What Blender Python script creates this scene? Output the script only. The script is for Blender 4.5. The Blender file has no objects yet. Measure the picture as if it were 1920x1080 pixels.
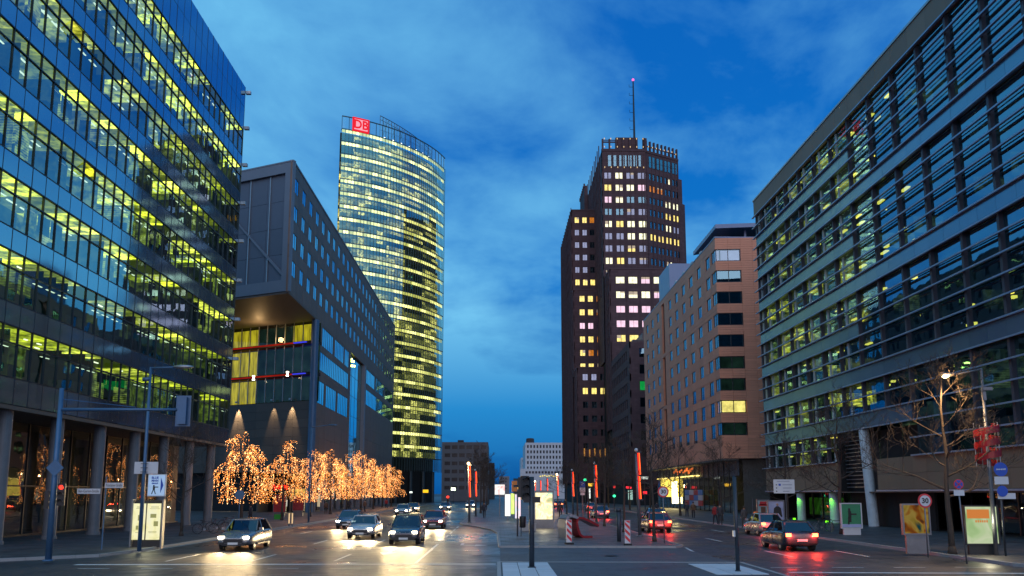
import bpy, bmesh, math, random
from mathutils import Vector, Matrix
S = bpy.context.scene
COL = S.collection
PI = math.pi
rad = math.radians

# ------------------------------------------------------------ camera
FPX, PW, PH = 1550.0, 1920.0, 1080.0          # focal length in pixels of the 1920 px wide photograph
TILT = rad(8.3)
HOR = 925.0                                    # horizon row
PPY = HOR - FPX * math.tan(TILT)
YAW = math.atan(28 / (FPX / math.cos(TILT)))
CAMH = 2.85
cam = bpy.data.cameras.new('camera')
cam.sensor_width = 36
cam.lens = FPX / PW * 36
cam.shift_y = (PPY - PH / 2) / PW
cam.clip_start = 0.1
cam.clip_end = 9000
co = bpy.data.objects.new('camera', cam)
COL.objects.link(co)
co.location = (0, 0, CAMH)
co.rotation_euler = (PI / 2 + TILT, 0, -YAW)
S.camera = co

cF = Vector((math.sin(YAW) * math.cos(TILT), math.cos(YAW) * math.cos(TILT), math.sin(TILT)))
cR = Vector((math.cos(YAW), -math.sin(YAW), 0))
cU = cR.cross(cF)
cC = Vector((0, 0, CAMH))
def _ray(u, v): return cF + cR * ((u - PW / 2) / FPX) - cU * ((v - PPY) / FPX)
def onX(u, v, X): d = _ray(u, v); return cC + d * (X / d.x)
def onY(u, v, Y): d = _ray(u, v); return cC + d * (Y / d.y)
def onZ(u, v, Z): d = _ray(u, v); return cC + d * ((Z - CAMH) / d.z)

# ------------------------------------------------------------ render settings, exposure
S.view_settings.view_transform = 'Standard'
S.view_settings.look = 'None'
S.view_settings.gamma = 1
S.view_settings.exposure = 0
S.view_settings.use_curve_mapping = False
S.cycles.use_denoising = True
S.cycles.max_bounces = 6
S.cycles.diffuse_bounces = 2
S.cycles.glossy_bounces = 4
S.cycles.transparent_max_bounces = 10
S.cycles.transmission_bounces = 3
S.cycles.sample_clamp_indirect = 4
S.cycles.sample_clamp_direct = 30
S.cycles.caustics_reflective = False
S.cycles.caustics_refractive = False

# ------------------------------------------------------------ node helpers
class NT:
    def __init__(s, tree): s.t = tree; s.n = tree.nodes; s.l = tree.links; s.n.clear()
    def node(s, typ, **kw):
        n = s.n.new(typ)
        for k, v in kw.items(): setattr(n, k, v)
        return n
    def put(s, sock, v):
        if isinstance(v, bpy.types.NodeSocket): s.l.new(v, sock)
        elif v is not None:
            if isinstance(v, (tuple, list)) and len(v) == 3 and sock.type == 'RGBA': v = (*v, 1)
            sock.default_value = v
    def math(s, op, a, b=None, c=None, clamp=False):
        n = s.node('ShaderNodeMath', operation=op, use_clamp=clamp)
        s.put(n.inputs[0], a)
        if b is not None: s.put(n.inputs[1], b)
        if c is not None: s.put(n.inputs[2], c)
        return n.outputs[0]
    def vmath(s, op, a, b=None):
        n = s.node('ShaderNodeVectorMath', operation=op)
        s.put(n.inputs[0], a)
        if b is not None: s.put(n.inputs[1], b)
        return n.outputs[1] if op in ('LENGTH', 'DOT_PRODUCT') else n.outputs[0]
    def mix(s, f, a, b, mode='MIX'):
        n = s.node('ShaderNodeMix', data_type='RGBA', blend_type=mode)
        s.put(n.inputs[0], f); s.put(n.inputs[6], a); s.put(n.inputs[7], b)
        return n.outputs[2]
    def ramp(s, f, pts, interp='LINEAR'):
        n = s.node('ShaderNodeValToRGB'); s.put(n.inputs[0], f)
        cr = n.color_ramp; cr.interpolation = interp
        while len(cr.elements) < len(pts): cr.elements.new(0.5)
        for e, (p, c) in zip(cr.elements, pts):
            e.position = p
            e.color = (c, c, c, 1) if isinstance(c, (int, float)) else (*c, 1)
        return n.outputs[0]
    def noise(s, vec, scale, detail=3, rough=0.55, dist=0.0):
        n = s.node('ShaderNodeTexNoise'); s.put(n.inputs['Vector'], vec)
        n.inputs['Scale'].default_value = scale; n.inputs['Detail'].default_value = detail
        n.inputs['Roughness'].default_value = rough; n.inputs['Distortion'].default_value = dist
        return n.outputs[0]
    def white(s, vec, dim='3D'):
        n = s.node('ShaderNodeTexWhiteNoise', noise_dimensions=dim); s.put(n.inputs[0], vec)
        return n.outputs[0], n.outputs[1]
    def sep(s, v):
        n = s.node('ShaderNodeSeparateXYZ'); s.put(n.inputs[0], v); return n.outputs
    def comb(s, x=0., y=0., z=0.):
        n = s.node('ShaderNodeCombineXYZ')
        for i, q in enumerate((x, y, z)): s.put(n.inputs[i], q)
        return n.outputs[0]
    def pos(s): return s.node('ShaderNodeNewGeometry').outputs['Position']
    def coord(s): return s.node('ShaderNodeTexCoord').outputs['Object']

# ------------------------------------------------------------ sky (dusk) and the afterglow
world = bpy.data.worlds.new('World'); S.world = world; world.use_nodes = True
w = NT(world.node_tree)
tc = w.node('ShaderNodeTexCoord').outputs['Generated']
sx, sy, sz = w.sep(tc)
zz = w.math('MAXIMUM', sz, 0.0)
den = w.math('ADD', zz, 0.22)
pu = w.math('DIVIDE', sx, den); pv = w.math('DIVIDE', sy, den)
pvec = w.comb(pu, pv, 0.0)
pst = w.vmath('MULTIPLY', w.comb(w.math('ADD', pu, w.math('MULTIPLY', pv, -0.12)), pv, 0.0), (1.0, 0.92, 1))
n1 = w.noise(w.vmath('ADD', pst, (3.35, 1.2, 0.9)), 0.80, 6, 0.54, 0.3)
n2 = w.noise(w.vmath('ADD', pst, (7.7, 2.1, 3.0)), 3.1, 6, 0.6, 0.25)
cl = w.math('ADD', w.math('MULTIPLY', n1, 0.76), w.math('MULTIPLY', n2, 0.24))
cloud = w.ramp(cl, [(0.37, 0.0), (0.455, 0.5), (0.55, 1.0)], 'LINEAR')
base = w.ramp(zz, [(0.0, (0.001, 0.080, 0.31)), (0.10, (0.001, 0.105, 0.39)), (0.25, (0.004, 0.18, 0.60)), (0.45, (0.003, 0.135, 0.53)), (0.75, (0.002, 0.095, 0.45))])
pale = w.ramp(zz, [(0.0, (0.003, 0.10, 0.36)), (0.10, (0.018, 0.25, 0.62)), (0.22, (0.175, 0.56, 0.88)), (0.6, (0.14, 0.49, 0.83))])
dusk = w.mix(cloud, base, pale)
# the western sky behind the viewer still holds a paler, warmer glow near the horizon
west = w.ramp(w.math('MULTIPLY', sy, -1.0), [(0.0, 0.0), (1.0, 1.0)], 'EASE')
low = w.ramp(zz, [(0.0, 1.0), (0.55, 0.0)], 'EASE')
dusk = w.mix(w.math('MULTIPLY', w.math('MULTIPLY', west, low), 0.75), dusk, (0.33, 0.43, 0.62))
sky = w.node('ShaderNodeTexSky', sky_type='NISHITA', sun_disc=False)
sky.sun_elevation = rad(2); sky.sun_rotation = rad(188)
skyc = w.mix(1.0, sky.outputs[0], (0.001, 0.003, 0.005), 'MULTIPLY')
allc = w.mix(1.0, dusk, skyc, 'ADD')
below = w.math('LESS_THAN', sz, -0.02)
allc = w.mix(below, allc, (0.004, 0.012, 0.03))
bg = w.node('ShaderNodeBackground'); w.put(bg.inputs[0], allc); bg.inputs[1].default_value = 1.0
wo = w.node('ShaderNodeOutputWorld'); w.l.new(bg.outputs[0], wo.inputs[0])

sun = bpy.data.lights.new('sun', 'SUN'); sun.energy = 1.02; sun.angle = rad(62); sun.color = (1.0, 0.72, 0.68)
so = bpy.data.objects.new('sun', sun); COL.objects.link(so)
so.rotation_euler = Vector((0.0, 1.0, -0.36)).to_track_quat('-Z', 'Y').to_euler()

# ------------------------------------------------------------ objects and tags
def tag(o, label=None, cat=None, group=None, kind=None):
    if label: o['label'] = label
    if cat: o['category'] = cat
    if group: o['group'] = group
    if kind: o['kind'] = kind
    return o
def thing(name, label, cat, loc=(0, 0, 0), rz=0.0, group=None):
    o = bpy.data.objects.new(name, None); COL.objects.link(o)
    o.location = loc; o.rotation_euler = (0, 0, rz); o.empty_display_size = 0.3
    return tag(o, label, cat, group)
def link(name, me, parent=None, loc=None, rz=0.0, kind=None):
    o = bpy.data.objects.new(name, me); COL.objects.link(o)
    if parent is not None: o.parent = parent
    if loc is not None: o.location = loc
    if rz: o.rotation_euler = (0, 0, rz)
    if kind: o['kind'] = kind
    return o
def copy_tree(o, loc=None, rz=None, label=None, parent=None):
    c = o.copy(); COL.objects.link(c)
    if parent is not None: c.parent = parent
    for ch in list(KIDS.get(o.name, ())) or list(o.children): copy_tree(ch, parent=c)
    if loc is not None: c.location = loc
    if rz is not None: c.rotation_euler = (0, 0, rz)
    if label: c['label'] = label
    return c
KIDS = {}

class MB:
    """collects boxes, tubes, quads into one mesh"""
    def __init__(s): s.v = []; s.f = []; s.m = []; s.mats = []
    def mi(s, mat):
        if mat is None: return 0
        if mat not in s.mats: s.mats.append(mat)
        return s.mats.index(mat)
    def add(s, vs, fs, mat=None):
        b = len(s.v); s.v += [tuple(v) for v in vs]
        k = s.mi(mat)
        for f in fs: s.f.append([b + i for i in f]); s.m.append(k)
    def box(s, cx, cy, cz, dx, dy, dz, rz=0.0, mat=None, bev=0.0):
        c, q = math.cos(rz), math.sin(rz)
        vs = []
        for z in (-dz / 2, dz / 2):
            for x, y in ((-dx / 2, -dy / 2), (dx / 2, -dy / 2), (dx / 2, dy / 2), (-dx / 2, dy / 2)):
                vs.append((cx + x * c - y * q, cy + x * q + y * c, cz + z))
        s.add(vs, [(3, 2, 1, 0), (4, 5, 6, 7), (0, 1, 5, 4), (1, 2, 6, 5), (2, 3, 7, 6), (3, 0, 4, 7)], mat)
    def span(s, x0, x1, y0, y1, z0, z1, mat=None):
        s.box((x0 + x1) / 2, (y0 + y1) / 2, (z0 + z1) / 2, abs(x1 - x0), abs(y1 - y0), abs(z1 - z0), 0, mat)
    def prism(s, pts, z0, z1, mat=None):
        n = len(pts)
        vs = [(x, y, z0) for x, y in pts] + [(x, y, z1) for x, y in pts]
        fs = [tuple(range(n - 1, -1, -1)), tuple(range(n, 2 * n))] + [(i, (i + 1) % n, n + (i + 1) % n, n + i) for i in range(n)]
        s.add(vs, fs, mat)
    def tube(s, pts, rs, k=8, mat=None, cap=True):
        pts = [Vector(p) for p in pts]
        if isinstance(rs, (int, float)): rs = [rs] * len(pts)
        rings = []
        up = Vector((0, 0, 1))
        for i, p in enumerate(pts):
            d = (pts[min(i + 1, len(pts) - 1)] - pts[max(i - 1, 0)])
            if d.length < 1e-9: d = Vector((0, 0, 1))
            d.normalize()
            a = d.cross(up) if abs(d.z) < 0.95 else d.cross(Vector((1, 0, 0)))
            a.normalize(); b = d.cross(a)
            rings.append([p + (a * math.cos(2 * PI * j / k) + b * math.sin(2 * PI * j / k)) * rs[i] for j in range(k)])
        vs = [v for r in rings for v in r]
        fs = []
        for i in range(len(rings) - 1):
            for j in range(k):
                fs.append((i * k + j, i * k + (j + 1) % k, (i + 1) * k + (j + 1) % k, (i + 1) * k + j))
        if cap: fs += [tuple(range(k - 1, -1, -1)), tuple((len(rings) - 1) * k + j for j in range(k))]
        s.add(vs, fs, mat)
    def lathe(s, prof, k=12, c=(0, 0, 0), mat=None):
        vs = []
        for r, z in prof:
            for j in range(k): vs.append((c[0] + r * math.cos(2 * PI * j / k), c[1] + r * math.sin(2 * PI * j / k), c[2] + z))
        fs = []
        for i in range(len(prof) - 1):
            for j in range(k): fs.append((i * k + j, i * k + (j + 1) % k, (i + 1) * k + (j + 1) % k, (i + 1) * k + j))
        fs += [tuple(range(k - 1, -1, -1)), tuple((len(prof) - 1) * k + j for j in range(k))]
        s.add(vs, fs, mat)
    def quad(s, a, b, c, d, mat=None): s.add([a, b, c, d], [(0, 1, 2, 3)], mat)
    def mesh(s, name, mat=None, smooth=False):
        me = bpy.data.meshes.new(name); me.from_pydata(s.v, [], s.f)
        for m in (s.mats or [mat]): me.materials.append(m)
        if s.mats and len(s.mats) > 1: me.polygons.foreach_set('material_index', s.m)
        if smooth: me.polygons.foreach_set('use_smooth', [True] * len(me.polygons))
        me.update(); return me
    def build(s, name, mat=None, parent=None, loc=None, rz=0.0, smooth=False, kind=None):
        return link(name, s.mesh(name, mat, smooth), parent, loc, rz, kind)

_bc = {}
def boxmesh(dx, dy, dz, mat):
    k = (round(dx, 3), round(dy, 3), round(dz, 3), mat.name)
    if k not in _bc:
        b = MB(); b.box(0, 0, 0, k[0], k[1], k[2]); _bc[k] = b.mesh('piece', mat)
    return _bc[k]

def screen(p):
    d = Vector(p) - cC; wv = d.dot(cF)
    if wv < 1: return None
    return PW / 2 + FPX * d.dot(cR) / wv, PPY - FPX * d.dot(cU) / wv, wv
def pieces(parent, name, items, limit=300, base=(0, 0, 0)):
    """items: (mesh, (x,y,z) world, rz). The ones that show largest become objects, the rest one part."""
    def key(it):
        r = screen(it[1])
        if r is None: return 1e9
        u, v, d = r
        out = 0 if (-30 < u < PW + 30 and -30 < v < PH + 30) else 1e5
        return d + out
    items = sorted(items, key=key)
    for me, p, rz in items[:limit]:
        link(name, me, parent, (p[0] - base[0], p[1] - base[1], p[2] - base[2]), rz)
    rest = items[limit:]
    if rest:
        b = MB()
        for me, p, rz in rest:
            c, q = math.cos(rz), math.sin(rz)
            vs = [(v.co.x * c - v.co.y * q + p[0] - base[0], v.co.x * q + v.co.y * c + p[1] - base[1], v.co.z + p[2] - base[2]) for v in me.vertices]
            o = len(b.v); b.v += vs
            mids = [b.mi(m) for m in me.materials]
            for f in me.polygons:
                b.f.append([o + i for i in f.vertices]); b.m.append(mids[f.material_index])
        b.build('distant_' + name, None, parent, kind='stuff')

class Face:
    """a vertical facade: u runs along it, n points outward; world = origin + u*U + n*N"""
    def __init__(s, p0, p1, flip=False):
        s.o = Vector((p0[0], p0[1])); d = Vector((p1[0] - p0[0], p1[1] - p0[1])); s.len = d.length
        s.U = d.normalized(); s.N = Vector((s.U.y, -s.U.x))
        if flip: s.N = -s.N
        s.rz = math.atan2(s.U.y, s.U.x)
    def p(s, u, n=0.0, z=0.0):
        q = s.o + s.U * u + s.N * n; return (q.x, q.y, z)
    def box(s, b, u0, u1, z0, z1, n0, n1, mat=None):
        c = s.p((u0 + u1) / 2, (n0 + n1) / 2, (z0 + z1) / 2)
        b.box(c[0], c[1], c[2], abs(u1 - u0), abs(n1 - n0), z1 - z0, s.rz, mat)
    def item(s, u0, u1, z0, z1, n0, n1, mat):
        return (boxmesh(abs(u1 - u0), abs(n1 - n0), z1 - z0, mat), s.p((u0 + u1) / 2, (n0 + n1) / 2, (z0 + z1) / 2), s.rz)
    def u_of(s, x, y): return (Vector((x, y)) - s.o).dot(s.U)
def rebase(root):
    """children were modelled in world coordinates; root sits at its own place"""
    for ch in root.children_recursive:
        if ch.parent == root: ch.location = Vector(ch.location) - Vector(root.location)
# ------------------------------------------------------------ materials
MATS = {}
def mat_(name):
    m = bpy.data.materials.new(name); m.use_nodes = True; MATS[name] = m
    return m, NT(m.node_tree)
def out(t, sh):
    o = t.node('ShaderNodeOutputMaterial'); t.l.new(sh, o.inputs[0])
def bsdf(t, col, rough=0.6, metal=0.0, bump=None, bs=0.3, bd=0.02, spec=0.5, coat=0.0):
    n = t.node('ShaderNodeBsdfPrincipled')
    t.put(n.inputs['Base Color'], col); t.put(n.inputs['Roughness'], rough)
    n.inputs['Metallic'].default_value = metal
    n.inputs['Specular IOR Level'].default_value = spec
    n.inputs['Coat Weight'].default_value = coat
    if bump is not None:
        b = t.node('ShaderNodeBump'); b.inputs['Strength'].default_value = bs; b.inputs['Distance'].default_value = bd
        t.put(b.inputs['Height'], bump); t.l.new(b.outputs[0], n.inputs['Normal'])
    return n.outputs[0]
def scaled(c, k): return tuple(min(1, x * k) for x in c)

def m_plain(name, col, rough=0.5, metal=0.0, var=0.18, scale=2.0, bs=0.1, spec=0.5, coat=0.0):
    m, t = mat_(name)
    p = t.pos()
    a = t.noise(p, scale, 5, 0.6); b_ = t.noise(p, scale * 12, 3, 0.6)
    f = t.math('ADD', t.math('MULTIPLY', a, 0.7), t.math('MULTIPLY', b_, 0.3))
    c = t.mix(t.ramp(f, [(0.3, 0.0), (0.7, 1.0)]), scaled(col, 1 - var), scaled(col, 1 + var))
    r = t.math('ADD', t.math('MULTIPLY', a, 0.2), rough - 0.1, clamp=True)
    out(t, bsdf(t, c, r, metal, b_, bs, 0.01, spec, coat)); return m
def m_panel(name, col, rough=0.5, var=0.22, metal=0.0, spec=0.5, streak=0.35, blotch=0.5, coat=0.0):
    """cladding: every piece its own tone, soft blotches and rain streaks"""
    m, t = mat_(name)
    p = t.pos()
    r = t.node('ShaderNodeObjectInfo').outputs['Random']
    a = t.noise(p, 0.5, 5, 0.6)
    s = t.noise(t.vmath('MULTIPLY', p, (1, 1, 0.07)), 2.2, 4, 0.6)
    g = t.noise(p, 22, 3, 0.7)
    f = t.math('ADD', t.math('MULTIPLY', r, 0.35), t.math('ADD', t.math('MULTIPLY', a, blotch), t.math('MULTIPLY', s, streak)))
    f = t.math('ADD', f, t.math('MULTIPLY', g, 0.1))
    c = t.mix(t.ramp(f, [(0.25, 0.0), (1.0, 1.0)]), scaled(col, 1 - var), scaled(col, 1 + var))
    rr = t.math('ADD', t.math('MULTIPLY', s, 0.25), max(0.02, rough - 0.12), clamp=True)
    out(t, bsdf(t, c, rr, metal, g, 0.08, 0.01, spec, coat)); return m
def m_sheen(name, col, ior=2.0, base=0.1, rough=0.06, var=0.2, refl=(0.45, 0.80, 1.0)):
    """enamelled glass or coated metal sheet that mirrors the sky softly"""
    m, t = mat_(name)
    p = t.pos(); r = t.node('ShaderNodeObjectInfo').outputs['Random']
    a = t.noise(p, 0.5, 4, 0.6); st = t.noise(t.vmath('MULTIPLY', p, (1, 1, 0.06)), 2.0, 4, 0.6)
    f = t.math('ADD', t.math('MULTIPLY', r, 0.45), t.math('MULTIPLY', t.math('ADD', a, st), 0.35))
    c = t.mix(f, scaled(col, 1 - var), scaled(col, 1 + var))
    d = bsdf(t, c, 0.5, 0, None, spec=0.2)
    g = t.node('ShaderNodeBsdfGlossy'); t.put(g.inputs[0], refl); t.put(g.inputs['Roughness'], t.math('ADD', t.math('MULTIPLY', st, 0.06), rough))
    b = t.node('ShaderNodeBump'); b.inputs['Strength'].default_value = 0.08; b.inputs['Distance'].default_value = 0.1
    t.put(b.inputs['Height'], t.noise(t.vmath('ADD', p, t.comb(t.math('MULTIPLY', r, 30.0), 0.0, 0.0)), 0.3, 2, 0.5)); t.l.new(b.outputs[0], g.inputs['Normal'])
    fr = t.node('ShaderNodeFresnel'); fr.inputs[0].default_value = ior
    fac = t.math('ADD', t.math('MULTIPLY', fr.outputs[0], t.math('ADD', t.math('MULTIPLY', r, 0.15), 0.87)), base, clamp=True)
    mx = t.node('ShaderNodeMixShader'); t.put(mx.inputs[0], fac); t.l.new(d, mx.inputs[1]); t.l.new(g.outputs[0], mx.inputs[2])
    out(t, mx.outputs[0]); return m
def m_emit(name, col, k, warp=0.0, scale=3.0, sample=False):
    m, t = mat_(name)
    e = t.node('ShaderNodeEmission')
    if warp:
        f = t.noise(t.pos(), scale, 3, 0.6) if not isinstance(scale, tuple) else t.noise(t.vmath('MULTIPLY', t.pos(), scale), 1.0, 3, 0.6)
        kk = t.math('MULTIPLY', t.ramp(f, [(0.3, 1 - warp), (0.7, 1.0)]), k)
        t.put(e.inputs[1], kk)
    else: e.inputs[1].default_value = k
    t.put(e.inputs[0], col)
    out(t, e.outputs[0])
    if not sample: m.cycles.emission_sampling = 'NONE'
    return m
def m_glass(name, tint=(0.75, 0.85, 0.85), ior=1.6, base=0.03, rough=0.015, wave=0.012, refl=(1, 1, 1)):
    m, t = mat_(name)
    fr = t.node('ShaderNodeFresnel'); fr.inputs[0].default_value = ior
    fac = t.math('ADD', fr.outputs[0], base, clamp=True)
    fac = t.math('MULTIPLY', fac, t.math('SUBTRACT', 1.0, t.node('ShaderNodeNewGeometry').outputs['Backfacing']))
    g = t.node('ShaderNodeBsdfGlossy'); g.inputs['Roughness'].default_value = rough; t.put(g.inputs[0], refl)
    tr = t.node('ShaderNodeBsdfTransparent'); t.put(tr.inputs[0], tint)
    if wave:
        b = t.node('ShaderNodeBump'); b.inputs['Strength'].default_value = wave * 10; b.inputs['Distance'].default_value = 0.1
        rr = t.node('ShaderNodeObjectInfo').outputs['Random']
        t.put(b.inputs['Height'], t.noise(t.vmath('ADD', t.pos(), t.comb(t.math('MULTIPLY', rr, 30.0), 0.0, 0.0)), 0.35, 2, 0.5))
        t.l.new(b.outputs[0], g.inputs['Normal'])
    mx = t.node('ShaderNodeMixShader'); t.put(mx.inputs[0], fac)
    t.l.new(tr.outputs[0], mx.inputs[1]); t.l.new(g.outputs[0], mx.inputs[2])
    out(t, mx.outputs[0]); return m
def m_room(name, hi, lo, ku, kz, ou=0.0, oz=0.0, axis='Y', lit=0.8, gain=1.0, dark=0.03, fine=True):
    """inside of a lit office storey: every room glows with its own brightness, with shelves, blinds and furniture as darker shapes"""
    m, t = mat_(name)
    x, y, z = t.sep(t.pos())
    u = {'Y': y, 'X': x}[axis]
    cu = t.math('FLOOR', t.math('DIVIDE', t.math('SUBTRACT', u, ou), ku))
    cz = t.math('FLOOR', t.math('DIVIDE', t.math('SUBTRACT', z, oz), kz))
    r1, _ = t.white(t.comb(cu, cz, 3.0)); cu2 = t.math('FLOOR', t.math('DIVIDE', t.math('SUBTRACT', u, ou), ku * 2.9))
    r2, _ = t.white(t.comb(cu2, cz, 9.0))
    on = t.math('LESS_THAN', r2, lit)
    lv = t.math('MULTIPLY', on, t.math('ADD', t.math('MULTIPLY', t.math('POWER', r1, 1.6), 0.85), 0.15))
    if fine:
        bl = t.math('SINE', t.math('MULTIPLY', z, 40.0))
        blin = t.math('MULTIPLY', t.math('GREATER_THAN', r1, 0.72), t.math('MULTIPLY', bl, 0.22))
        n = t.noise(t.vmath('MULTIPLY', t.pos(), (1.6, 1.6, 2.4)), 1.0, 3, 0.6, 0.0)
        lv = t.math('MULTIPLY', lv, t.math('SUBTRACT', t.ramp(n, [(0.35, 0.25), (0.62, 1.15)]), blin))
    c = t.mix(lv, lo, t.mix(t.math('MULTIPLY', t.math('GREATER_THAN', r2, 0.6), 0.2), hi, (1.0, 0.72, 0.30)))
    e = t.node('ShaderNodeEmission'); t.put(e.inputs[0], c)
    t.put(e.inputs[1], t.math('MULTIPLY', t.math('ADD', lv, dark), gain))
    out(t, e.outputs[0]); m.cycles.emission_sampling = 'NONE'
    return m
def m_asphalt(name, col=(0.045, 0.046, 0.05), rough=0.42, crack=True, wet=0.2):
    m, t = mat_(name)
    p = t.pos()
    big = t.noise(p, 0.10, 5, 0.6, 0.3); mid = t.noise(p, 0.9, 5, 0.65); fine = t.noise(p, 38, 2, 0.7)
    lanes = t.noise(t.vmath('MULTIPLY', p, (0.9, 0.04, 1)), 1.3, 4, 0.6)
    f = t.math('ADD', t.math('MULTIPLY', big, 0.35), t.math('ADD', t.math('MULTIPLY', mid, 0.25), t.math('ADD', t.math('MULTIPLY', lanes, 0.25), t.math('MULTIPLY', fine, 0.15))))
    c = t.mix(t.ramp(f, [(0.35, 0.0), (0.65, 1.0)]), scaled(col, 0.6), scaled(col, 1.45))
    h = fine
    if crack:
        vo = t.node('ShaderNodeTexVoronoi', feature='DISTANCE_TO_EDGE'); t.put(vo.inputs['Vector'], t.vmath('ADD', p, t.vmath('MULTIPLY', t.node('ShaderNodeTexNoise').outputs[1], (1.2, 1.2, 0))))
        vo.inputs['Scale'].default_value = 0.16
        ck = t.ramp(vo.outputs[0], [(0.0, 1.0), (0.006, 0.0)])
        c = t.mix(t.math('MULTIPLY', ck, 0.6), c, (0.012, 0.012, 0.014))
    vp = t.node('ShaderNodeTexVoronoi', feature='F1', distance='CHEBYCHEV'); t.put(vp.inputs['Vector'], t.vmath('MULTIPLY', p, (0.16, 0.055, 1))); vp.inputs['Scale'].default_value = 1.0
    pr, _ = t.white(vp.outputs['Color']); c = t.mix(t.math('MULTIPLY', t.math('GREATER_THAN', pr, 0.62), 0.45), c, (0.022, 0.022, 0.024))
    spt = t.ramp(t.noise(p, 2.6, 2, 0.5), [(0.66, 0.0), (0.70, 1.0)]); c = t.mix(t.math('MULTIPLY', spt, 0.6), c, (0.012, 0.012, 0.013))
    r = t.ramp(t.math('ADD', t.math('MULTIPLY', big, 0.6), t.math('MULTIPLY', mid, 0.4)), [(0.38, rough - wet), (0.62, rough + 0.2)])
    out(t, bsdf(t, c, r, 0, h, 0.35, 0.008, 0.6)); return m
def m_tiles(name, col, sx, sy, joint=(0.02, 0.02, 0.025), rough=0.55, var=0.25):
    m, t = mat_(name)
    p = t.pos()
    b = t.node('ShaderNodeTexBrick'); t.put(b.inputs['Vector'], p)
    b.inputs['Scale'].default_value = 1.0; b.inputs['Brick Width'].default_value = sx; b.inputs['Row Height'].default_value = sy
    b.inputs['Mortar Size'].default_value = 0.012
    t.put(b.inputs['Color1'], scaled(col, 1 - var)); t.put(b.inputs['Color2'], scaled(col, 1 + var)); t.put(b.inputs['Mortar'], joint)
    n = t.noise(p, 0.5, 5, 0.6)
    c = t.mix(0.5, b.outputs[0], t.mix(n, (0.3, 0.3, 0.3), (1, 1, 1)), 'MULTIPLY')
    out(t, bsdf(t, c, t.ramp(n, [(0.3, rough - 0.15), (0.7, rough + 0.15)]), 0, b.outputs[1], -0.3, 0.01)); return m
def m_brickwall(name, col, axis, bw, bh, mortar=0.02, var=0.2, rough=0.75, joint=0.5):
    m, t = mat_(name)
    x, y, z = t.sep(t.pos())
    v = t.comb(t.math('ADD', x, y), z, 0.0)
    b = t.node('ShaderNodeTexBrick'); t.put(b.inputs['Vector'], v)
    b.inputs['Scale'].default_value = 1.0; b.inputs['Brick Width'].default_value = bw; b.inputs['Row Height'].default_value = bh
    b.inputs['Mortar Size'].default_value = mortar; b.inputs['Mortar Smooth'].default_value = 0.2; b.offset = 0.0 if axis == 'stack' else 0.5
    t.put(b.inputs['Color1'], scaled(col, 1 - var)); t.put(b.inputs['Color2'], scaled(col, 1 + var)); t.put(b.inputs['Mortar'], scaled(col, joint))
    n = t.noise(t.pos(), 0.25, 5, 0.6); st = t.noise(t.vmath('MULTIPLY', t.pos(), (1, 1, 0.06)), 1.3, 4, 0.6)
    c = t.mix(t.ramp(t.math('MULTIPLY', t.math('ADD', n, st), 0.5), [(0.35, 0.45), (0.65, 0.0)]), b.outputs[0], scaled(col, 0.5))
    out(t, bsdf(t, c, rough, 0, b.outputs[1], -0.4, 0.02, 0.3)); return m

M = {}
M['asphalt'] = m_asphalt('asphalt')
M['asphalt_island'] = m_asphalt('island_asphalt', (0.075, 0.078, 0.085), 0.6, True, 0.1)
M['ground'] = m_plain('ground', (0.05, 0.05, 0.052), 0.7, 0, 0.3, 0.1)
M['pavement'] = m_tiles('pavement_slabs', (0.085, 0.083, 0.085), 1.0, 0.75)
M['median_stone'] = m_tiles('median_setts', (0.16, 0.13, 0.12), 0.5, 0.35, (0.03, 0.025, 0.02), 0.5)
M['kerb'] = m_panel('kerb_granite', (0.30, 0.30, 0.30), 0.7)
M['slab'] = m_panel('light_slab', (0.55, 0.57, 0.60), 0.6, 0.15)
M['white_paint'] = m_plain('road_paint', (0.62, 0.62, 0.60), 0.55, 0, 0.3, 3.0)
# left office block
M['spandrel'] = m_sheen('glass_spandrel', (0.035, 0.05, 0.085), 2.6, 0.30, 0.04)
M['mullion'] = m_plain('dark_mullion', (0.02, 0.025, 0.035), 0.35, 0.3)
M['glass'] = m_glass('office_glass', (0.80, 0.90, 0.90), 1.75, 0.08, 0.015, 0.012, (0.6, 0.88, 1.0))
M['glass_dark'] = m_glass('dark_glass', (0.35, 0.45, 0.5), 2.4, 0.16, 0.015, 0.012, (0.45, 0.82, 1.0))
M['b2_glass'] = m_glass('coated_window_glass', (0.3, 0.4, 0.5), 2.4, 0.45, 0.02, 0.01, (0.5, 0.9, 1.0))
M['shop_glass'] = m_glass('shop_glass', (0.7, 0.75, 0.75), 1.6, 0.05)
M['glass_clear'] = m_glass('clear_glass', (0.9, 0.95, 0.95), 1.45, 0.01, 0.01, 0.004)
M['dark'] = m_plain('dark_void', (0.010, 0.011, 0.013), 0.8, 0, 0.1)
M['interior'] = m_plain('interior_dark', (0.05, 0.06, 0.06), 0.7, 0, 0.2)
M['room_top'] = m_room('office_ceiling', (0.95, 0.88, 0.04), (0.12, 0.17, 0.01), 1.395, 4.02, 35.36, 9.0, 'Y', 0.95, 4.0, 0.10, True)
M['room_wall'] = m_room('office_wall', (0.55, 0.60, 0.05), (0.03, 0.075, 0.03), 1.395, 4.02, 35.36, 9.0, 'Y', 0.82, 1.2, 0.05, True)
M['tube_lamp'] = m_emit('tube_lamp', (1.0, 0.95, 0.62), 2.4)
M['tube_cool'] = m_emit('cool_lamp', (0.75, 0.95, 1.0), 1.6)
M['column'] = m_plain('column_concrete', (0.16, 0.17, 0.19), 0.5, 0, 0.15)
M['soffit'] = m_plain('soffit', (0.10, 0.09, 0.08), 0.6, 0, 0.2)
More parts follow.
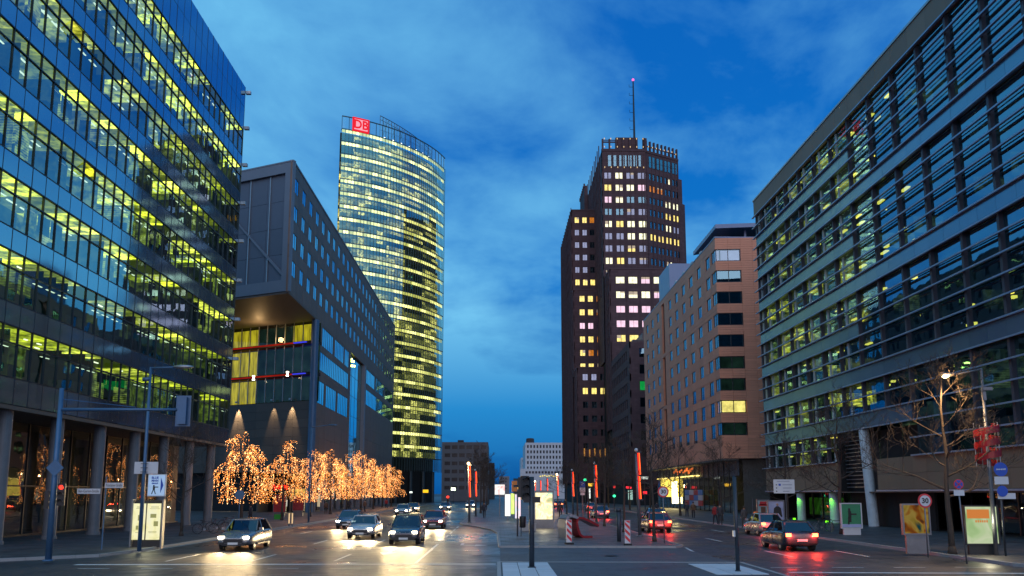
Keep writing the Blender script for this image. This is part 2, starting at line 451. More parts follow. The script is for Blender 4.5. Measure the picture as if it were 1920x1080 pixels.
# hotel block with the truss end
M['stone_b2'] = m_panel('brown_stone', (0.14, 0.098, 0.08), 0.55, 0.2)
M['frame_b2'] = m_panel('pale_metal_frame', (0.14, 0.17, 0.22), 0.45, 0.12)
M['mesh_b2'] = m_panel('grey_mesh_panel', (0.085, 0.115, 0.165), 0.55, 0.15)
M['steel'] = m_plain('steel', (0.35, 0.37, 0.40), 0.35, 0.6)
M['blue_steel'] = m_plain('blue_grey_steel', (0.055, 0.13, 0.24), 0.4, 0.2)
M['brushed'] = m_panel('brushed_metal_wall', (0.085, 0.066, 0.05), 0.4, 0.3, 0.2)
M['beam_red'] = m_emit('red_lit_beam', (0.55, 0.02, 0.01), 0.7, 0.5, 0.3)
M['beam_blue'] = m_emit('blue_lit_beam', (0.05, 0.06, 0.9), 1.0)
M['room_yellow'] = m_emit('yellow_room', (0.85, 0.66, 0.03), 0.85, 0.85, (2.6, 2.6, 0.35))
M['room_dim'] = m_emit('dim_room', (0.03, 0.07, 0.05), 0.4, 0.9, 0.5)
M['spot_head'] = m_emit('spot_lamp_face', (1.0, 0.82, 0.55), 9.0)
# glass tower
M['db_glass'] = m_glass('tower_glass', (0.80, 0.93, 0.92), 1.7, 0.30, 0.02, 0.010, (0.65, 1.0, 1.0))
M['db_strip'] = m_room('tower_ceiling', (1.0, 0.86, 0.30), (0.55, 0.50, 0.08), 1.2, 3.70, 0, 0, 'X', 1.0, 3.0, 0.45, False)
M['db_room'] = m_room('tower_rooms', (1.0, 0.86, 0.20), (0.12, 0.16, 0.03), 1.6, 3.70, 0.3, 0.05, 'X', 0.75, 1.9, 0.04, True)
M['db_frame'] = m_plain('tower_frame', (0.05, 0.08, 0.10), 0.4, 0.4)
M['db_top'] = m_glass('screen_glass', (0.60, 0.78, 0.90), 1.7, 0.2, 0.03, 0.01)
M['red_sign'] = m_emit('red_sign', (0.90, 0.02, 0.04), 1.0)
M['pink_sign'] = m_emit('pink_sign', (1.0, 0.42, 0.52), 1.0)
# brick tower
M['brick_k'] = m_brickwall('dark_clinker_brick', (0.10, 0.060, 0.068), 'stagger', 1.6, 0.62, 0.02, 0.16, 0.8, 0.7)
M['brick_pier'] = m_plain('clinker_pier', (0.088, 0.052, 0.060), 0.8, 0, 0.2)
M['win_yellow'] = m_emit('window_yellow', (1.0, 0.68, 0.18), 2.3, 0.55, 1.1)
M['win_cream'] = m_emit('window_cream', (1.0, 0.86, 0.56), 2.4, 0.5, 1.2)
M['win_pink'] = m_emit('window_pink', (0.95, 0.55, 0.70), 1.8, 0.35, 1.1)
M['win_mauve'] = m_emit('window_mauve', (0.42, 0.42, 0.68), 0.9, 0.3, 1.1)
M['win_orange'] = m_emit('window_orange', (1.0, 0.28, 0.03), 1.0, 0.6, 1.4)
M['win_green'] = m_emit('window_green', (0.01, 0.55, 0.10), 0.8, 0.4, 1.4)
# terracotta block
M['terracotta'] = m_panel('terracotta_slab', (0.64, 0.27, 0.165), 0.6, 0.16)
M['terra_joint'] = m_plain('terracotta_joint', (0.10, 0.045, 0.035), 0.8)
M['curtain_glow'] = m_emit('curtain_glow', (0.01, 0.12, 0.26), 0.28, 0.7, 2.2)  # unlit windows: a faint blue glow put into the backing colour
M['blue_box'] = m_panel('blue_metal_box', (0.16, 0.24, 0.40), 0.35, 0.12)
# louvred block
M['ledge'] = m_plain('louvre_blade', (0.27, 0.37, 0.52), 0.38, 0.4, 0.12)
M['r_spandrel'] = m_sheen('blue_grey_spandrel', (0.07, 0.105, 0.18), 2.0, 0.12, 0.16)
M['r_glass'] = m_glass('sun_glass', (0.80, 0.90, 0.90), 2.3, 0.18, 0.015, 0.012, (0.4, 0.78, 1.0))
M['pane_low'] = m_glass('lower_pane_glass', (0.66, 0.80, 0.80), 2.2, 0.18, 0.015, 0.012, (0.45, 0.82, 1.0))
M['r_parapet'] = m_panel('parapet_stone', (0.24, 0.165, 0.11), 0.6, 0.2)
M['r_stone'] = m_panel('beige_stone', (0.24, 0.17, 0.11), 0.6, 0.2)
M['post'] = m_plain('facade_post', (0.06, 0.06, 0.08), 0.5, 0.1)
M['white_bar'] = m_plain('white_mullion', (0.55, 0.66, 0.72), 0.5)
M['r_room'] = m_room('lamp_lit_office', (0.85, 0.80, 0.06), (0.01, 0.05, 0.05), 2.05, 1.31, 42.0, 8.35, 'Y', 0.65, 1.1, 0.04, True)
M['r_room_dark'] = m_room('dim_office', (0.10, 0.16, 0.08), (0.0, 0.02, 0.03), 2.05, 1.31, 42.0, 8.35, 'Y', 0.35, 0.5, 0.06, True)
M['r_lamp'] = m_emit('ceiling_lamp', (1.0, 0.86, 0.12), 1.6)
M['green_light'] = m_emit('green_light', (0.16, 1.0, 0.01), 2.6)
# far blocks
M['far_grey'] = m_panel('far_grey_render', (0.17, 0.16, 0.17), 0.8)
M['far_white'] = m_panel('far_white_render', (0.62, 0.60, 0.62), 0.8, 0.1)
M['far_dark'] = m_plain('far_window', (0.015, 0.018, 0.03), 0.3)
M['far_brown'] = m_plain('far_brown', (0.06, 0.045, 0.045), 0.8)
M['kerb_dark'] = m_panel('gutter_stone', (0.10, 0.10, 0.10), 0.6)
# ============================================================ SETTING: ground, roads
rng = random.Random(7)
def sheet(name, pts, z, mat):
    b = MB(); b.add([(x, y, z) for x, y in pts], [tuple(range(len(pts)))])
    return b.build(name, mat, kind='structure')
sheet('ground', [(-1500, -300), (1500, -300), (1500, 3500), (-1500, 3500)], -0.05, M['ground'])
sheet('road', [(-60, -60), (60, -60), (60, 700), (-60, 700)], 0.0, M['asphalt'])
def raised(name, pts, z1, mat):
    b = MB(); b.prism(pts, -0.04, z1); return b.build(name, mat, kind='structure')
raised('pavement', [(-60, 36.0), (-21, 36.0), (-18.0, 38.5), (-17.6, 42), (-17.6, 640), (-60, 640)], 0.12, M['pavement'])
raised('pavement', [(20.4, 640), (20.4, 33), (21.5, 29), (24, 26), (60, 26), (60, 640)], 0.12, M['pavement'])
med = [(0.15, 44.6), (9.4, 44.2), (9.9, 45.0), (10.0, 640), (-3.4, 640), (-3.4, 78), (-3.0, 75), (-1.6, 70.5), (-0.4, 65), (0.05, 60)]
raised('median_pavement', med, 0.10, M['median_stone'])
isl = [(0.15, 10), (9.6, 10), (9.9, 34.2), (0.15, 34.7)]
raised('crossing_island', isl, 0.06, M['asphalt_island'])
sheet('crossing_lane', [(0.15, 34.9), (9.9, 34.4), (9.6, 44.0), (0.15, 44.4)], 0.012, M['asphalt_island'])
def kerb(path, z1, w=0.14, st=1.0, name='kerb'):
    b = MB()
    for (x0, y0), (x1, y1) in zip(path, path[1:]):
        L = math.hypot(x1 - x0, y1 - y0); a = math.atan2(y1 - y0, x1 - x0); n = max(1, int(round(L / st)))
        if n > 160: n = 160
        for i in range(n):
            t = (i + .5) / n
            b.box(x0 + (x1 - x0) * t, y0 + (y1 - y0) * t, z1 / 2 - 0.02 + rng.uniform(-.003, .003), L / n - 0.012, w, z1 + 0.04, a)
    return b.build(name, M['kerb'], kind='structure')
kerb([(-21, 36.0), (-18.0, 38.5), (-17.6, 42), (-17.6, 240)], 0.135)
kerb([(24, 26), (21.5, 29), (20.4, 33), (20.4, 240)], 0.135)
kerb(med[:3] + [(10.0, 240)], 0.115); kerb([(-3.4, 240)] + med[5:] + med[:1], 0.115)
kerb([(0.08, 10), (0.08, 34.77), (9.95, 34.27), (9.7, 10)], 0.075)
# pale slabs of the two tactile corners: slabs laid one by one
def slabs(x0, x1, y0, y1, s, skew=0.0):
    ny = int((y1 - y0) / s); nx = int((x1 - x0) / s)
    root = thing_struct('slab_paving')
    for i in range(nx):
        for j in range(ny):
            me = boxmesh(s - 0.03, s - 0.06, 0.05, M['slab'])
            if skew and i > nx * (1 - skew * (ny - j) / ny) : continue
            link('slab', me, root, (x0 + (i + .5) * s, y0 + (j + .5) * s, 0.052 + rng.uniform(-.003, .003)))
def thing_struct(name):
    o = bpy.data.objects.new(name, None); COL.objects.link(o); o['kind'] = 'structure'; return o
slabs(0.2, 2.6, 27.5, 34.4, 0.62)
slabs(7.6, 9.7, 29.2, 34.1, 0.62)
# road markings
def mark(path, wd=0.15, z=0.006, name='lane_marking'):
    b = MB()
    for (x0, y0), (x1, y1) in path:
        a = Vector((x1 - x0, y1 - y0)); n = Vector((-a.y, a.x)).normalized() * wd / 2
        b.quad((x0 + n.x, y0 + n.y, z), (x0 - n.x, y0 - n.y, z), (x1 - n.x, y1 - n.y, z), (x1 + n.x, y1 + n.y, z))
    return b.build(name, M['white_paint'], kind='structure')
mark([((-3.35, 34.9), (-3.35, 48)), ], 0.14)
mark([((-3.35, y), (-3.35, y + 3)) for y in range(50, 75, 5)], 0.14)
for X in (-6.9, -10.4, -14.0):
    mark([((X, y), (X, y + 4)) for y in range(36, 230, 12)], 0.13)
mark([((-17.3, 42), (-17.3, 230))], 0.12)
mark([((-17.0, 34.4), (-0.05, 34.4))], 0.42, name='stop_line')
mark([((x, 32.6), (x + 1.2, 32.6)) for x in (-16, -13.6, -11.2, -8.8, -6.4, -4.0, -1.6)], 0.12)
mark([((10.6, 30.6), (20.0, 30.0))], 0.35, name='stop_line')
mark([((x, 32.6), (x + 1.2, 32.5)) for x in (10.6, 13, 15.4, 17.8)], 0.12)
for X in (13.4, 16.9):
    mark([((X, y), (X, y + 4)) for y in range(38, 230, 12)], 0.13)
mark([((10.0, 44.6), (8.9, 34.0))], 0.12)
def arrow(x, y, left=True, s=1.0):
    b = MB(); d = 1 if left else -1; z = 0.007
    # seen from the far side: shaft along the lane, head pointing across
    b.add([(x - .09, y, z), (x + .09, y, z), (x + .09, y + 2.2 * s, z), (x - .09, y + 2.2 * s, z)], [(0, 1, 2, 3)])
    b.add([(x + .09, y + .0, z), (x + .09, y + .45, z), (x + d * 0.75, y + .30, z), (x + d * 0.75, y - .15, z)], [(0, 1, 2, 3)])
    b.add([(x + d * 0.75, y + .75, z), (x + d * 0.75, y - .6, z), (x + d * 1.45, y + .05, z)], [(0, 1, 2)])
    b.build('turn_arrow', M['white_paint'], kind='structure')
arrow(-1.95, 46.6); arrow(-1.95, 54.5)
b = MB(); b.add([(-5.35, 43.5, .007), (-5.15, 43.5, .007), (-5.15, 41.2, .007), (-5.35, 41.2, .007), (-5.7, 41.2, .007), (-4.8, 41.2, .007), (-5.25, 39.2, .007)], [(0, 1, 2, 3), (4, 5, 6)])
b.build('lane_arrow', M['white_paint'], kind='structure')
# manhole covers and utility patches
for i, (x, y, s) in enumerate([(-1.0, 39.5, .33), (-8.0, 52, .33), (5.2, 38.5, .33), (14.6, 48.2, .33), (3.0, 49.5, .3)]):
    b = MB(); b.lathe([(s, 0.0), (s, 0.012), (s * .93, 0.012), (s * .9, 0.008)], 20, (x, y, 0.1 if y > 44.6 and 0 < x < 10 else 0.004)); b.build('manhole_cover', M['mullion'], kind='structure')

# sealed cracks and gutters
for (x, y, a, L, sd) in [(-9, 37, .3, 9, 1), (-3, 41, 1.4, 7, 2), (-13, 48, .1, 8, 3), (-6.8, 52, 1.5, 16, 4), (13, 36, .2, 7, 5), (15.1, 40, 1.5, 14, 6), (2, 39, .15, 7, 7), (-15, 39, 1.2, 9, 8), (17.6, 34, .9, 6, 9), (4.5, 31, .4, 5, 10), (-1.5, 60, 1.3, 9, 11)]:
    r_ = random.Random(sd); b = MB(); px_, py_ = x, y; n_ = int(L / .5); z = .0665 if (0 < x < 9 and y < 34) else (.016 if 0 < x < 9 and y < 44 else .0045)
    for i in range(n_):
        a2 = a + r_.uniform(-.5, .5); qx, qy = px_ + math.cos(a2) * .5, py_ + math.sin(a2) * .5; w_ = .03 + r_.random() * .02
        nx_, ny_ = -math.sin(a2) * w_, math.cos(a2) * w_
        b.quad((px_ + nx_, py_ + ny_, z), (px_ - nx_, py_ - ny_, z), (qx - nx_, qy - ny_, z), (qx + nx_, qy + ny_, z)); px_, py_ = qx, qy
    b.build('sealed_crack', M['mullion'], kind='structure')
for (x0, x1) in ((-17.52, -17.2), (20.0, 20.32), (-3.75, -3.48)):
    b = MB()
    for i in range(160):
        y = (79 if x1 > -4 and x0 < 0 else 42.5) + i * 1.0; b.quad((x0, y + .01, .005), (x1, y + .01, .005), (x1, y + .99, .005), (x0, y + .99, .005))
    b.build('gutter', M['kerb_dark'], kind='structure')

# ============================================================ wall cutter
def rect_wall(F, us, zs, holes, mat, n0, n1, gap=0.02, jit=0.006):
    """cells of the grid us x zs that lie in no hole become cladding pieces"""
    hs = holes
    us = sorted(set([round(u, 3) for u in us] + [round(v, 3) for h in hs for v in h[:2]]))
    zs = sorted(set([round(z, 3) for z in zs] + [round(v, 3) for h in hs for v in h[2:]]))
    us = [u for i, u in enumerate(us) if i == 0 or u - us[i - 1] > 0.01]
    its = []
    for j in range(len(zs) - 1):
        run = None
        for i in range(len(us) - 1):
            uc, zc = (us[i] + us[i + 1]) / 2, (zs[j] + zs[j + 1]) / 2
            if any(h[0] < uc < h[1] and h[2] < zc < h[3] for h in hs): continue
            d = rng.uniform(-jit, jit)
            its.append(F.item(us[i] + gap / 2, us[i + 1] - gap / 2, zs[j] + gap / 2, zs[j + 1] - gap / 2, n0 + 0.0, n1 + round(d, 3), mat))
    return its
def frange(a, b, st):
    n = max(1, int(round((b - a) / st))); return [a + (b - a) * i / n for i in range(n + 1)]
_wc = {}
def window_meshes(w, h, nv, nh, fr, glass, bar=0.06, dep=0.10, split=None):
    """frame mesh (outer frame, nv vertical and nh horizontal bars) and one pane mesh"""
    k = (round(w, 2), round(h, 2), nv, nh, fr.name, glass.name, bar, split)
    if k in _wc: return _wc[k]
    b = MB()
    b.box(0, 0, h / 2 - bar / 2, w, dep, bar); b.box(0, 0, -h / 2 + bar / 2, w, dep, bar)
    for s in (-1, 1): b.box(s * (w / 2 - bar / 2), 0, 0, bar, dep, h - 2 * bar)
    for i in range(nv): b.box(-w / 2 + w * (i + 1) / (nv + 1), 0, 0, bar, dep * .8, h - 2 * bar)
    for j in range(nh):
        zz_ = (-h / 2 + h * (j + 1) / (nh + 1)) if split is None else split
        b.box(0, 0, zz_, w - 2 * bar, dep * .7, bar * .8)
    fm = b.mesh('window_frame', fr)
    g = MB(); g.box(0, 0, 0, w - bar, 0.02, h - bar); gm = g.mesh('pane', glass)
    _wc[k] = (fm, gm); return _wc[k]
def put_window(parent, F, u0, u1, z0, z1, n, nv=1, nh=0, fr=None, glass=None, back=None, name='window', bar=0.06, base=(0, 0, 0), backd=0.25, split=None):
    fm, gm = window_meshes(u1 - u0, z1 - z0, nv, nh, fr, glass, bar, 0.10, split)
    p = F.p((u0 + u1) / 2, n, (z0 + z1) / 2)
    o = link(name, fm, parent, (p[0] - base[0], p[1] - base[1], p[2] - base[2]), F.rz)
    link('pane', gm, o, (0, 0, 0))
    if back is not None:
        s = 1 if F.N.dot(Vector((-math.sin(F.rz), math.cos(F.rz)))) > 0 else -1
        bm_ = boxmesh(u1 - u0 - 0.04, 0.02, z1 - z0 - 0.04, back)
        link('room', bm_, o, (0, -s * backd, 0))
    return o

# ============================================================ LEFT: glass office block
MOD = 1.395
LY1 = 81.4; LN = 33; LY0 = LY1 - LN * MOD; LX = -26.3
off = thing('office_building', 'blue glass office block with lit strip windows above a colonnade of round columns', 'office building', (LX, LY1, 0))
FL = Face((LX, LY0), (LX, LY1)); BO = (LX, LY1, 0)
L0, LP, LW = 9.05, 4.02, 2.80
sp, tr, wn = [], [], []
def bands():
    yield 7.6, L0
    for k in range(7): yield L0 + k * LP + LW, L0 + (k + 1) * LP
    yield L0 + 7 * LP + LW, 42.45
    yield 42.45, 44.7
for z0, z1 in bands():
    for i in range(LN):
        d = round(rng.uniform(-0.006, 0.006), 3)
        sp.append(FL.item(i * MOD + .02, (i + 1) * MOD - .02, z0 + .02, z1 - .02, -0.10, 0.0 + d, M['spandrel']))
pieces(off, 'spandrel_panel', sp, 300, BO)
openw = set()
for (u, v) in ((148, 68), (178, 330)):
    q = onX(u, v, LX); openw.add((int((q.y - LY0) / MOD), int((q.z - L0) / LP)))
for k in range(8):
    zb = L0 + k * LP
    for i in range(LN):
        if (i, k) in openw:
            continue
        tr.append(FL.item(i * MOD + .03, (i + 1) * MOD - .03, zb + 1.90, zb + LW - .03, -0.09, -0.065, M['glass']))
        wn.append(FL.item(i * MOD + .03, (i + 1) * MOD - .03, zb + .03, zb + 1.84, -0.09, -0.065, M['pane_low']))
pieces(off, 'transom_window', tr, 300, BO)
pieces(off, 'window_pane', wn, 300, BO)
for (i, k) in openw:
    zb = L0 + k * LP
    wn_ = FL.item(i * MOD + .03, (i + 1) * MOD - .03, zb + .03, zb + 1.84, -0.09, -0.065, M['pane_low']); link('window_pane', wn_[0], off, Vector(wn_[1]) - Vector(BO), wn_[2])
    b = MB(); b.box(0, 0, -0.45, MOD - .06, .05, .07); b.box(0, 0, 0.42, MOD - .06, .05, .07); b.box(-MOD / 2 + .06, 0, 0, .07, .05, .8); b.box(MOD / 2 - .06, 0, 0, .07, .05, .8)
    p = FL.p((i + .5) * MOD, 0.28, zb + 2.42)
    o = b.build('open_sash', M['mullion'], off, Vector(p) - Vector(BO)); o.rotation_euler = (rad(-48), 0, FL.rz)
    b = MB(); b.box(0, 0, 0, MOD - .15, .02, .8); g = b.build('pane', M['glass'], o, (0, 0, 0))
b = MB()
for i in range(LN + 1): FL.box(b, i * MOD - .022, i * MOD + .022, 7.6, 44.72, -0.12, 0.012)
b.build('mullion_grid', M['mullion'], off, (-BO[0], -BO[1], 0))
for k in range(8):
    zb = L0 + k * LP
    b = MB()
    for z in (zb, zb + 1.87, zb + LW): FL.box(b, 0, FL.len, z - .035, z + .035, -0.125, 0.016)
    b.build('window_rail', M['mullion'], off, (-BO[0], -BO[1], 0))
# lit storeys behind the glass
lamps = MB()
for k in range(8):
    zb = L0 + k * LP
    b = MB(); FL.box(b, 0, FL.len - .1, zb + LW - .02, zb + LW + .25, -4.6, -0.16); b.build('ceiling', M['room_top'], off, (-BO[0], -BO[1], 0))
    b = MB(); FL.box(b, 0, FL.len - .1, zb, zb + LW - .05, -3.3, -3.2)
    for i in range(1, LN):
        if rng.random() < .45: FL.box(b, i * MOD - .04, i * MOD + .04, zb + .02, zb + LW - .05, -3.2, -0.5 if rng.random() < .5 else -1.3)
        if rng.random() < .22:   # blinds pulled part of the way
            h = rng.choice((.7, 1.1, 1.5)); FL.box(b, i * MOD + .06, (i + 1) * MOD - .06, zb + 1.84 - h, zb + 1.82, -0.34, -0.32)
    b.build('rooms', M['room_wall'], off, (-BO[0], -BO[1], 0))
    b = MB(); FL.box(b, 0, FL.len - .1, zb - .2, zb - .02, -4.6, -0.16)
    for i in range(LN):      # desks, cupboards and plants against the glass
        r = rng.random()
        if r < .35: FL.box(b, i * MOD + .1, i * MOD + rng.uniform(.5, 1.25), zb, zb + rng.uniform(.55, 1.1), -1.3, -0.45)
        elif r < .45: FL.box(b, i * MOD + .3, i * MOD + .75, zb, zb + 1.7, -2.6, -2.1)
    b.build('furniture', M['interior'], off, (-BO[0], -BO[1], 0))
    for i in range(LN):
        if rng.random() < .45:
            FL.box(lamps, i * MOD + .2, (i + 1) * MOD - .3, zb + 1.69, zb + 1.72, -0.42, -0.32)  # glowing bars painted in for the shine of light shelves and mirrored lamps
        if rng.random() < .7:
            n = rng.choice((-1.4, -2.3)); FL.box(lamps, i * MOD + .25, i * MOD + .32 + rng.uniform(0, .9), zb + LW - .09, zb + LW - .03, n - .09, n)
lamps.build('ceiling_lamps', M['tube_lamp'], off, (-BO[0], -BO[1], 0), kind='stuff')  # ceiling lamps together with the glowing light-shelf bars
b = MB()
b.span(LX - 40, LX - 4.7, LY0, LY1 - .05, 0, 44.6); b.span(LX - 4.7, LX - .13, LY1 - .12, LY1 - .02, 7.7, 44.6); b.span(LX - 4.8, LX - .13, LY0, LY1 - .13, 44.4, 44.66)
b.span(LX - 4.7, LX - .13, LY0, LY0 + .1, 7.7, 44.6)
b.build('wall', M['mullion'], off, (-BO[0], -BO[1], 0))
b = MB(); b.span(LX - 4.6, LX - .02, LY0, LY1 - .02, 7.35, 7.58); b.build('soffit', M['soffit'], off, (-BO[0], -BO[1], 0))
for y in (40.3, 45.75, 51.2, 56.7, 62.2, 67.6, 73.2, 78.7):
    b = MB(); b.lathe([(.44, 0.12), (.44, .3), (.38, .32), (.38, 7.35)], 20); b.build('column', M['column'], off, (-27.0 - BO[0], y - BO[1], 0), smooth=False)
# colonnade shop front
FG = Face((LX - 4.5, LY0), (LX - 4.5, LY1))
u = 0.4
n = 0
while u < FG.len - 2:
    for z0, z1, nm in ((0.2, 3.3, 'shop_pane'), (3.35, 7.3, 'shop_pane')):
        it = FG.item(u + .04, u + 2.7, z0, z1, 0.0, 0.03, M['shop_glass']); link(nm, it[0], off, Vector(it[1]) - Vector(BO), it[2])
    b = MB(); FG.box(b, u - .05, u + .04, .12, 7.35, -.06, .08); b.build('shop_mullion', M['mullion'], off, (-BO[0], -BO[1], 0))
    u += 2.74
b = MB(); FG.box(b, 0, FG.len, 3.28, 3.37, -.05, .07); FG.box(b, 0, FG.len, .12, .24, -.05, .07); b.build('shop_rail', M['mullion'], off, (-BO[0], -BO[1], 0))
b = MB(); b.span(LX - 13, LX - 4.9, LY0, LY1, .1, .14); b.span(LX - 13.2, LX - 13, LY0, LY1, .1, 7.4)
b.build('lobby', M['soffit'], off, (-BO[0], -BO[1], 0))
b = MB()
for i in range(9): b.span(LX - 5.9 - (i % 2) * .4, LX - 5.7, LY0 + 2 + i * 5.2, LY0 + 4.8 + i * 5.2, 6.9, 7.02)
b.build('lobby_lamps', M['tube_lamp'], off, (-BO[0], -BO[1], 0))
b = MB()
for (y0, y1, z0, z1, dx) in ((43.4, 45.0, 1.2, 3.0, 5.6), (46.3, 47.5, 2.0, 2.7, 5.9), (52.5, 55, 1.6, 1.9, 6.4), (58.0, 60.5, 1.5, 2.9, 7.2), (64, 65, 1.0, 2.6, 6.5), (70, 71.2, 2.2, 2.9, 5.6), (49.0, 52.0, 1.9, 2.1, 6.2)):
    b.span(LX - dx - .1, LX - dx, y0, y1, z0, z1)
b.build('shop_displays', m_emit('shop_display', (0.95, 0.80, 0.38), 0.75, 0.7, 2.2), off, (-BO[0], -BO[1], 0))
for z in (44.2, 40.3, 36.3, 32.2, 28.2, 24.1, 20.1, 16.1):
    b = MB(); b.box(0.25, 0.25, 0, .5, .35, .3); b.tube([(-.1, 0.1, 0), (.2, .2, 0)], .05, 6)
    b.build('floodlight', M['steel'], off, (0.0, 0.0, z))

# ============================================================ LEFT: stone block with the cantilevered truss end
BX = -27.0; CY = 104.6; BY1 = 214.5
b2 = thing('hotel_building', 'brown stone block with small blue windows and an overhanging grey truss end', 'office building', (BX, 121.4, 0))
OB = (BX, 121.4, 0)
def bb(b, nm, mat, **k): return b.build(nm, mat, b2, (-OB[0], -OB[1], 0), **k)
FS = Face((BX, CY), (BX, BY1))
rows = [(42.5, 44.55), (38.68, 40.73), (34.9, 36.98), (31.1, 33.2)]
cols = [106.9 + 4.31 * i - CY for i in range(25)]
holes = [(c - 1.0, c + 1.0, z0, z1) for c in cols for z0, z1 in rows]
us = [0, FS.len] + [c + 2.155 for c in cols] + [1.2]
wallp = rect_wall(FS, us, [28.6, 46.25], holes, M['stone_b2'], -0.35, 0.0, 0.03)
for c in cols:
    for j, (z0, z1) in enumerate(rows):
        put_window(b2, FS, c - 1.0, c + 1.0, z0, z1, -0.07, 1, 0, M['mullion'], M['b2_glass'], None, base=OB)
uo = 121.4 - CY
low = [(122.3, 125.0, 25.3, 28.3, 1), (126.0, 134.5, 25.3, 28.3, 5), (136.0, 144.0, 25.3, 28.3, 5), (145.0, 149.0, 25.3, 28.3, 2),
       (122.3, 149.0, 21.4, 24.3, 17), (122.3, 128.6, 16.3, 19.8, 3), (130.0, 138.2, 16.3, 19.8, 5), (139.6, 149.0, 16.3, 19.8, 5),
       (169.5, 181, 25.3, 28.3, 5), (183, 196, 25.3, 28.3, 6), (198, 212, 25.3, 28.3, 6), (169.5, 213.5, 20.9, 24.1, 22)]
slot = (151.2, 166.0, 6.0, 28.6)
hl = [(a - CY, c - CY, z0, z1) for a, c, z0, z1, _ in low] + [(slot[0] - CY, slot[1] - CY, slot[2], slot[3])]
wallp += rect_wall(FS, frange(uo, FS.len, 4.3), [6.0, 8.6, 11.2, 13.8, 16.3, 28.6], hl, M['stone_b2'], -0.35, -0.02, 0.03)
pieces(b2, 'stone_panel', wallp, 300, OB)
for a, c, z0, z1, nv in low:
    put_window(b2, FS, a - CY, c - CY, z0, z1, -0.08, nv, 0, M['mullion'], M['b2_glass'], None, base=OB)
put_window(b2, FS, slot[0] - CY, slot[1] - CY, slot[2], slot[3] - .1, -.5, 3, 5, M['mullion'], M['b2_glass'], None, 'tall_window', base=OB)
b = MB(); FS.box(b, slot[1] - CY - .02, slot[1] - CY + 1.3, 0.1, 28.5, -1.8, 0.25); FS.box(b, slot[0] - CY - .1, slot[0] - CY + .1, 6, 28.5, -1.7, -.35); bb(b, 'pier', M['frame_b2'])
b = MB()
for q in ((152.2, 27.3), (153.4, 27.7), (154.2, 26.6), (155.4, 27.6), (156.6, 26.9), (153.0, 26.4)):
    b.box(BX - .30, q[0], q[1], .25, .35, .3)
bb(b, 'lamp_cluster', m_emit('lamp_cluster_glow', (0.85, 0.95, 0.15), 9.0))
EDX, EDY = -0.9003, 0.4352
EL = 24.0
FE = Face((BX + EDX * EL, CY + .02 - EDY * -EL), (BX - .02, CY + .02))
def ue(x, y): return FE.u_of(x, y)
# body
b = MB()
b.prism([(BX - .4, CY + 1.3), (BX - .4, BY1), (BX - 30, BY1), (BX + EDX * EL - .4, CY + EDY * EL + 1.3)], 28.73, 46.2)
b.prism([(BX - .42, 124.6), (BX - .42, 151.1), (BX - 2.0, 151.1), (BX - 2.0, 166.1), (BX - .42, 166.1), (BX - .42, BY1 - .1), (BX - 32, BY1 - .1), (BX - 32, 141.2)], 5.8, 28.68)
bb(b, 'core', M['dark'])
def onF(F, u, v):
    d = _ray(u, v); o3 = Vector((F.o.x, F.o.y)); n = F.N
    t = (n.dot(o3)) / (n.x * d.x + n.y * d.y); return cC + d * t
b = MB()
FE.box(b, 0, EL, 44.9, 46.3, -.5, 0.05); FE.box(b, 0, EL, 28.75, 30.3, -.5, 0.05); FE.box(b, EL - 1.25, EL, 30.3, 44.9, -.5, 0.05)
bb(b, 'end_frame', M['frame_b2'])
its = []
for zz0, zz1 in ((30.3, 33.9), (33.9, 37.5), (37.5, 41.2), (41.2, 44.9)):
    for i in range(7):
        its.append(FE.item(EL - 1.25 - (i + 1) * 3.25 + .02, EL - 1.25 - i * 3.25 - .02, zz0 + .02, zz1 - .02, -.62, -.38, M['mesh_b2']))
pieces(b2, 'end_panel', its, 300, OB)
for pxa in (462, 499):
    q = onF(FE, pxa, 480); uq = ue(q.x, q.y)
    b = MB(); FE.box(b, uq - .07, uq + .07, 30.3, 44.9, -.37, -.22); bb(b, 'end_post', M['steel'])
qa, qb = onF(FE, 446, 404), onF(FE, 532, 519)
ua_, ub_ = ue(qa.x, qa.y), ue(qb.x, qb.y)
sl = (qb.z - qa.z) / (ub_ - ua_)
pts = []
for (uu, dz) in ((ua_ - 6, .28), (EL - 1.25, .28), (EL - 1.25, -.28), (ua_ - 6, -.28)):
    zc = min(44.9, max(30.3, qa.z + sl * (uu - ua_) + dz)); pts.append((uu, zc))
b = MB()
vs = [FE.p(u, n, z) for n in (-.36, -.1) for u, z in pts]
b.add(vs, [(0, 1, 2, 3), (7, 6, 5, 4), (0, 4, 5, 1), (1, 5, 6, 2), (2, 6, 7, 3), (3, 7, 4, 0)]); bb(b, 'diagonal_brace', M['frame_b2'])
b = MB(); b.prism([(BX - .02, CY + .1), (BX - .02, 122), (BX - 28, 135), (BX + EDX * EL, CY + EDY * EL + .1)], 28.45, 28.72); bb(b, 'soffit', M['soffit'])
# roof rim and copings
b = MB(); FS.box(b, 0, FS.len, 46.26, 46.5, -.45, .08); FE.box(b, 0, EL, 46.31, 46.5, -.5, .1); bb(b, 'coping', M['frame_b2'])
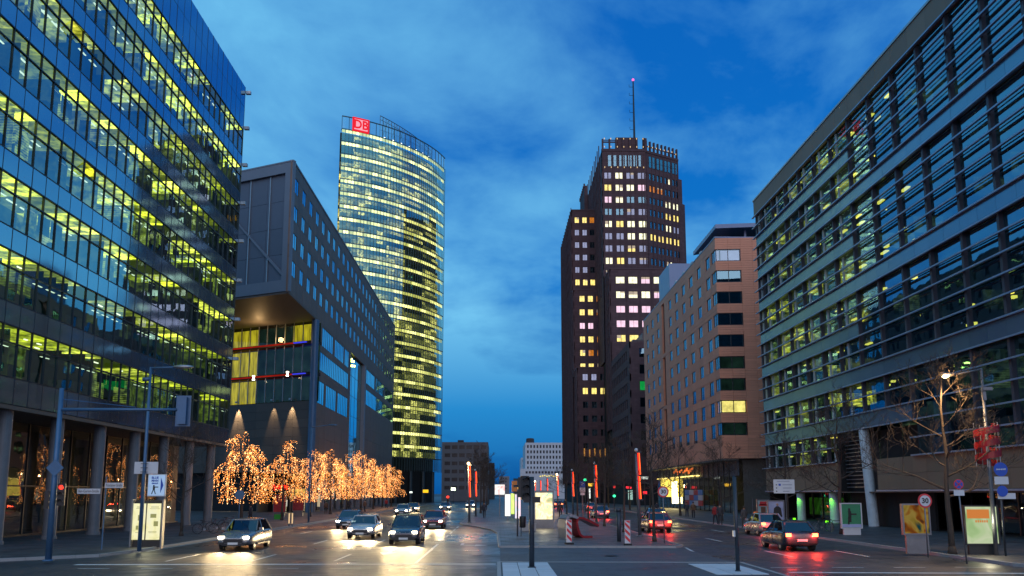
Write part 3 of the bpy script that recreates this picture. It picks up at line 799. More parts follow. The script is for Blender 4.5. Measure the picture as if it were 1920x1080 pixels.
# recessed glass wall
GX, GY = BX, 121.4
GDX, GDY = -0.889, 0.457
GL = 33.0
FW = Face((GX + GDX * GL, GY + GDY * GL), (GX, GY))
b = MB(); b.lathe([(.55, .12), (.55, 28.4)], 18, (GX - .1, GY - .1, 0)); bb(b, 'column', M['blue_steel'])
stor = [(16.5, 20.2), (20.75, 24.9), (25.35, 28.4)]
for si, (z0, z1) in enumerate(stor):
    ng = 18
    for i in range(ng):
        u0 = GL - .7 - (i + 1) * 1.75; u1 = u0 + 1.75
        it = FW.item(u0 + .03, u1 - .03, z0, z1, -.05, -.02, M['glass_clear']); link('window_pane', it[0], b2, Vector(it[1]) - Vector(OB), it[2])
        lit = (7 <= i <= 9) or (si == 2 and i in (1, 2))
        it = FW.item(u0, u1, z0, z1, -1.9 - (i % 3) * .25, -1.8, M['room_yellow'] if lit else M['room_dim']); link('room', it[0], b2, Vector(it[1]) - Vector(OB), it[2])
    b = MB()
    for i in range(ng + 1):
        u0 = GL - .7 - i * 1.75; FW.box(b, u0 - .04, u0 + .04, z0, z1, -.1, .05)
    bb(b, 'mullions', M['steel'])
for z in (20.25, 24.95):
    b = MB(); FW.box(b, 0, GL - .5, z, z + .5, -1.9, 0.0); bb(b, 'floor_edge', M['dark'])
    b = MB(); FW.box(b, 0, GL - 3.3, z - .0, z + .16, 0.9, 1.25); bb(b, 'red_beam', M['beam_red'])
    b = MB(); FW.box(b, GL - 3.25, GL - .9, z + .02, z + .15, 0.9, 1.2); bb(b, 'blue_beam', M['beam_blue'])
its = []
for j in range(8):
    for i in range(9):
        its.append(FW.item(i * 3.65 + .01, (i + 1) * 3.65 - .01, 6.0 + j * 1.3 + .01, 7.3 + j * 1.3 - .01, -.3, -.02, M['brushed']))
pieces(b2, 'metal_panel', its, 300, OB)
b = MB()
b.prism([(GX - .3, GY + .6), (GX - 28, GY + 14.8), (GX - 28, GY + 18), (GX - .5, GY + 3.2)], 16.42, 16.5)
bb(b, 'ledge', M['dark'])
def spot(parent, base, p, d, energy, size, col=(1, .75, .45), blend=.6, r=.05):
    l = bpy.data.lights.new('lamp_light', 'SPOT'); l.energy = energy; l.spot_size = rad(size); l.spot_blend = blend; l.color = col; l.shadow_soft_size = r
    o = bpy.data.objects.new('lamp_light', l); COL.objects.link(o); o.parent = parent
    o.location = Vector(p) - Vector(base); o.rotation_euler = Vector(d).to_track_quat('-Z', 'Y').to_euler(); return o
def point(parent, base, p, energy, col=(1, .75, .45), r=.1):
    l = bpy.data.lights.new('lamp_light', 'POINT'); l.energy = energy; l.color = col; l.shadow_soft_size = r
    o = bpy.data.objects.new('lamp_light', l); COL.objects.link(o); o.parent = parent; o.location = Vector(p) - Vector(base); return o
for (u_, z) in ((GL - 4.0, 20.4), (GL - 10.6, 20.2)):
    p = FW.p(u_, 1.35, z)
    b = MB(); b.lathe([(.12, -.28), (.2, -.1), (.2, 0)], 10, (p[0], p[1], z + .35)); b.lathe([(.2, 0), (.2, .1), (.12, .28)], 10, (p[0], p[1], z - .35)); bb(b, 'facade_lamp', M['spot_head'])
for (u_, e) in ((GL - 4.0, 5000), (GL - 7.5, 2400), (GL - 14.6, 9000)):
    p = FW.p(u_, 0.55, 16.75)
    b = MB(); b.box(p[0], p[1], p[2], .35, .25, .22, FW.rz); bb(b, 'facade_lamp', M['steel'])
    spot(b2, OB, (p[0], p[1], p[2] - .15), (-FW.N.x * .16, -FW.N.y * .16, -1), e, 42)
point(b2, OB, FW.p(GL - 9, 2.5, 26.6), 420, (1, .6, .25), .4)
# ground floor of the stone block: shops
FSG = Face((BX - 2.5, 121.6), (BX - 2.5, BY1))
cols_e = [m_emit('shop_glow', (1.0, 0.62, 0.14), 1.0, 0.8, 1.6), m_emit('shop_white', (0.9, 0.9, 0.8), .9, 0.8, 1.6), m_emit('shop_pale', (0.8, 0.45, 0.22), .35, 0.9, 1.2), m_emit('shop_teal', (0.1, 0.6, 0.5), .5, 0.9, 1.5)]
u = .3
k = 0
while u < FSG.len - 3.2:
    it = FSG.item(u + .05, u + 3.0, 0.25, 5.4, 0, .03, M['shop_glass']); link('shop_pane', it[0], b2, Vector(it[1]) - Vector(OB), it[2])
    b = MB(); FSG.box(b, u - .08, u + .05, .12, 6.0, -.08, .1); FSG.box(b, u, u + 3.1, 4.0, 4.15, -.06, .06); bb(b, 'shop_frame', M['mullion'])
    zb = rng.uniform(.6, 2.2)
    b = MB(); FSG.box(b, u + .3, u + 1.2 + rng.random() * 1.4, zb, zb + rng.uniform(.6, 2.4), -1.6, -1.5); bb(b, 'shop_display', cols_e[(k * 7 + 1) % 4])
    u += 3.1; k += 1
b = MB(); FSG.box(b, -.2, FSG.len, .1, .13, -7, 2.5); FSG.box(b, -.2, FSG.len, .1, 6.0, -5.2, -5); FSG.box(b, -.2, FSG.len, 5.75, 5.98, -5, 2.45); bb(b, 'shop_shell', M['soffit'])
F2 = Face((GX + GDX * GL, GY + GDY * GL + 1.2), (GX - .5, GY + 1.4))
b = MB(); F2.box(b, 0, F2.len, .1, 5.95, -.4, -.2); bb(b, 'shop_shell', M['dark'])
for i in range(14):
    b = MB(); b.box(BX - .3, 124.5 + i * 6.6, 3.05, .55, .55, 5.9); bb(b, 'shop_pier', M['frame_b2'])

# ============================================================ glass tower with the rounded front
def circ(p1, p2, p3):
    ax, ay = p1; bx, by = p2; cx, cy = p3
    d = 2 * (ax * (by - cy) + bx * (cy - ay) + cx * (ay - by))
    ux = ((ax * ax + ay * ay) * (by - cy) + (bx * bx + by * by) * (cy - ay) + (cx * cx + cy * cy) * (ay - by)) / d
    uy = ((ax * ax + ay * ay) * (cx - bx) + (bx * bx + by * by) * (ax - cx) + (cx * cx + cy * cy) * (bx - ax)) / d
    return ux, uy, math.hypot(ax - ux, ay - uy)
TP = [(-44.3, 223.0), (-30.9, 231.2), (-16.9, 253.0)]
tcx, tcy, tr_ = circ(*TP)
a0 = math.atan2(TP[0][1] - tcy, TP[0][0] - tcx); a1 = math.atan2(TP[2][1] - tcy, TP[2][0] - tcx)
if a1 < a0: a1 += 2 * PI
da = 1.02 / tr_
NP = int((a1 - a0) / da)
def tp(i, r=0.0, z=0.0):
    a = a0 + i * da; return (tcx + (tr_ + r) * math.cos(a), tcy + (tr_ + r) * math.sin(a), z)
OT = (TP[0][0], TP[0][1], 0)
db = thing('glass_tower', 'tall rounded glass tower with glowing storeys and a red DB sign on top', 'tower', OT)
def bt(b, nm, mat, **k): return b.build(nm, mat, db, (-OT[0], -OT[1], 0), **k)
def arcwall(b, i0, i1, r0, z0, z1, st=1, gap=0.0):
    for i in range(i0, i1, st):
        p, q = tp(i + gap, r0), tp(i + st - gap, r0)
        b.quad((p[0], p[1], z0), (q[0], q[1], z0), (q[0], q[1], z1), (p[0], p[1], z1))
def arcslab(b, i0, i1, r0, r1, z0, z1, st=2):
    for i in range(i0, i1, st):
        j = min(i + st, i1)
        p, q, r_, s_ = tp(i, r1), tp(j, r1), tp(j, r0), tp(i, r0)
        vs = [(x[0], x[1], z) for z in (z0, z1) for x in (p, q, r_, s_)]
        b.add(vs, [(3, 2, 1, 0), (4, 5, 6, 7), (0, 1, 5, 4), (1, 2, 6, 5), (2, 3, 7, 6), (3, 0, 4, 7)])
TPz, TT = 3.70, 105.45           # storey height, top of the uppermost storey
NF = 26
for k in range(NF):
    zt = TT - k * TPz; zb = zt - TPz
    b = MB(); arcwall(b, 0, NP, 0.0, zb + .12, zt - .12, 1, 0.03); bt(b, 'glass_storey', M['db_glass'])
    b = MB(); arcslab(b, 0, NP, -1.1, -.05, zt - .16, zt + .10); bt(b, 'slab_edge', M['db_frame'])
    if k == NF - 1 : break
    b = MB(); arcwall(b, 0, NP, -.35, zt - 1.0, zt - .17, 1, .03); bt(b, 'lit_ceiling', M['db_strip'])
    b = MB(); arcwall(b, 0, NP, -2.0, zb + .1, zt - .95, 1, 0)
    bt(b, 'rooms', M['db_room'])
for i in range(0, NP + 1):
    b = MB(); p = tp(i, .03); a = a0 + i * da
    b.box(p[0], p[1], (TT + 9) / 2, .13, .07, TT - 9 + .1, a); bt(b, 'mullion', M['db_frame'])
zlow = TT - NF * TPz
b = MB()
back = [tp(0, -2.6)[:2], tp(NP, -2.6)[:2]]
poly = [tp(i, -2.4)[:2] for i in range(0, NP + 1, 2)] + [(-30, 275), (-46, 245)]
b.prism(poly, 0.1, TT - .3); bt(b, 'core', M['dark'])
for i in range(2, NP, 6):
    p = tp(i, -1.4); b = MB(); b.lathe([(.45, .1), (.45, zlow)], 10, (p[0], p[1], 0)); bt(b, 'column', M['db_frame'])
# roof screens
ztop = 109.1
b = MB(); arcwall(b, 0, NP, 0.0, TT + .1, ztop, 1, .04); bt(b, 'roof_screen', M['db_top'])
b = MB(); arcslab(b, 0, NP, -.15, .1, ztop - .1, ztop + .15); 
for i in range(0, NP + 1, 2):
    p = tp(i, 0); b.box(p[0], p[1], (TT + ztop) / 2, .14, .14, ztop - TT, a0 + i * da)
bt(b, 'screen_frame', M['db_frame'])
i1 = int(12)
def hs(i):   # the taller rear screen falls away to the right
    t = (i - i1) / (NP - 7 - i1); return ztop + 3.6 * max(0, 1 - t)
b = MB()
for i in range(i1, NP - 7):
    p, q = tp(i, -1.6), tp(i + 1, -1.6)
    b.quad((p[0], p[1], TT), (q[0], q[1], TT), (q[0], q[1], hs(i + 1)), (p[0], p[1], hs(i)))
bt(b, 'rear_screen', M['db_top'])
b = MB()
for i in range(i1, NP - 6):
    p = tp(i, -1.6); b.box(p[0], p[1], (TT + hs(i)) / 2, .14, .14, hs(i) - TT)
for i in range(i1, NP - 7):
    b.tube([tp(i, -1.6, hs(i)), tp(i + 1, -1.6, hs(i + 1))], .12, 4); b.tube([tp(i, -1.6, hs(i) - 1.2), tp(i + 1, -1.6, hs(i + 1) - 1.2)], .07, 4)
for i in (i1 + 1, i1 + 4, i1 + 7): b.tube([tp(i, -1.8, TT + 1), tp(i + 2, -2.0, hs(i) - .4)], .1, 4); b.tube([tp(i + 2, -1.8, TT + 1), tp(i, -2.0, hs(i) - .4)], .1, 4)
bt(b, 'rear_screen_frame', M['db_frame'])
b = MB()
for i in range(i1 + 1, NP - 2, 3):
    p = tp(i, -.6, TT + .35); b.box(p[0], p[1], p[2], .35, .35, .22)
bt(b, 'roof_lamps', m_emit('roof_lamp', (1.0, .95, .75), 5.0))
# red sign: frame, field, letters
def text_mesh(body, size, mat, ext=0.03, bold=0.0):
    cu = bpy.data.curves.new('text', 'FONT'); cu.body = body; cu.size = size; cu.extrude = ext; cu.offset = bold
    cu.align_x = 'CENTER'; cu.align_y = 'CENTER'; cu.resolution_u = 3
    o = bpy.data.objects.new('text_tmp', cu); COL.objects.link(o)
    dg = bpy.context.evaluated_depsgraph_get(); me = bpy.data.meshes.new_from_object(o.evaluated_get(dg))
    bpy.data.objects.remove(o); bpy.data.curves.remove(cu)
    me.materials.clear(); me.materials.append(mat); return me
def put_text(body, size, mat, parent, loc, rz=0.0, ext=.02, bold=0.0, sx=1.0, name='lettering'):
    o = link(name, text_mesh(body, size, mat, ext, bold), parent, loc)
    o.rotation_euler = (PI / 2, 0, rz); o.scale = (sx, 1, 1); return o
ps, pe = tp(3.0, .35), tp(7.6, .35)
FD = Face(ps[:2], pe[:2]); zc = 107.3; hh = 2.0
b = MB(); FD.box(b, 0, FD.len, zc - hh, zc + hh, -.3, 0); bt(b, 'sign_field', M['pink_sign'])
b = MB()
for (u0, u1, z0, z1) in ((-.1, FD.len + .1, zc + hh - .4, zc + hh + .05), (-.1, FD.len + .1, zc - hh - .05, zc - hh + .4), (-.1, .35, zc - hh + .4, zc + hh - .4), (FD.len - .35, FD.len + .1, zc - hh + .4, zc + hh - .4)):
    FD.box(b, u0, u1, z0, z1, -.32, .08)
bt(b, 'sign_frame', M['red_sign'])
pm = FD.p(FD.len / 2, .06, zc - .05)
put_text('DB', 3.6, M['red_sign'], db, Vector(pm) - Vector(OT), FD.rz, .05, .09, .92)
print('tower', tcx, tcy, tr_, NP)

# ============================================================ RIGHT: dark brick tower
def pw(b, F, u0, u1, z0, z1, rows, cols, d=.28):
    """brick bands between window rows, piers between window columns"""
    zs = [z0] + [v for r in sorted(rows) for v in r] + [z1]
    for i in range(0, len(zs), 2):
        if zs[i + 1] - zs[i] > .02: F.box(b, u0, u1, zs[i], zs[i + 1], -d, 0)
    cs = [u0] + [v for c in sorted(cols) for v in c] + [u1]
    for r in rows:
        for i in range(0, len(cs), 2):
            if cs[i + 1] - cs[i] > .02: F.box(b, cs[i], cs[i + 1], r[0], r[1], -d, -.003)
def ribs(b, F, us, z0, z1, w=.3, d=.14):
    for u in us: F.box(b, u - w / 2, u + w / 2, z0, z1, 0.0, d)
OK_ = (30.6, 232, 0)
kt = thing('brick_tower', 'dark red brick skyscraper with stepped shoulders, lit window pairs and a rooftop mast', 'tower', OK_)
def bk(b, nm, mat, **k): return b.build(nm, mat, kt, (-OK_[0], -OK_[1], 0), **k)
M['blind'] = m_emit('backlit_blind', (0.85, 0.60, 0.42), 0.8, 0.3, 1.5)
KW = {'y': M['win_yellow'], 'c': M['win_cream'], 'p': M['win_pink'], 'm': M['win_mauve'], 'o': M['win_orange'], 'b': M['glass_dark'], 'g': M['win_green'], 'd': M['dark']}
def kwin(F, u0, u1, z0, z1, code, parent=None, base=None, nv=1):
    parent = parent or kt; base = base or OK_
    if code in 'bd':
        put_window(parent, F, u0, u1, z0, z1, -.22, nv, 0, M['mullion'], M['glass_dark'], None, base=base, bar=.07)
    else:
        o = put_window(parent, F, u0, u1, z0, z1, -.20, nv, 0, M['mullion'], M['glass_clear'], KW[code], base=base, bar=.07, backd=.10)
        if rng.random() < .25:
            hb = rng.choice((.35, .6, .9)); s_ = 1 if F.N.dot(Vector((-math.sin(F.rz), math.cos(F.rz)))) > 0 else -1
            wb = (u1 - u0) * (.5 if nv and rng.random() < .5 else 1) - .1
            link('blind', boxmesh(wb, .02, hb, M['blind']), o, ((-1 if rng.random() < .5 else 1) * ((u1 - u0) - .1 - wb) / 2, -s_ * .05, (z1 - z0) / 2 - hb / 2 - .05))
KP = 3.70
zA = onY(1178, 329, 232).z      # centre of the first regular row
FA = Face((30.6, 232), (43.6, 232))
colsA = []
pairs = [(1135.9, 1142, 1143, 1149.2), (1157, 1163.2, 1164.2, 1171), (1178, 1184.2, 1185.4, 1192.3), (1199.6, 1206, 1207.4, 1214.7)]
for a, b_, c, d in pairs:
    colsA.append((FA.u_of(onY(a, 500, 232).x, 232), FA.u_of(onY(d, 500, 232).x, 232)))
pat = ['mcmm', 'yccp', 'pcbb', 'bbmm', 'cycc', 'mmcc', 'mmym', 'cymm', 'mmbb']
rowsA = [(zA - KP * k - .98, zA - KP * k + .98) for k in range(9)]
tall = (zA + 2.95, zA + 6.3)
wallm = MB()
ztA = onY(1180, 262, 232).z
pw(wallm, FA, 0, 13, 40, ztA - 3.6, rowsA, colsA)
for k, (z0, z1) in enumerate(rowsA):
    for c, ch in zip(colsA, pat[k]): kwin(FA, c[0], c[1], z0, z1, ch)
# tall storey
tc_ = frange(1.6, 12.2, 1.52)
for c in tc_[:-1]:
    put_window(kt, FA, c + .2, c + 1.3, tall[0] - .2, tall[1], .03, 0, 1, M['mullion'], M['glass_dark'], None, base=OK_, bar=.08)
midA = [(colsA[i][1] + colsA[i + 1][0]) / 2 for i in range(3)]
ribs(wallm, FA, [.35] + [(c[0] + c[1]) / 2 for c in colsA] + midA + [12.6], 66.0, ztA - 4.0)
b = MB(); FA.box(b, 0, 13, ztA - 3.6, ztA - 2.9, -.6, .15); bk(b, 'cornice', M['brick_k'])
# crown: open piers, with a taller central block
b = MB()
for u in frange(.4, 12.6, 1.9): FA.box(b, u - .25, u + .25, ztA - 2.9, ztA + (.2 if u < 4 else .6), -.5, .1)
FA.box(b, 0.4, 4.6, ztA - .9, ztA - .5, -.35, -.1); FA.box(b, 0.4, 4.6, ztA - .2, ztA, -.35, -.1)
FA.box(b, 4.4, 10.4, ztA - 2.9, ztA + .9, -2.4, -.45)
bk(b, 'crown', M['brick_k'])
b = MB()
for u in frange(.9, 12.4, 1.9):
    for z in (ztA - 2.3, tall[0] - .5): b.box(*FA.p(u, .2, z), .18, .12, .4)
    b.box(*FA.p(u, .15, ztA + .25), .2, .14, .4)
bk(b, 'crown_lamps', m_emit('crown_lamp', (1.0, .70, .36), 1.0))
FB = Face((43.6, 232), (54.8, 238.6))
colsB = []
for i in range(4):
    u = 1.3 + i * 3.05; colsB += [(u, u + .85), (u + 1.35, u + 2.2)]
zB = zA
patB = ['bbbbbcbb', 'oooobbbb', 'bbbbcccc', 'bbbbyyyy', 'bbbbccmm', 'yyyyyyyy', 'bbbbbbbb', 'bbbbccbb', 'bbbbbbbb']
pw(wallm, FB, 0, FB.len, 40, ztA - 3.9, rowsA, colsB)
for k, (z0, z1) in enumerate(rowsA):
    for c, ch in zip(colsB, patB[k]): kwin(FB, c[0], c[1], z0, z1, ch, nv=0)
for c in colsB: put_window(kt, FB, c[0] - .1, c[1] + .1, tall[0] - .2, tall[1], .03, 0, 1, M['mullion'], M['glass_dark'], None, base=OK_, bar=.08)
ribs(wallm, FB, [.4] + [1.3 + i * 3.05 + 1.1 for i in range(4)] + [1.3 + i * 3.05 + 2.62 for i in range(3)] + [FB.len - .4], 60.0, ztA - 4.1)
b = MB(); FB.box(b, 0, FB.len, ztA - 3.9, ztA - 3.2, -.6, .15)
for u in frange(.5, FB.len - .4, 1.45): FB.box(b, u - .2, u + .2, ztA - 3.2, ztA - .1, -.5, .1)
FB.box(b, .3, FB.len - .3, ztA - 1.9, ztA - 1.6, -.4, -.15)
FA.box(b, 12.3, 13.5, ztA - 3.6, ztA + .5, -.8, .1)
bk(b, 'crown', M['brick_k'])
b = MB()
for u in frange(1.2, FB.len - 1, 1.45): b.box(*FB.p(u, .15, ztA - 1.5 - (u % .4)), .16, .12, .4)
bk(b, 'crown_lamps', MATS['crown_lamp'])
# street side of the main shaft and stepped parts
FSd = Face((30.6, 282), (30.6, 232), True)
FSd.N = Vector((-1, 0))
colsS = [(u, u + 1.5) for u in frange(3, 46, 3.9)]
pw(wallm, FSd, 0, 50, 40, ztA - 3.6, rowsA, colsS)
for k, (z0, z1) in enumerate(rowsA):
    for c in colsS: 
        if rng.random() < 0.5: put_window(kt, FSd, c[0], c[1], z0, z1, -.22, 1, 0, M['mullion'], M['glass_dark'], None, base=OK_, bar=.07)
ribs(wallm, FSd, [c[0] - 1.2 for c in colsS], 60, ztA + .2, .4, .25)
wallm2 = MB()
wallm2.prism([(31.1, 232.5), (43.3, 232.5), (54.3, 239.1), (54.7, 262), (31.1, 282)], 0.1, ztA - 3.7)
bk(wallm2, 'core', M['dark'])
# small setbacks at the right edge
b = MB(); b.prism([(54.8, 238.6), (55.9, 239.3), (55.9, 255), (54.8, 255)], 20, zA + 1.6); b.prism([(55.9, 239.3), (56.8, 240.2), (56.8, 255), (55.9, 255)], 20, zA - 6); bk(b, 'setback', M['brick_k'])
def tier(x0, x1, y, yb, ztop, zbot, colpx, rowz, patt, side=True, nv=1):
    F = Face((x0, y), (x1, y)); cols_ = [(a - x0, b_ - x0) for a, b_ in colpx]
    pw(wallm, F, 0, x1 - x0, zbot, ztop, rowz, cols_)
    for k, (z0, z1) in enumerate(rowz):
        for c, ch in zip(cols_, patt[k % len(patt)]): kwin(F, c[0], c[1], z0, z1, ch, nv=nv)
    ribs(wallm, F, [(cols_[i][1] + cols_[i + 1][0]) / 2 for i in range(len(cols_) - 1)] + [.3, x1 - x0 - .3], zbot, ztop - .6, .25, .1)
    Fs = Face((x0, yb), (x0, y), True); Fs.N = Vector((-1, 0))
    cs = [(u, u + 1.4) for u in frange(1.5, (yb - y) - 3, 3.6)] if (yb - y) > 8 else []
    pw(wallm, Fs, 0, yb - y, zbot, ztop, rowz, cs)
    ribs(wallm, Fs, frange(.3, yb - y - .3, 3.6), zbot, ztop + .9, .35, .2)
    bb_ = MB(); bb_.span(x0 + .45, x1, y + .45, yb, 0.1, ztop - .05); bk(bb_, 'core', M['dark'])
    b = MB(); F.box(b, -.1, x1 - x0, ztop, ztop + .35, -.4, .12); Fs.box(b, 0, yb - y, ztop, ztop + .35, -.4, .12); bk(b, 'coping', M['brick_pier'])
def xs(pxs, y, v=600): return [(onY(a, v, y).x, onY(c, v, y).x) for a, c in pxs]
z2 = onY(1190, 505, 222).z
r2 = [(onY(1190, 525 + 27.3 * k, 222).z - .98, onY(1190, 525 + 27.3 * k, 222).z + .98) for k in range(5)]
tier(31.0, 47.5, 222, 232, z2, 20, xs([(1155.3, 1172), (1179, 1196), (1203, 1219.5), (1226.5, 1240)], 222, 560), r2, ['ccpc', 'cccp', 'pppc', 'pppp', 'yycp'])
z87 = onY(1100, 395, 250).z
r1 = [(onY(1095, 412.5 + 23.35 * k, 250).z - .95, onY(1095, 412.5 + 23.35 * k, 250).z + .95) for k in range(6)]
wcols = xs([(1078.4, 1086.8), (1092.8, 1101.5), (1106.6, 1116)], 250, 500)
tier(wcols[0][0] - 1.0, 30.7, 250, 292, z87, 6, wcols, r1, ['yyo', 'mmd', 'mmd', 'mmd', 'mmd', 'yyy'])
r1b = [(onY(1100, 560 + 25.4 * k, 246).z - .95, onY(1100, 560 + 25.4 * k, 246).z + .95) for k in range(6)]
wc2 = xs([(1087, 1096.8), (1102.6, 1112.6), (1119, 1128.3)], 246, 600)
tier(wcols[0][0] - 1.0, 30.8, 246, 250, onY(1100, 544, 246).z, 38, wc2, r1b, ['yyo', 'yyo', 'ppd', 'yyo', 'yoo', 'yyo'])
r3 = [(onY(1110, 707 + 26 * k, 238).z - .95, onY(1110, 707 + 26 * k, 238).z + .95) for k in range(7)]
wc3 = xs([(1093, 1103), (1109.5, 1119.5), (1126, 1136)], 238, 760)
tier(wcols[0][0] - .9, 31.1, 238, 246, onY(1100, 690, 238).z, 6, wc3, r3, ['mmd', 'yyy', 'bbb', 'ddd', 'ddd', 'ddd', 'ddd'])
b = MB(); b.span(29.3, 30.5, 268, 282, 60, onY(1100, 348, 268).z)
for y in frange(268, 282, 2.2): b.box(29.3, y, onY(1100, 348, 268).z, .5, .5, 1.2)
bk(b, 'setback', M['brick_k'])
bk(wallm, 'wall', M['brick_k'])
# ground storey: arcade of the tower, dark with a few warm lamps
b = MB(); 
for i in range(5): b.box(24.3 + i * 1.6, 237.6, 3, .6, .6, 6)
bk(b, 'arcade_pier', M['brick_pier'])
b = MB()
for i in range(5): b.box(25 + i * 1.5, 237.2, 14.5 - (i % 2) * .3, .35, .1, 2.2)
bk(b, 'arcade_lamps', m_emit('arcade_glow', (1, .45, .1), .5))
# mast
mx, my = onY(1189, 240, 242).x, 242
b = MB(); zt_ = onY(1189, 152, 242).z
b.tube([(mx, my, ztA - 3), (mx, my, ztA + 8), (mx, my, zt_)], [.42, .32, .2], 8); bk(b, 'mast', M['mullion'])
b = MB()
for z in frange(ztA + 5, zt_ - 2, 2.6): b.tube([(mx, my, z), (mx - 1.3, my, z), (mx - 1.3, my, z + .8)], .07, 4)
bk(b, 'mast_aerials', M['mullion'])
b = MB(); b.lathe([(.1, 0), (.35, .2), (.35, .6), (.1, .8)], 8, (mx, my, zt_)); bk(b, 'mast_light', m_emit('mast_light_red', (1, .1, .35), 2.5))

# ============================================================ RIGHT: lower dark annex
AX0, AY0 = 31.0, 191.0
an = thing('brick_annex', 'low dark brick block in front of the tower, with one pair of green lit windows', 'office building', (AX0, AY0, 0))
OA = (AX0, AY0, 0)
def ba(b, nm, mat, **k): return b.build(nm, mat, an, (-OA[0], -OA[1], 0), **k)
FN = Face((AX0, AY0), (AX0 + 14, AY0)); FT = Face((AX0, 222), (AX0, AY0), True); FT.N = Vector((-1, 0))
zt = onY(1190, 640, AY0).z
rz_ = [(onY(1190, 661 + 31.0 * k, AY0).z - 1.1, onY(1190, 661 + 31.0 * k, AY0).z + 1.1) for k in range(7)]
wm = MB()
cN = [(2.3, 7.3), (8.4, 13.4)]
pw(wm, FN, 0, 14, 5, zt, rz_, cN)
cT = [(1.2 + 3.0 * i, 3.3 + 3.0 * i) for i in range(9)]
pw(wm, FT, 0, 31, 5, zt, rz_, cT)
ba(wm, 'wall', M['brick_k'])
for k, (z0, z1) in enumerate(rz_):
    for c in cN: kwin(FN, c[0], c[1], z0, z1, 'g' if (k == 2 and c[0] < 3) else 'b', an, OA, 3)
    for c in cT: put_window(an, FT, c[0], c[1], z0, z1, -.22, 2, 0, M['mullion'], M['glass_dark'], None, base=OA)
b = MB(); b.span(AX0 + .45, AX0 + 14, AY0 + .45, 222, .1, zt - .05); ba(b, 'core', M['dark'])
b = MB(); b.prism([(AX0 + 1, AY0 + 1), (AX0 + 14, AY0 + 1), (AX0 + 14, 221), (AX0 + 1, 221)], zt, zt + .6); b.prism([(AX0 + 4, AY0 + 5), (AX0 + 14, AY0 + 5), (AX0 + 14, 218), (AX0 + 4, 218)], zt + .6, zt + 3.0); ba(b, 'roof', M['far_dark'])

# ============================================================ RIGHT: terracotta block
TX, TY0, TY1 = 31.0, 113.6, 171.8
te = thing('terracotta_building', 'orange terracotta block with corner windows and square blue windows along the street', 'office building', (TX, TY0, 0))
OO = (TX, TY0, 0)
def bo(b, nm, mat, **k): return b.build(nm, mat, te, (-OO[0], -OO[1], 0), **k)
FO = Face((TX, TY1), (TX, TY0)); 
assert FO.N.x < 0
FX = Face((TX, TY0), (TX + 11, TY0 - .9))
tr_rows = [(35.55 - 3.095 * k, 37.3 - 3.095 * k) for k in range(9)]
yc = [118.1, 123.5, 128.8, 134.2, 139.7, 145.1, 156.3, 161.9, 167.6]
hO = []
for j, (z0, z1) in enumerate(tr_rows):
    big = j >= 6
    hO.append((FO.u_of(TX, 115.9), FO.len + .01, z0, z1))
    for y in yc: hO.append((FO.u_of(TX, y + 1.15), FO.u_of(TX, y - 1.15), z0 - (.25 if big else 0), z1))
slots = [(28.6, 38.0), (18.9, 27.9), (10.2, 18.2)]
for z0, z1 in slots: hO.append((FO.u_of(TX, 152.4), FO.u_of(TX, 150.0), z0, z1))
zcuts = [7.6, 9.2, 38.95]
for z0, z1 in tr_rows: zcuts += [z0, z1]
its = rect_wall(FO, [0, FO.len] + [FO.u_of(TX, y + 2.7) for y in yc], zcuts, hO, M['terracotta'], -.35, 0, .03)
hX = [(-.01, 3.55, z0, z1) for z0, z1 in tr_rows]
zfine = []
for j in range(9):
    zlo = tr_rows[j][1]; zhi = tr_rows[j - 1][0] if j else 38.95
    n = 4 if j else 5
    zfine += [zlo + (zhi - zlo) * i / n for i in range(n + 1)]
zfine += [7.6 + (10.79 - 7.6) * i / 8 for i in range(9)]
for z0, z1 in tr_rows: zfine += [z0 + (z1 - z0) * i / 5 for i in range(6)]
itX = rect_wall(FX, [0, 1.8, 3.55, 5.2, 7.0, 9.0, 11], zfine, hX, M['terracotta'], -.3, 0, .025, .003)
pieces(te, 'terracotta_slab', its, 300, OO); 
pieces(te, 'facing_slab', itX, 300, OO)
for j, (z0, z1) in enumerate(tr_rows):
    big = j >= 6
    for y in yc:
        lit = (j, y) in ((5, 128.8),) 
        lit2 = j == 8 and y in (128.8, 139.7, 145.1, 156.3)
        back = M['win_cream'] if lit else (M['win_yellow'] if lit2 and y != 128.8 or lit2 else M['curtain_glow'])
        put_window(te, FO, FO.u_of(TX, y + 1.15), FO.u_of(TX, y - 1.15), z0 - (.25 if big else 0), z1, -.13, 1, 0, M['mullion'], M['glass_dark'] if back is M['curtain_glow'] else M['glass'], back, base=OO)
    code = {5: M['win_yellow'], 7: M['win_yellow']}.get(j, M['curtain_glow'])
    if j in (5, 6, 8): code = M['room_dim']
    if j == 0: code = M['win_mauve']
    put_window(te, FX, .05, 3.5, z0, z1, -.12, 1, 0, M['mullion'], M['glass_dark'] if code is M['curtain_glow'] else M['glass'], code, base=OO, bar=.1, backd=.6)
    put_window(te, FO, FO.u_of(TX, 115.85), FO.len - .05, z0, z1, -.12, 1, 0, M['mullion'], M['glass'], code if j != 0 else M['curtain_glow'], base=OO, bar=.1, backd=.6)
    b = MB()
    if big:
        for y in yc:
            for dz in (.15, .5, .85): b.box(TX - .12, y, z0 - .25 + dz, .03, 2.3, .03)
        bo(b, 'railing', M['mullion'])
b = MB(); b.span(TX + .9, TX + 22, TY0 + 1.1, TY1, 7.6, 38.7); bo(b, 'core', M['dark'])
b = MB(); b.span(TX + .35, TX + .9, 116, 150, 7.6, 38.7); b.span(TX + .35, TX + .9, 152.5, TY1, 7.6, 38.7); b.span(TX + 3.7, TX + 11, TY0 + .2, TY0 + 1.1, 7.6, 38.7); bo(b, 'back_wall', M['terra_joint'])
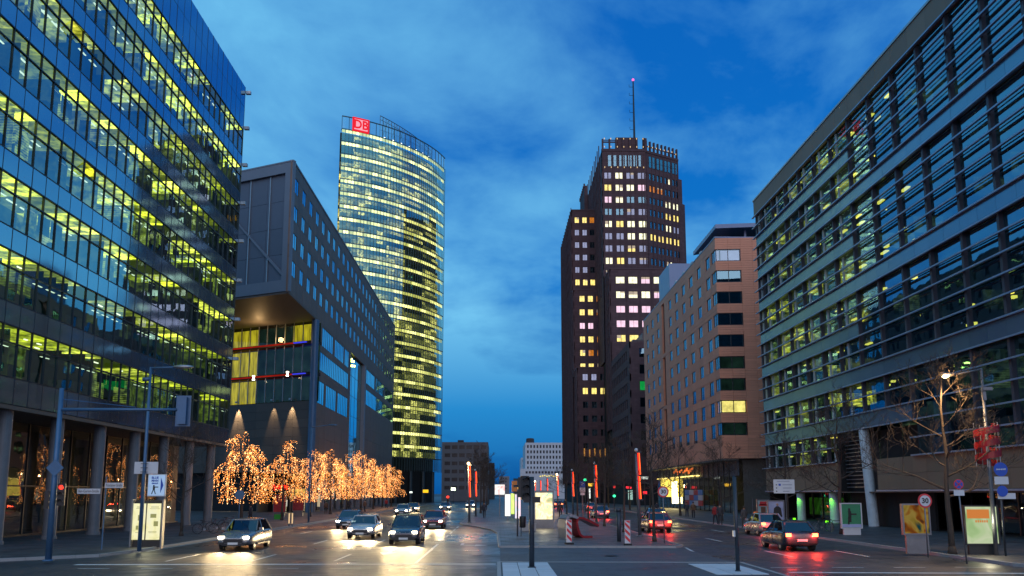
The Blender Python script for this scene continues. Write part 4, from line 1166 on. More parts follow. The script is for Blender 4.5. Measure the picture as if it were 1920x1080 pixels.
b = MB(); b.span(TX - .05, TX + 11, TY0 - .1, TY0 + 1.0, 38.96, 39.15); b.span(TX - .05, TX + .5, TY0 + 1.0, TY1, 38.96, 39.15); bo(b, 'coping', M['blue_box'])
b = MB(); b.prism([(TX + 1.0, TY0 + 3.0), (TX + 12, TY0 + 1.5), (TX + 12, TY0 + 9), (TX + 1.0, TY0 + 17)], 41.4, 42.0); b.span(TX + 5.5, TX + 5.8, TY0 + 4, TY0 + 4.3, 39.1, 41.4); b.prism([(TX + 2.2, TY0 + 7), (TX + 4, TY0 + 6.5), (TX + 4, TY0 + 9), (TX + 2.2, TY0 + 15)], 39.1, 41.4); bo(b, 'roof_canopy', M['blue_box'])
x0b = onY(1243, 520, 152).x
b = MB(); b.span(x0b + .8, x0b + 8, 150, 160, 38.9, onY(1270, 494, 150).z); bo(b, 'roof_plant_room', M['blue_box'])
b = MB(); 
for y in (124, 130, 136, 142): b.span(TX + .6, TX + 1.6, y, y + 1.2, 39.16, 40.2)
bo(b, 'roof_box', M['steel'])
# shop floor with a bright entrance
FOG = Face((TX + 2.2, TY1), (TX + 2.2, TY0 + 1))
u = .2; k = 0
while u < FOG.len - 3:
    it = FOG.item(u + .05, u + 2.9, .25, 5.3, 0, .03, M['shop_glass']); link('shop_pane', it[0], te, Vector(it[1]) - Vector(OO), it[2])
    b = MB(); FOG.box(b, u - .08, u + .05, .12, 7.5, -.08, .1); bo(b, 'shop_frame', M['mullion']); u += 2.95
b = MB(); FOG.box(b, 0, FOG.len, 5.3, 7.55, -.3, -.05); bo(b, 'shop_fascia', M['mesh_b2'])
b = MB(); FOG.box(b, 0, FOG.len, .1, .13, -9, 2.2); FOG.box(b, 0, FOG.len, .1, 7.5, -7.1, -7); b.span(TX - .0, TX + 2.2, TY0, TY1, 7.35, 7.58); b.span(TX + 3, TX + 11, TY0 + .9, TY0 + 1, .1, 7.5); bo(b, 'shop_shell', M['soffit'])
e_y = m_emit('entrance_glow', (1.0, 0.75, 0.12), 2.2, 0.6, 1.5)
pe_ = lambda px_, v=930: onX(px_, v, TX + 2.0).y
b = MB(); b.span(TX + 1.75, TX + 1.95, pe_(1276), pe_(1242), 2.2, 5.6); bo(b, 'entrance_light', e_y)
b = MB(); b.span(TX + 1.70, TX + 1.76, pe_(1273), pe_(1263), 1.0, 5.0); bo(b, 'entrance_light', m_emit('entrance_core', (1.0, .88, .45), 7.0))
b = MB(); b.span(TX + 1.6, TX + 2.1, pe_(1312), pe_(1236), 5.65, 5.8); bo(b, 'entrance_light', m_emit('entrance_strip', (1.0, .75, .2), 3.0))
point(te, OO, (TX + .6, pe_(1262), 4.2), 500, (1, .72, .25), .5)
b = MB()
for i in range(11):
    y = pe_(1276 + i * 3.5, 895); b.box(TX + .9, y, 6.6 + .25 * math.sin(i * 2.1), .12, .9, .45 + .2 * math.sin(i))
bo(b, 'sign_lettering', m_emit('sign_orange', (1.0, .22, .05), 1.3, .5, 2))
its = []
for i in range(4):
    for j in range(3):
        y0, y1 = pe_(1296 + i * 8.5), pe_(1304.5 + i * 8.5)
        b = MB(); b.span(TX + .9, TX + 1.0, min(y0, y1) + .05, max(y0, y1) - .05, .9 + j * .85, 1.7 + j * .85)
        bo(b, 'poster_panel', [m_plain('poster_red', (.45, .03, .03)), m_plain('poster_blue', (.05, .2, .5)), m_plain('poster_white', (.5, .5, .55))][(i + j * 2) % 3] if 'poster_red' not in MATS or True else None)

# ============================================================ RIGHT: louvred office block
RX, RY1, RY0 = 31.0, 95.6, 38.0
rb = thing('louvre_building', 'stone and glass office block with long pale sunshade blades, filling the right side', 'office building', (RX, RY1, 0))
OR = (RX, RY1, 0)
def br(b, nm, mat, **k): return b.build(nm, mat, rb, (-OR[0], -OR[1], 0), **k)
FR = Face((RX, RY1), (RX, RY0)); assert FR.N.x < 0
RH = 1.31; R0 = 8.30
posts = [RY1 - .45] + [93.6 - 4.07 * k for k in range(14)]
posts = [p for p in posts if p > RY0]
DIV = 69.18                      # right of here two storeys share one tall window
def uR(y): return RY1 - y
nrow = 21                        # rows of 1.31 m from 8.3 to 35.81
def is_sp(r, y):
    if r % 3 != 0: return False
    if y > DIV: return True
    return r in (3, 9, 15) or (r == 0 and y > 61)
panes, sps = [], []
edges = posts + [RY0]
for r in range(-2, nrow):
    z0 = R0 + r * RH; z1 = z0 + RH
    if r >= 0: z1 = R0 + (r + 1) * RH
    for a, c in zip(edges, edges[1:]):
        y = (a + c) / 2
        if r < 0 and 61 < y < 75.5: continue
        if is_sp(r, y):
            for h in range(2):
                ya = a - (a - c) * h / 2; yb = a - (a - c) * (h + 1) / 2
                sps.append(FR.item(uR(ya) + .01, uR(yb) - .01, z0 + .02, z1 - .02, -.2, .02 + round(rng.uniform(-.004, .004), 3), M['r_spandrel']))
        else:
            panes.append(FR.item(uR(a) + .12, uR(c) - .12, z0 + .05, z1 - .05, -.30, -.275, M['r_glass']))
pieces(rb, 'spandrel_panel', sps, 300, OR)
pieces(rb, 'window_pane', panes, 300, OR)
for y in posts:
    b = MB(); FR.box(b, uR(y) - .13, uR(y) + .13, 5.72 if not (61 < y < 75) else R0, 35.8, -.32, -.0); br(b, 'post', M['post'])
for r in range(-2, nrow + 1):
    z = R0 + r * RH
    if r == -2: segs = [(uR(RY1) - .35, uR(75.5)), (uR(61.2), uR(RY0))]
    elif r < 0: segs = [(-.35, uR(75.5)), (uR(61.2), uR(RY0))]
    elif r == 0: segs = [(-.35, uR(61.2)), (uR(61.0), uR(RY0))]
    else: segs = [(-.35, uR(RY0))]
    for a, c in segs:
        # a blade on every row, except between the glass and its spandrel where the edge is flush
        b = MB(); FR.box(b, a, c, z - .05, z + .03, .03, .25); FR.box(b, a, c, z - .08, z - .05, .20, .25); br(b, 'louvre_blade', M['ledge'])
bar = MB()
for a, c in zip(posts, posts[1:]):
    if (a + c) / 2 > DIV:
        y = a - (a - c) * .34
        for r in range(-2, nrow):
            if r >= 0 and is_sp(r, y): continue
            if r < 0 and 61 < y < 75.5: continue
            FR.box(bar, uR(y) - .05, uR(y) + .05, R0 + r * RH + .06, R0 + (r + 1) * RH - .1, -.27, -.12)
br(bar, 'glazing_bars', M['white_bar'], kind='stuff')
its = []
for i in range(int((RY1 - RY0) / 2.7) + 1):
    y = RY1 - i * 2.7
    if y - 2.7 < RY0: break
    its.append(FR.item(uR(y) + .01, uR(y - 2.7) - .01, 35.95, 37.75, -.3, .06, M['r_parapet']))
pieces(rb, 'parapet_panel', its, 300, OR)
b = MB(); FR.box(b, -.1, FR.len, 37.76, 37.95, -.5, .14); br(b, 'coping', M['steel'])
# interior storeys
for r0_, r1_ in ((1, 3), (4, 6), (7, 9), (10, 12), (13, 15), (16, 18), (19, 21)):
    z0, z1 = R0 + r0_ * RH, R0 + r1_ * RH
    b = MB(); FR.box(b, .3, uR(DIV + .1), z0 - 1.2, z0 - .02, -4.6, -.34); br(b, 'floor', M['interior'])
    b = MB(); FR.box(b, .3, uR(DIV + .1), z0 - .02, z1, -3.6, -3.5)
    for y in posts:
        if y > DIV and rng.random() < .7: FR.box(b, uR(y) - .05, uR(y) + .05, z0, z1, -3.5, -.5)
    br(b, 'rooms', M['r_room'])
for r0_, r1_ in ((-2, 3), (4, 9), (10, 15), (16, 21)):
    z0, z1 = R0 + r0_ * RH, R0 + r1_ * RH
    b = MB(); FR.box(b, uR(DIV), FR.len, z1, z1 + .9, -4.6, -.34); br(b, 'floor', M['interior'])
    b = MB(); FR.box(b, uR(DIV), FR.len, z0, z1, -5.2, -5.1); 
    for y in posts:
        if y < DIV: FR.box(b, uR(y) - .05, uR(y) + .05, z0, z1, -5.1, -1.2)
    br(b, 'rooms', M['r_room_dark'])
b = MB(); FR.box(b, .3, uR(75.5), 5.8, R0, -3.6, -3.5); br(b, 'rooms', M['r_room'])
b = MB()
for r0_, r1_ in ((1, 3), (4, 6), (7, 9), (10, 12), (13, 15), (16, 18), (19, 21), (-2, 0)):
    zc = R0 + r1_ * RH
    for a, c in zip(posts, posts[1:]):
        y = (a + c) / 2
        if y > DIV - (8 if r1_ > 8 else 0) and not (r1_ == 0 and y < 76):
            for q in range(2):
                if rng.random() < (.85 if r1_ <= 6 or y > 74 else .7):
                    yy = c + (a - c) * (.25 + .5 * q) + rng.uniform(-.2, .2); n_ = -rng.uniform(1.0, 2.6)
                    FR.box(b, uR(yy) - .55, uR(yy) + .55, zc - (.12 if q else 1.38), zc - (.02 if q else 1.28), n_ - .3, n_)
for (px_, v, w_) in ((1732, 590, .5), (1822, 608, .9), (1795, 685, .4), (1665, 722, .3), (1675, 715, .3), (1690, 712, .4), (1712, 714, .5), (1822, 572, .3), (1900, 557, .4), (1895, 548, .3)):
    q = onX(px_, v, RX + 2.2); b.box(q.x, q.y, q.z, .3, w_, .16)
br(b, 'ceiling_lamps', M['r_lamp'], kind='stuff')
# beige stone base, recess with a leaning column
its = []
def stone(ya, yb, z0, z1, st=2.0):
    n = max(1, round((ya - yb) / st))
    for i in range(n):
        a = ya - (ya - yb) * i / n; c = ya - (ya - yb) * (i + 1) / n
        for zz0, zz1 in ((z0, (z0 + z1) / 2), ((z0 + z1) / 2, z1)):
            its.append(FR.item(uR(a) + .01, uR(c) - .01, zz0 + .01, zz1 - .01, -.3, -.02 + round(rng.uniform(-.004, .004), 3), M['r_stone']))
stone(RY1, 75.6, 3.15, 5.62); stone(67.4, RY0, 3.15, 5.62)
pieces(rb, 'stone_slab', its, 300, OR)
b = MB(); FR.box(b, -.1, uR(75.5), 3.0, 3.13, -.3, .15); FR.box(b, uR(67.4), FR.len, 3.0, 3.13, -.3, .15); br(b, 'ledge', M['ledge'])
b = MB(); b.tube([(RX + .35, 69.3, .12), (RX + .1, 69.6, R0 - .1)], .42, 16); br(b, 'leaning_column', M['white_bar'])
b = MB()
for i in range(14): b.box(RX + .9, 73.2, 3.4 + i * .34, .1, 4.4, .06)
br(b, 'vent_louvre', M['steel'])
b = MB(); b.span(RX + 5.3, RX + 25, RY0, RY1 - .1, .1, 37.6); b.span(RX + .35, RX + 5.3, RY0, RY1 - .1, 35.9, 37.6); b.span(RX + .34, RX + 5.3, RY1 - .3, RY1 - .1, .1, 36); b.span(RX + 1.2, RX + 1.4, 61, 75.5, .1, R0 - .2)
b.span(RX + .35, RX + 5.2, 75.5, 75.7, 3, R0); b.span(RX + .35, RX + 5.2, 60.8, 61, 3, R0)
br(b, 'core', M['dark'])
b = MB(); FR.box(b, 0, FR.len, 2.9, 2.99, -5.2, -.02); br(b, 'soffit', M['soffit'])
FRG = Face((RX + 3.2, RY1), (RX + 3.2, RY0))
u = .2
while u < FRG.len - 3:
    it = FRG.item(u + .05, u + 2.7, .25, 2.9, 0, .03, M['shop_glass']); link('shop_pane', it[0], rb, Vector(it[1]) - Vector(OR), it[2])
    b = MB(); FRG.box(b, u - .07, u + .05, .12, 2.9, -.08, .1); br(b, 'shop_frame', M['mullion']); u += 2.75
for px_ in (1503, 1565):
    q = onX(px_, 960, RX + .5)
    b = MB(); b.lathe([(.42, .12), (.42, 2.92)], 16, (q.x, q.y, 0)); br(b, 'round_column', M['white_bar'])
    b = MB(); b.box(q.x - .9, q.y - .3, .25, .2, .2, .15); br(b, 'green_uplight', M['green_light'])
    spot(rb, OR, (q.x - .75, q.y - .45, 2.7), (.35, .25, -1), 110, 70, (.2, 1, .02))
q = onX(1503, 960, RX + .5)
b = MB(); b.span(RX + 3.6, RX + 3.7, q.y - 3, q.y + 6, .6, 2.4); br(b, 'shop_display', m_emit('green_interior', (.12, .5, .03), .25, .9, 1.5))

# ============================================================ far blocks at the end of the street
def slab_block(name, label, x0, x1, y, depth, h, fl, matw, rowh, winh, wcols, z0=4):
    t = thing(name, label, 'building', (x0, y, 0)); o = (x0, y, 0)
    F = Face((x0, y), (x1, y)); b = MB(); rows_ = []
    z = h - 1.2
    while z - winh > z0: rows_.append((z - winh, z)); z -= rowh
    pw(b, F, 0, x1 - x0, 0.1, h, rows_, wcols, .5)
    b.build('wall', matw, t, (-x0, -y, 0))
    b = MB(); b.span(x0 + .01, x1 - .01, y + .35, y + depth, .1, h - .05); b.build('core', matw, t, (-x0, -y, 0))
    for (a, c) in rows_:
        for (u0, u1) in wcols:
            it = F.item(u0, u1, a, c, -.34, -.30, M['far_dark']); link('window', it[0], t, Vector(it[1]) - Vector(o), 0)
    return t, rows_, F
fx0, fx1 = onY(828, 900, 300).x, onY(915, 900, 300).x
t, _, F = slab_block('concrete_block', 'grey banded concrete block beyond the rounded glass tower', fx0, fx1, 300, 40, onY(880, 829, 300).z, 0, M['far_grey'], 2.9, 1.3, [(1.0 + 2.6 * i, 3.0 + 2.6 * i) for i in range(6)])
b = MB(); b.box((fx0 + fx1) / 2 - 2, 310, onY(880, 829, 300).z + .6, 2.2, 2, 1.4); b.build('roof_plant', M['far_brown'], t, (-fx0, -300, 0))
gx0, gx1 = onY(985, 900, 420).x, onY(1066, 900, 420).x
gh = onY(1020, 830, 420).z
t, rws, F = slab_block('white_block', 'pale block with a regular window grid and a dark drum on its roof corner', gx0, gx1 + 14, 420, 40, gh, 0, M['far_white'], 2.7, 1.5, [(.9 + 1.62 * i, 1.75 + 1.62 * i) for i in range(21)], 8)
b = MB(); b.lathe([(1.8, -.4), (2.1, .3), (2.0, 2.2), (1.5, 2.4)], 14, (gx0 + 2.6, 423, gh)); b.build('roof_drum', M['far_brown'], t, (-gx0, -420, 0))
b = MB(); b.span(gx0 - 2.6, gx1 + 12, 418, 419.9, .1, gh - 13.2); b.build('podium', M['far_white'], t, (-gx0, -420, 0))
b = MB(); 
for i in range(14): b.box(gx0 + .6 + i * 1.6, 417.95, gh - 15.0, 1.0, .08, 1.1)
b.build('podium_windows', M['far_dark'], t, (-gx0, -420, 0))
b = MB()
for i in range(9): b.box(gx0 + 7.5 + i * 1.1, 417.9, gh - 17.0 + .2 * (i % 3), .6, .1, .5)
b.build('sign_lights', m_emit('far_sign', (1, .8, .2), 1.2), t, (-gx0, -420, 0))
hx0, hx1 = onY(936, 900, 700).x, onY(955, 900, 700).x
slab_block('slab_tower', 'small blue-grey tower at the very end of the street', hx0, hx1, 700, 20, onY(945, 893, 700).z, 0, M['far_grey'], 2.8, 1.2, [(1 + 2 * i, 2.2 + 2 * i) for i in range(3)])
kx0 = onY(970, 900, 560).x
slab_block('red_topped_block', 'narrow pinkish block just left of the pale gridded block', kx0, kx0 + 9, 470, 30, onY(975, 858, 470).z, 0, M['far_white'], 2.8, 1.3, [(.8 + 2 * i, 2.0 + 2 * i) for i in range(4)])
# rows of older houses that close the street beyond, both sides
slab_block('street_house', 'dark house front behind the bare trees left of the street end', onY(905, 900, 380).x, onY(927, 900, 380).x, 380, 60, onY(915, 868, 380).z, 0, M['far_brown'], 3.2, 1.5, [(.7 + 1.9 * i, 1.8 + 1.9 * i) for i in range(2)])
# ============================================================ STREET THINGS
M['bark'] = m_plain('bark', (0.055, 0.042, 0.034), 0.9, 0, 0.3, 6, .5)
M['bulb'] = m_emit('fairy_bulb', (1.0, 0.30, 0.055), 4.2)
M['bulb2'] = m_emit('fairy_bulb_bright', (1.0, 0.52, 0.20), 7.0)
M['neon'] = m_emit('red_neon', (1.0, 0.02, 0.01), 2.0)
M['neon_core'] = m_emit('orange_neon', (1.0, 0.10, 0.02), 3.0)
M['pole'] = m_plain('grey_pole', (0.16, 0.17, 0.19), 0.4, 0.5)
M['dark_pole'] = m_plain('dark_pole', (0.04, 0.05, 0.065), 0.45, 0.3)
M['black'] = m_plain('black_plastic', (0.012, 0.013, 0.016), 0.5)
M['lamp_warm'] = m_emit('street_lamp_glow', (1.0, 0.66, 0.28), 30.0)
M['sign_white'] = m_plain('sign_white', (0.55, 0.57, 0.6), 0.4, 0, .05)
M['sign_red'] = m_plain('sign_red', (0.62, 0.03, 0.04), 0.4, 0, .05)
M['sign_blue'] = m_plain('sign_blue', (0.01, 0.07, 0.42), 0.4, 0, .05)
M['sign_black'] = m_plain('sign_black', (0.01, 0.01, 0.012), 0.5, 0, .05)
M['rubber'] = m_plain('tyre_rubber', (0.015, 0.015, 0.016), 0.8)

# ------------------------------------------------------------ trees
def branches(seed, h, spread, levels=3, droop=0.0, lean=0.0, trunk_h=0.35, n0=9, tr=.13):
    """returns trunk path and list of branch paths (points, radii, level)"""
    r = random.Random(seed); out_ = []
    trunk = [Vector((0, 0, 0))]
    n = 7
    for i in range(1, n + 1): trunk.append(Vector((r.uniform(-.06, .06) * i * .5, r.uniform(-.06, .06) * i * .5, h * .86 * i / n)))
    trad = [tr * (1 - .8 * i / n) for i in range(n + 1)]
    def tpos(t):
        f = t * n; i = min(n - 1, int(f)); return trunk[i].lerp(trunk[i + 1], f - i), trad[i] * (1 - (f - i)) + trad[i + 1] * (f - i)
    def grow(p, d, L, rad_, lev):
        k = 5; pts = [p.copy()]; rs = [rad_]; d = d.normalized()
        for i in range(k):
            d = (d + Vector((r.uniform(-.22, .22), r.uniform(-.22, .22), r.uniform(-.10, .16) - droop * (i / k) * (1.4 if lev > 0 else .8)))).normalized()
            p = p + d * (L / k); pts.append(p.copy()); rs.append(max(.008, rad_ * (1 - .8 * (i + 1) / k)))
        out_.append((pts, rs, lev))
        if lev < levels - 1:
            m = (6, 5, 4)[lev] if lev < 3 else 3
            for j in range(m):
                f = .3 + .65 * (j + r.random() * .6) / m; q = pts[min(k, int(f * k) + 1)]
                a = r.uniform(0, 2 * PI)
                dd = (d * .75 + Vector((math.cos(a), math.sin(a), r.uniform(-.25, .7) - droop * .5)) * .75)
                grow(q, dd, L * r.uniform(.42, .62), rs[min(k, int(f * k) + 1)] * .7, lev + 1)
    for j in range(n0):
        f = trunk_h + (.98 - trunk_h) * (j + r.random() * .5) / n0
        p, rr = tpos(f); a = j * 2.4 + r.uniform(-.4, .4)
        up = .25 + .9 * (f - trunk_h)
        L = spread * (1.05 - .55 * (f - trunk_h) / (1 - trunk_h)) * r.uniform(.85, 1.1)
        grow(p, Vector((math.cos(a), math.sin(a), up)), L, rr * .55, 0)
    grow(trunk[-1], Vector((.1, 0, 1)), h * .16, trad[-1], 1)
    return trunk, trad, out_
def tree_proto(name, label, cat, seed, h, spread, lights=0, **k):
    t = thing(name, label, cat, (0, 0, 0), 0, k.pop('group', None))
    trunk, trad, br_ = branches(seed, h, spread, **k)
    b = MB(); b.tube(trunk, trad, 8); b.lathe([(trad[0] * 1.5, -.02), (trad[0] * 1.05, .35)], 8, (0, 0, 0)); b.build('trunk', M['bark'], t, smooth=True)
    b = MB()
    for pts, rs, lev in br_: b.tube(pts, rs, 5 if lev == 0 else 3, cap=False)
    b.build('crown', M['bark'], t, kind='stuff')
    if lights:
        r = random.Random(seed + 5); cand = []
        for pts, rs, lev in br_:
            for i in range(len(pts) - 1):
                L = (pts[i + 1] - pts[i]).length
                for q in range(max(1, int(L / .11))): cand.append(pts[i].lerp(pts[i + 1], (q + r.random()) / max(1, int(L / .11))))
            if lev > 0 and r.random() < .30:      # a strand that hangs from the tip
                L = r.uniform(.4, 2.0)
                for q in range(int(L / .12)):
                    p = pts[-1] + Vector((r.uniform(-.03, .03), r.uniform(-.03, .03), -q * .12))
                    if p.z > 1.9: cand.append(p)
        r.shuffle(cand); b = MB()
        for p in cand[:lights]:
            if p.z < 2.0: continue
            s = r.choice((.016, .02, .024, .028, .04)); p = p + Vector((r.uniform(-.03, .03), r.uniform(-.03, .03), r.uniform(-.03, .03)))
            vs = [(p.x + s, p.y, p.z), (p.x - s, p.y, p.z), (p.x, p.y + s, p.z), (p.x, p.y - s, p.z), (p.x, p.y, p.z + s), (p.x, p.y, p.z - s)]
            b.add(vs, [(0, 2, 4), (2, 1, 4), (1, 3, 4), (3, 0, 4), (2, 0, 5), (1, 2, 5), (3, 1, 5), (0, 3, 5)], M['bulb2'] if r.random() < .22 else M['bulb'])
        b.build('fairy_lights', None, t, kind='stuff')
    return t
GL_ = 'trees wrapped in fairy lights along the left pavement'
lit_protos = [tree_proto('lit_tree', 'x', 'tree', s, 9.2, 2.8, 2700, levels=3, droop=.55, trunk_h=.34, n0=13, tr=.16, group=GL_) for s in (3, 11, 23)]
labs = ['street tree strung with orange fairy lights, nearest of the row beside the colonnade block',
        'lit tree before the metal wall of the truss-end building, second from the near end',
        'lit tree in front of the corner column of the brown stone block',
        'lit tree before the stone wall right of the corner column',
        'lit tree beneath the tall blue window slot of the stone block',
        'lit tree just beyond the tall blue window slot',
        'lit tree three places before the rounded glass tower',
        'lit tree two places before the rounded glass tower',
        'last fairy lit tree of the row, next to the rounded glass tower']
spots_t = [(-22.3, 73.6), (-22.2, 87), (-22.1, 99.5), (-22.2, 112), (-22.3, 124.5), (-22.2, 137), (-22.1, 150), (-22.3, 163), (-22.2, 176)]
for i, ((x, y), lb) in enumerate(zip(spots_t, labs)):
    src = lit_protos[i % 3]
    if i < 3: o = src; o.location = (x, y, .12); o['label'] = lb; o.rotation_euler = (0, 0, i * 1.3)
    else: o = copy_tree(src, (x, y, .12), i * 2.1, lb)
    s_ = (.92, .90, .88, .97, .94, 1.08, 1.0, .92, .98)[i]; o.scale = (s_, s_, s_)
    point(o, (0, 0, 0), (0.9, 0, 4.6), 90, (1, .45, .16), .08)

GB_ = 'bare young trees on the middle strip'
med_p = [tree_proto('bare_tree', 'x', 'tree', s, 7.2, 2.1, 0, levels=4, droop=-.05, trunk_h=.42, n0=8, tr=.10, group=GB_) for s in (31, 37)]
mt = [(9.1, 48.5, 'slim bare tree on the middle strip, just right of the near red light column'),
      (9.1, 60, 'slim bare tree on the middle strip behind the dark bollard'),
      (9.1, 71, 'slim bare tree on the middle strip between the second and nearest red light columns'),
      (9.1, 83.3, 'slim bare tree on the middle strip just left of the second red light column'),
      (9.1, 94.6, 'slim bare tree on the middle strip right behind the third red light column'),
      (9.0, 108, 'slim bare tree far down the middle strip right of the lit poster box'),
      (-2.3, 118, 'bare tree on the left edge of the middle strip behind the red columns'),
      (-2.2, 134, 'second bare tree behind the left pair of red columns'),
      (-2.3, 152, 'third bare tree behind the left pair of red columns'),
      (-2.2, 172, 'fourth bare tree behind the left pair of red columns'),
      (-2.2, 196, 'fifth bare tree behind the left pair of red columns, far down the street'),
      (-2.2, 222, 'farthest bare tree on the left edge of the middle strip')]
for i, (x, y, lb) in enumerate(mt):
    src = med_p[i % 2]
    if i < 2: o = src; o.location = (x, y, .1); o['label'] = lb
    else: o = copy_tree(src, (x, y, .1), i * 1.7, lb)
    if x < 0: o.scale = (1.25, 1.25, 1.3)
GR_ = 'bare trees along the right pavement'
rp = [tree_proto('bare_tree', 'x', 'tree', s, 9.0, 3.3, 0, levels=4, droop=-.02, trunk_h=.30, n0=11, tr=.15, group=GR_) for s in (51, 58)]
rt = [(19.4 + 1.3, 37.6 + .4, 'bare tree lit orange from below, behind the near 30 sign'), (23.4, 56.6, 'bare tree beside the green poster board on the right pavement'),
      (23.0, 66, 'bare tree behind the white direction sign on the right pavement'), (22.6, 84, 'bare tree in front of the right corner of the terracotta block'),
      (22.6, 103, 'bare tree before the dark shop floor of the terracotta block'), (22.4, 122, 'bare tree before the bright shop entrance of the terracotta block'),
      (22.4, 141, 'bare tree left of the bright shop entrance'), (22.4, 168, 'bare tree before the dark brick annex')]
for i, (x, y, lb) in enumerate(rt):
    src = rp[i % 2]
    if i < 2: o = src; o.location = (x, y, .12); o['label'] = lb; o.rotation_euler = (0, 0, .6 + i)
    else: o = copy_tree(src, (x, y, .12), i * 1.9, lb)
    s_ = (1.0, 1.05, .82, .9, .95, 1, .95, 1)[i]; o.scale = (s_, s_, s_)
o = copy_tree(rp[1], (-20.5, 55, .12), 2.2, 'dark bare tree without lights in front of the colonnade block'); o['group'] = 'bare tree by the colonnade'; o.scale = (.72, .72, .8)
del o['group']

# ------------------------------------------------------------ red light columns
GC_ = 'light columns with red neon tubes on the middle strip'
def light_column(label, x, y, head=False):
    t = thing('light_column', label, 'light column', (x, y, .1), 0, GC_)
    b = MB(); b.tube([(0, 0, 0), (-.12, 0, 5.3)], [.115, .095], 10); b.lathe([(.2, 0), (.2, .06), (.13, .08)], 12); b.build('pole', M['pole'], t, smooth=True)
    for z0, z1 in ((2.4, 3.85), (3.95, 5.35)):
        b = MB(); b.tube([(.10, -.12, z0), (.04, -.12, z1)], .032, 8); b.build('neon_tube', M['neon_core'], t, smooth=True)
        b = MB(); b.tube([(.02, -.16, z0), (-.04, -.16, z1)], .038, 8); b.build('neon_tube', M['neon'], t, smooth=True)
    b = MB(); b.box(.16, -.1, 2.35, .16, .2, .1); b.box(.02, -.1, 5.4, .3, .24, .1); b.build('tube_holder', M['dark_pole'], t)
    b = MB(); b.lathe([(.05, 0), (.12, .08), (.11, .2), (.04, .25)], 10, (-.12, 0, 5.42)); b.build('lamp_head', M['lamp_warm'] if head else M['sign_white'], t, smooth=True)
    point(t, (0, 0, 0), (.15, -.45, 4.0), 35, (1, .10, .03), .06)
    if head: point(t, (0, 0, 0), (-.12, -.35, 5.6), 420, (1, .66, .3), .12)
    return t
light_column('nearest red neon light column, right side of the middle strip', 9.2, 54)
light_column('second red neon light column from the front on the right row', 9.2, 77.5)
light_column('third red neon column of the right row, behind the dark bollard', 9.2, 101)
light_column('fourth red neon column of the right row with a warm lamp beside it', 9.1, 125, True)
light_column('fifth red neon column of the right row, above the lit poster box', 9.0, 149)
light_column('sixth and slim red neon column above the lit poster box', 9.0, 172)
light_column('farthest red neon column of the right row with a warm lamp', 9.0, 196, True)
light_column('red neon column with a blazing warm lamp, left edge of the middle strip', -2.6, 79, True)
light_column('red neon column right behind the one with the blazing lamp', -2.55, 101)

# ------------------------------------------------------------ cars
def loft(b, st, ring, mat=None):
    n = len(ring(st[0])); vs = []
    for s in st: vs += ring(s)
    fs = []
    for i in range(len(st) - 1):
        for j in range(n): fs.append((i * n + j, i * n + (j + 1) % n, (i + 1) * n + (j + 1) % n, (i + 1) * n + j))
    fs += [tuple(range(n - 1, -1, -1)), tuple((len(st) - 1) * n + j for j in range(n))]
    b.add(vs, fs, mat)
CARN = [0]
M['head_on'] = m_emit('headlight_on', (1.0, 0.86, 0.60), 45.0)
M['tail_on'] = m_emit('tail_light_on', (1.0, 0.03, 0.02), 9.0)
M['tail_bright'] = m_emit('brake_light_on', (1.0, 0.09, 0.03), 16.0)
M['head_off'] = m_plain('lamp_cover', (.4, .42, .45), .15); M['tail_off'] = m_plain('tail_cover', (.25, .01, .01), .2)
M['rim'] = m_plain('wheel_rim', (.35, .36, .38), .3, .8)
M['plate'] = m_plain('plate', (.7, .7, .68), .5)
M['car_glass'] = m_glass('car_glass', (.12, .15, .17), 1.6, .06, 0.0, .01)
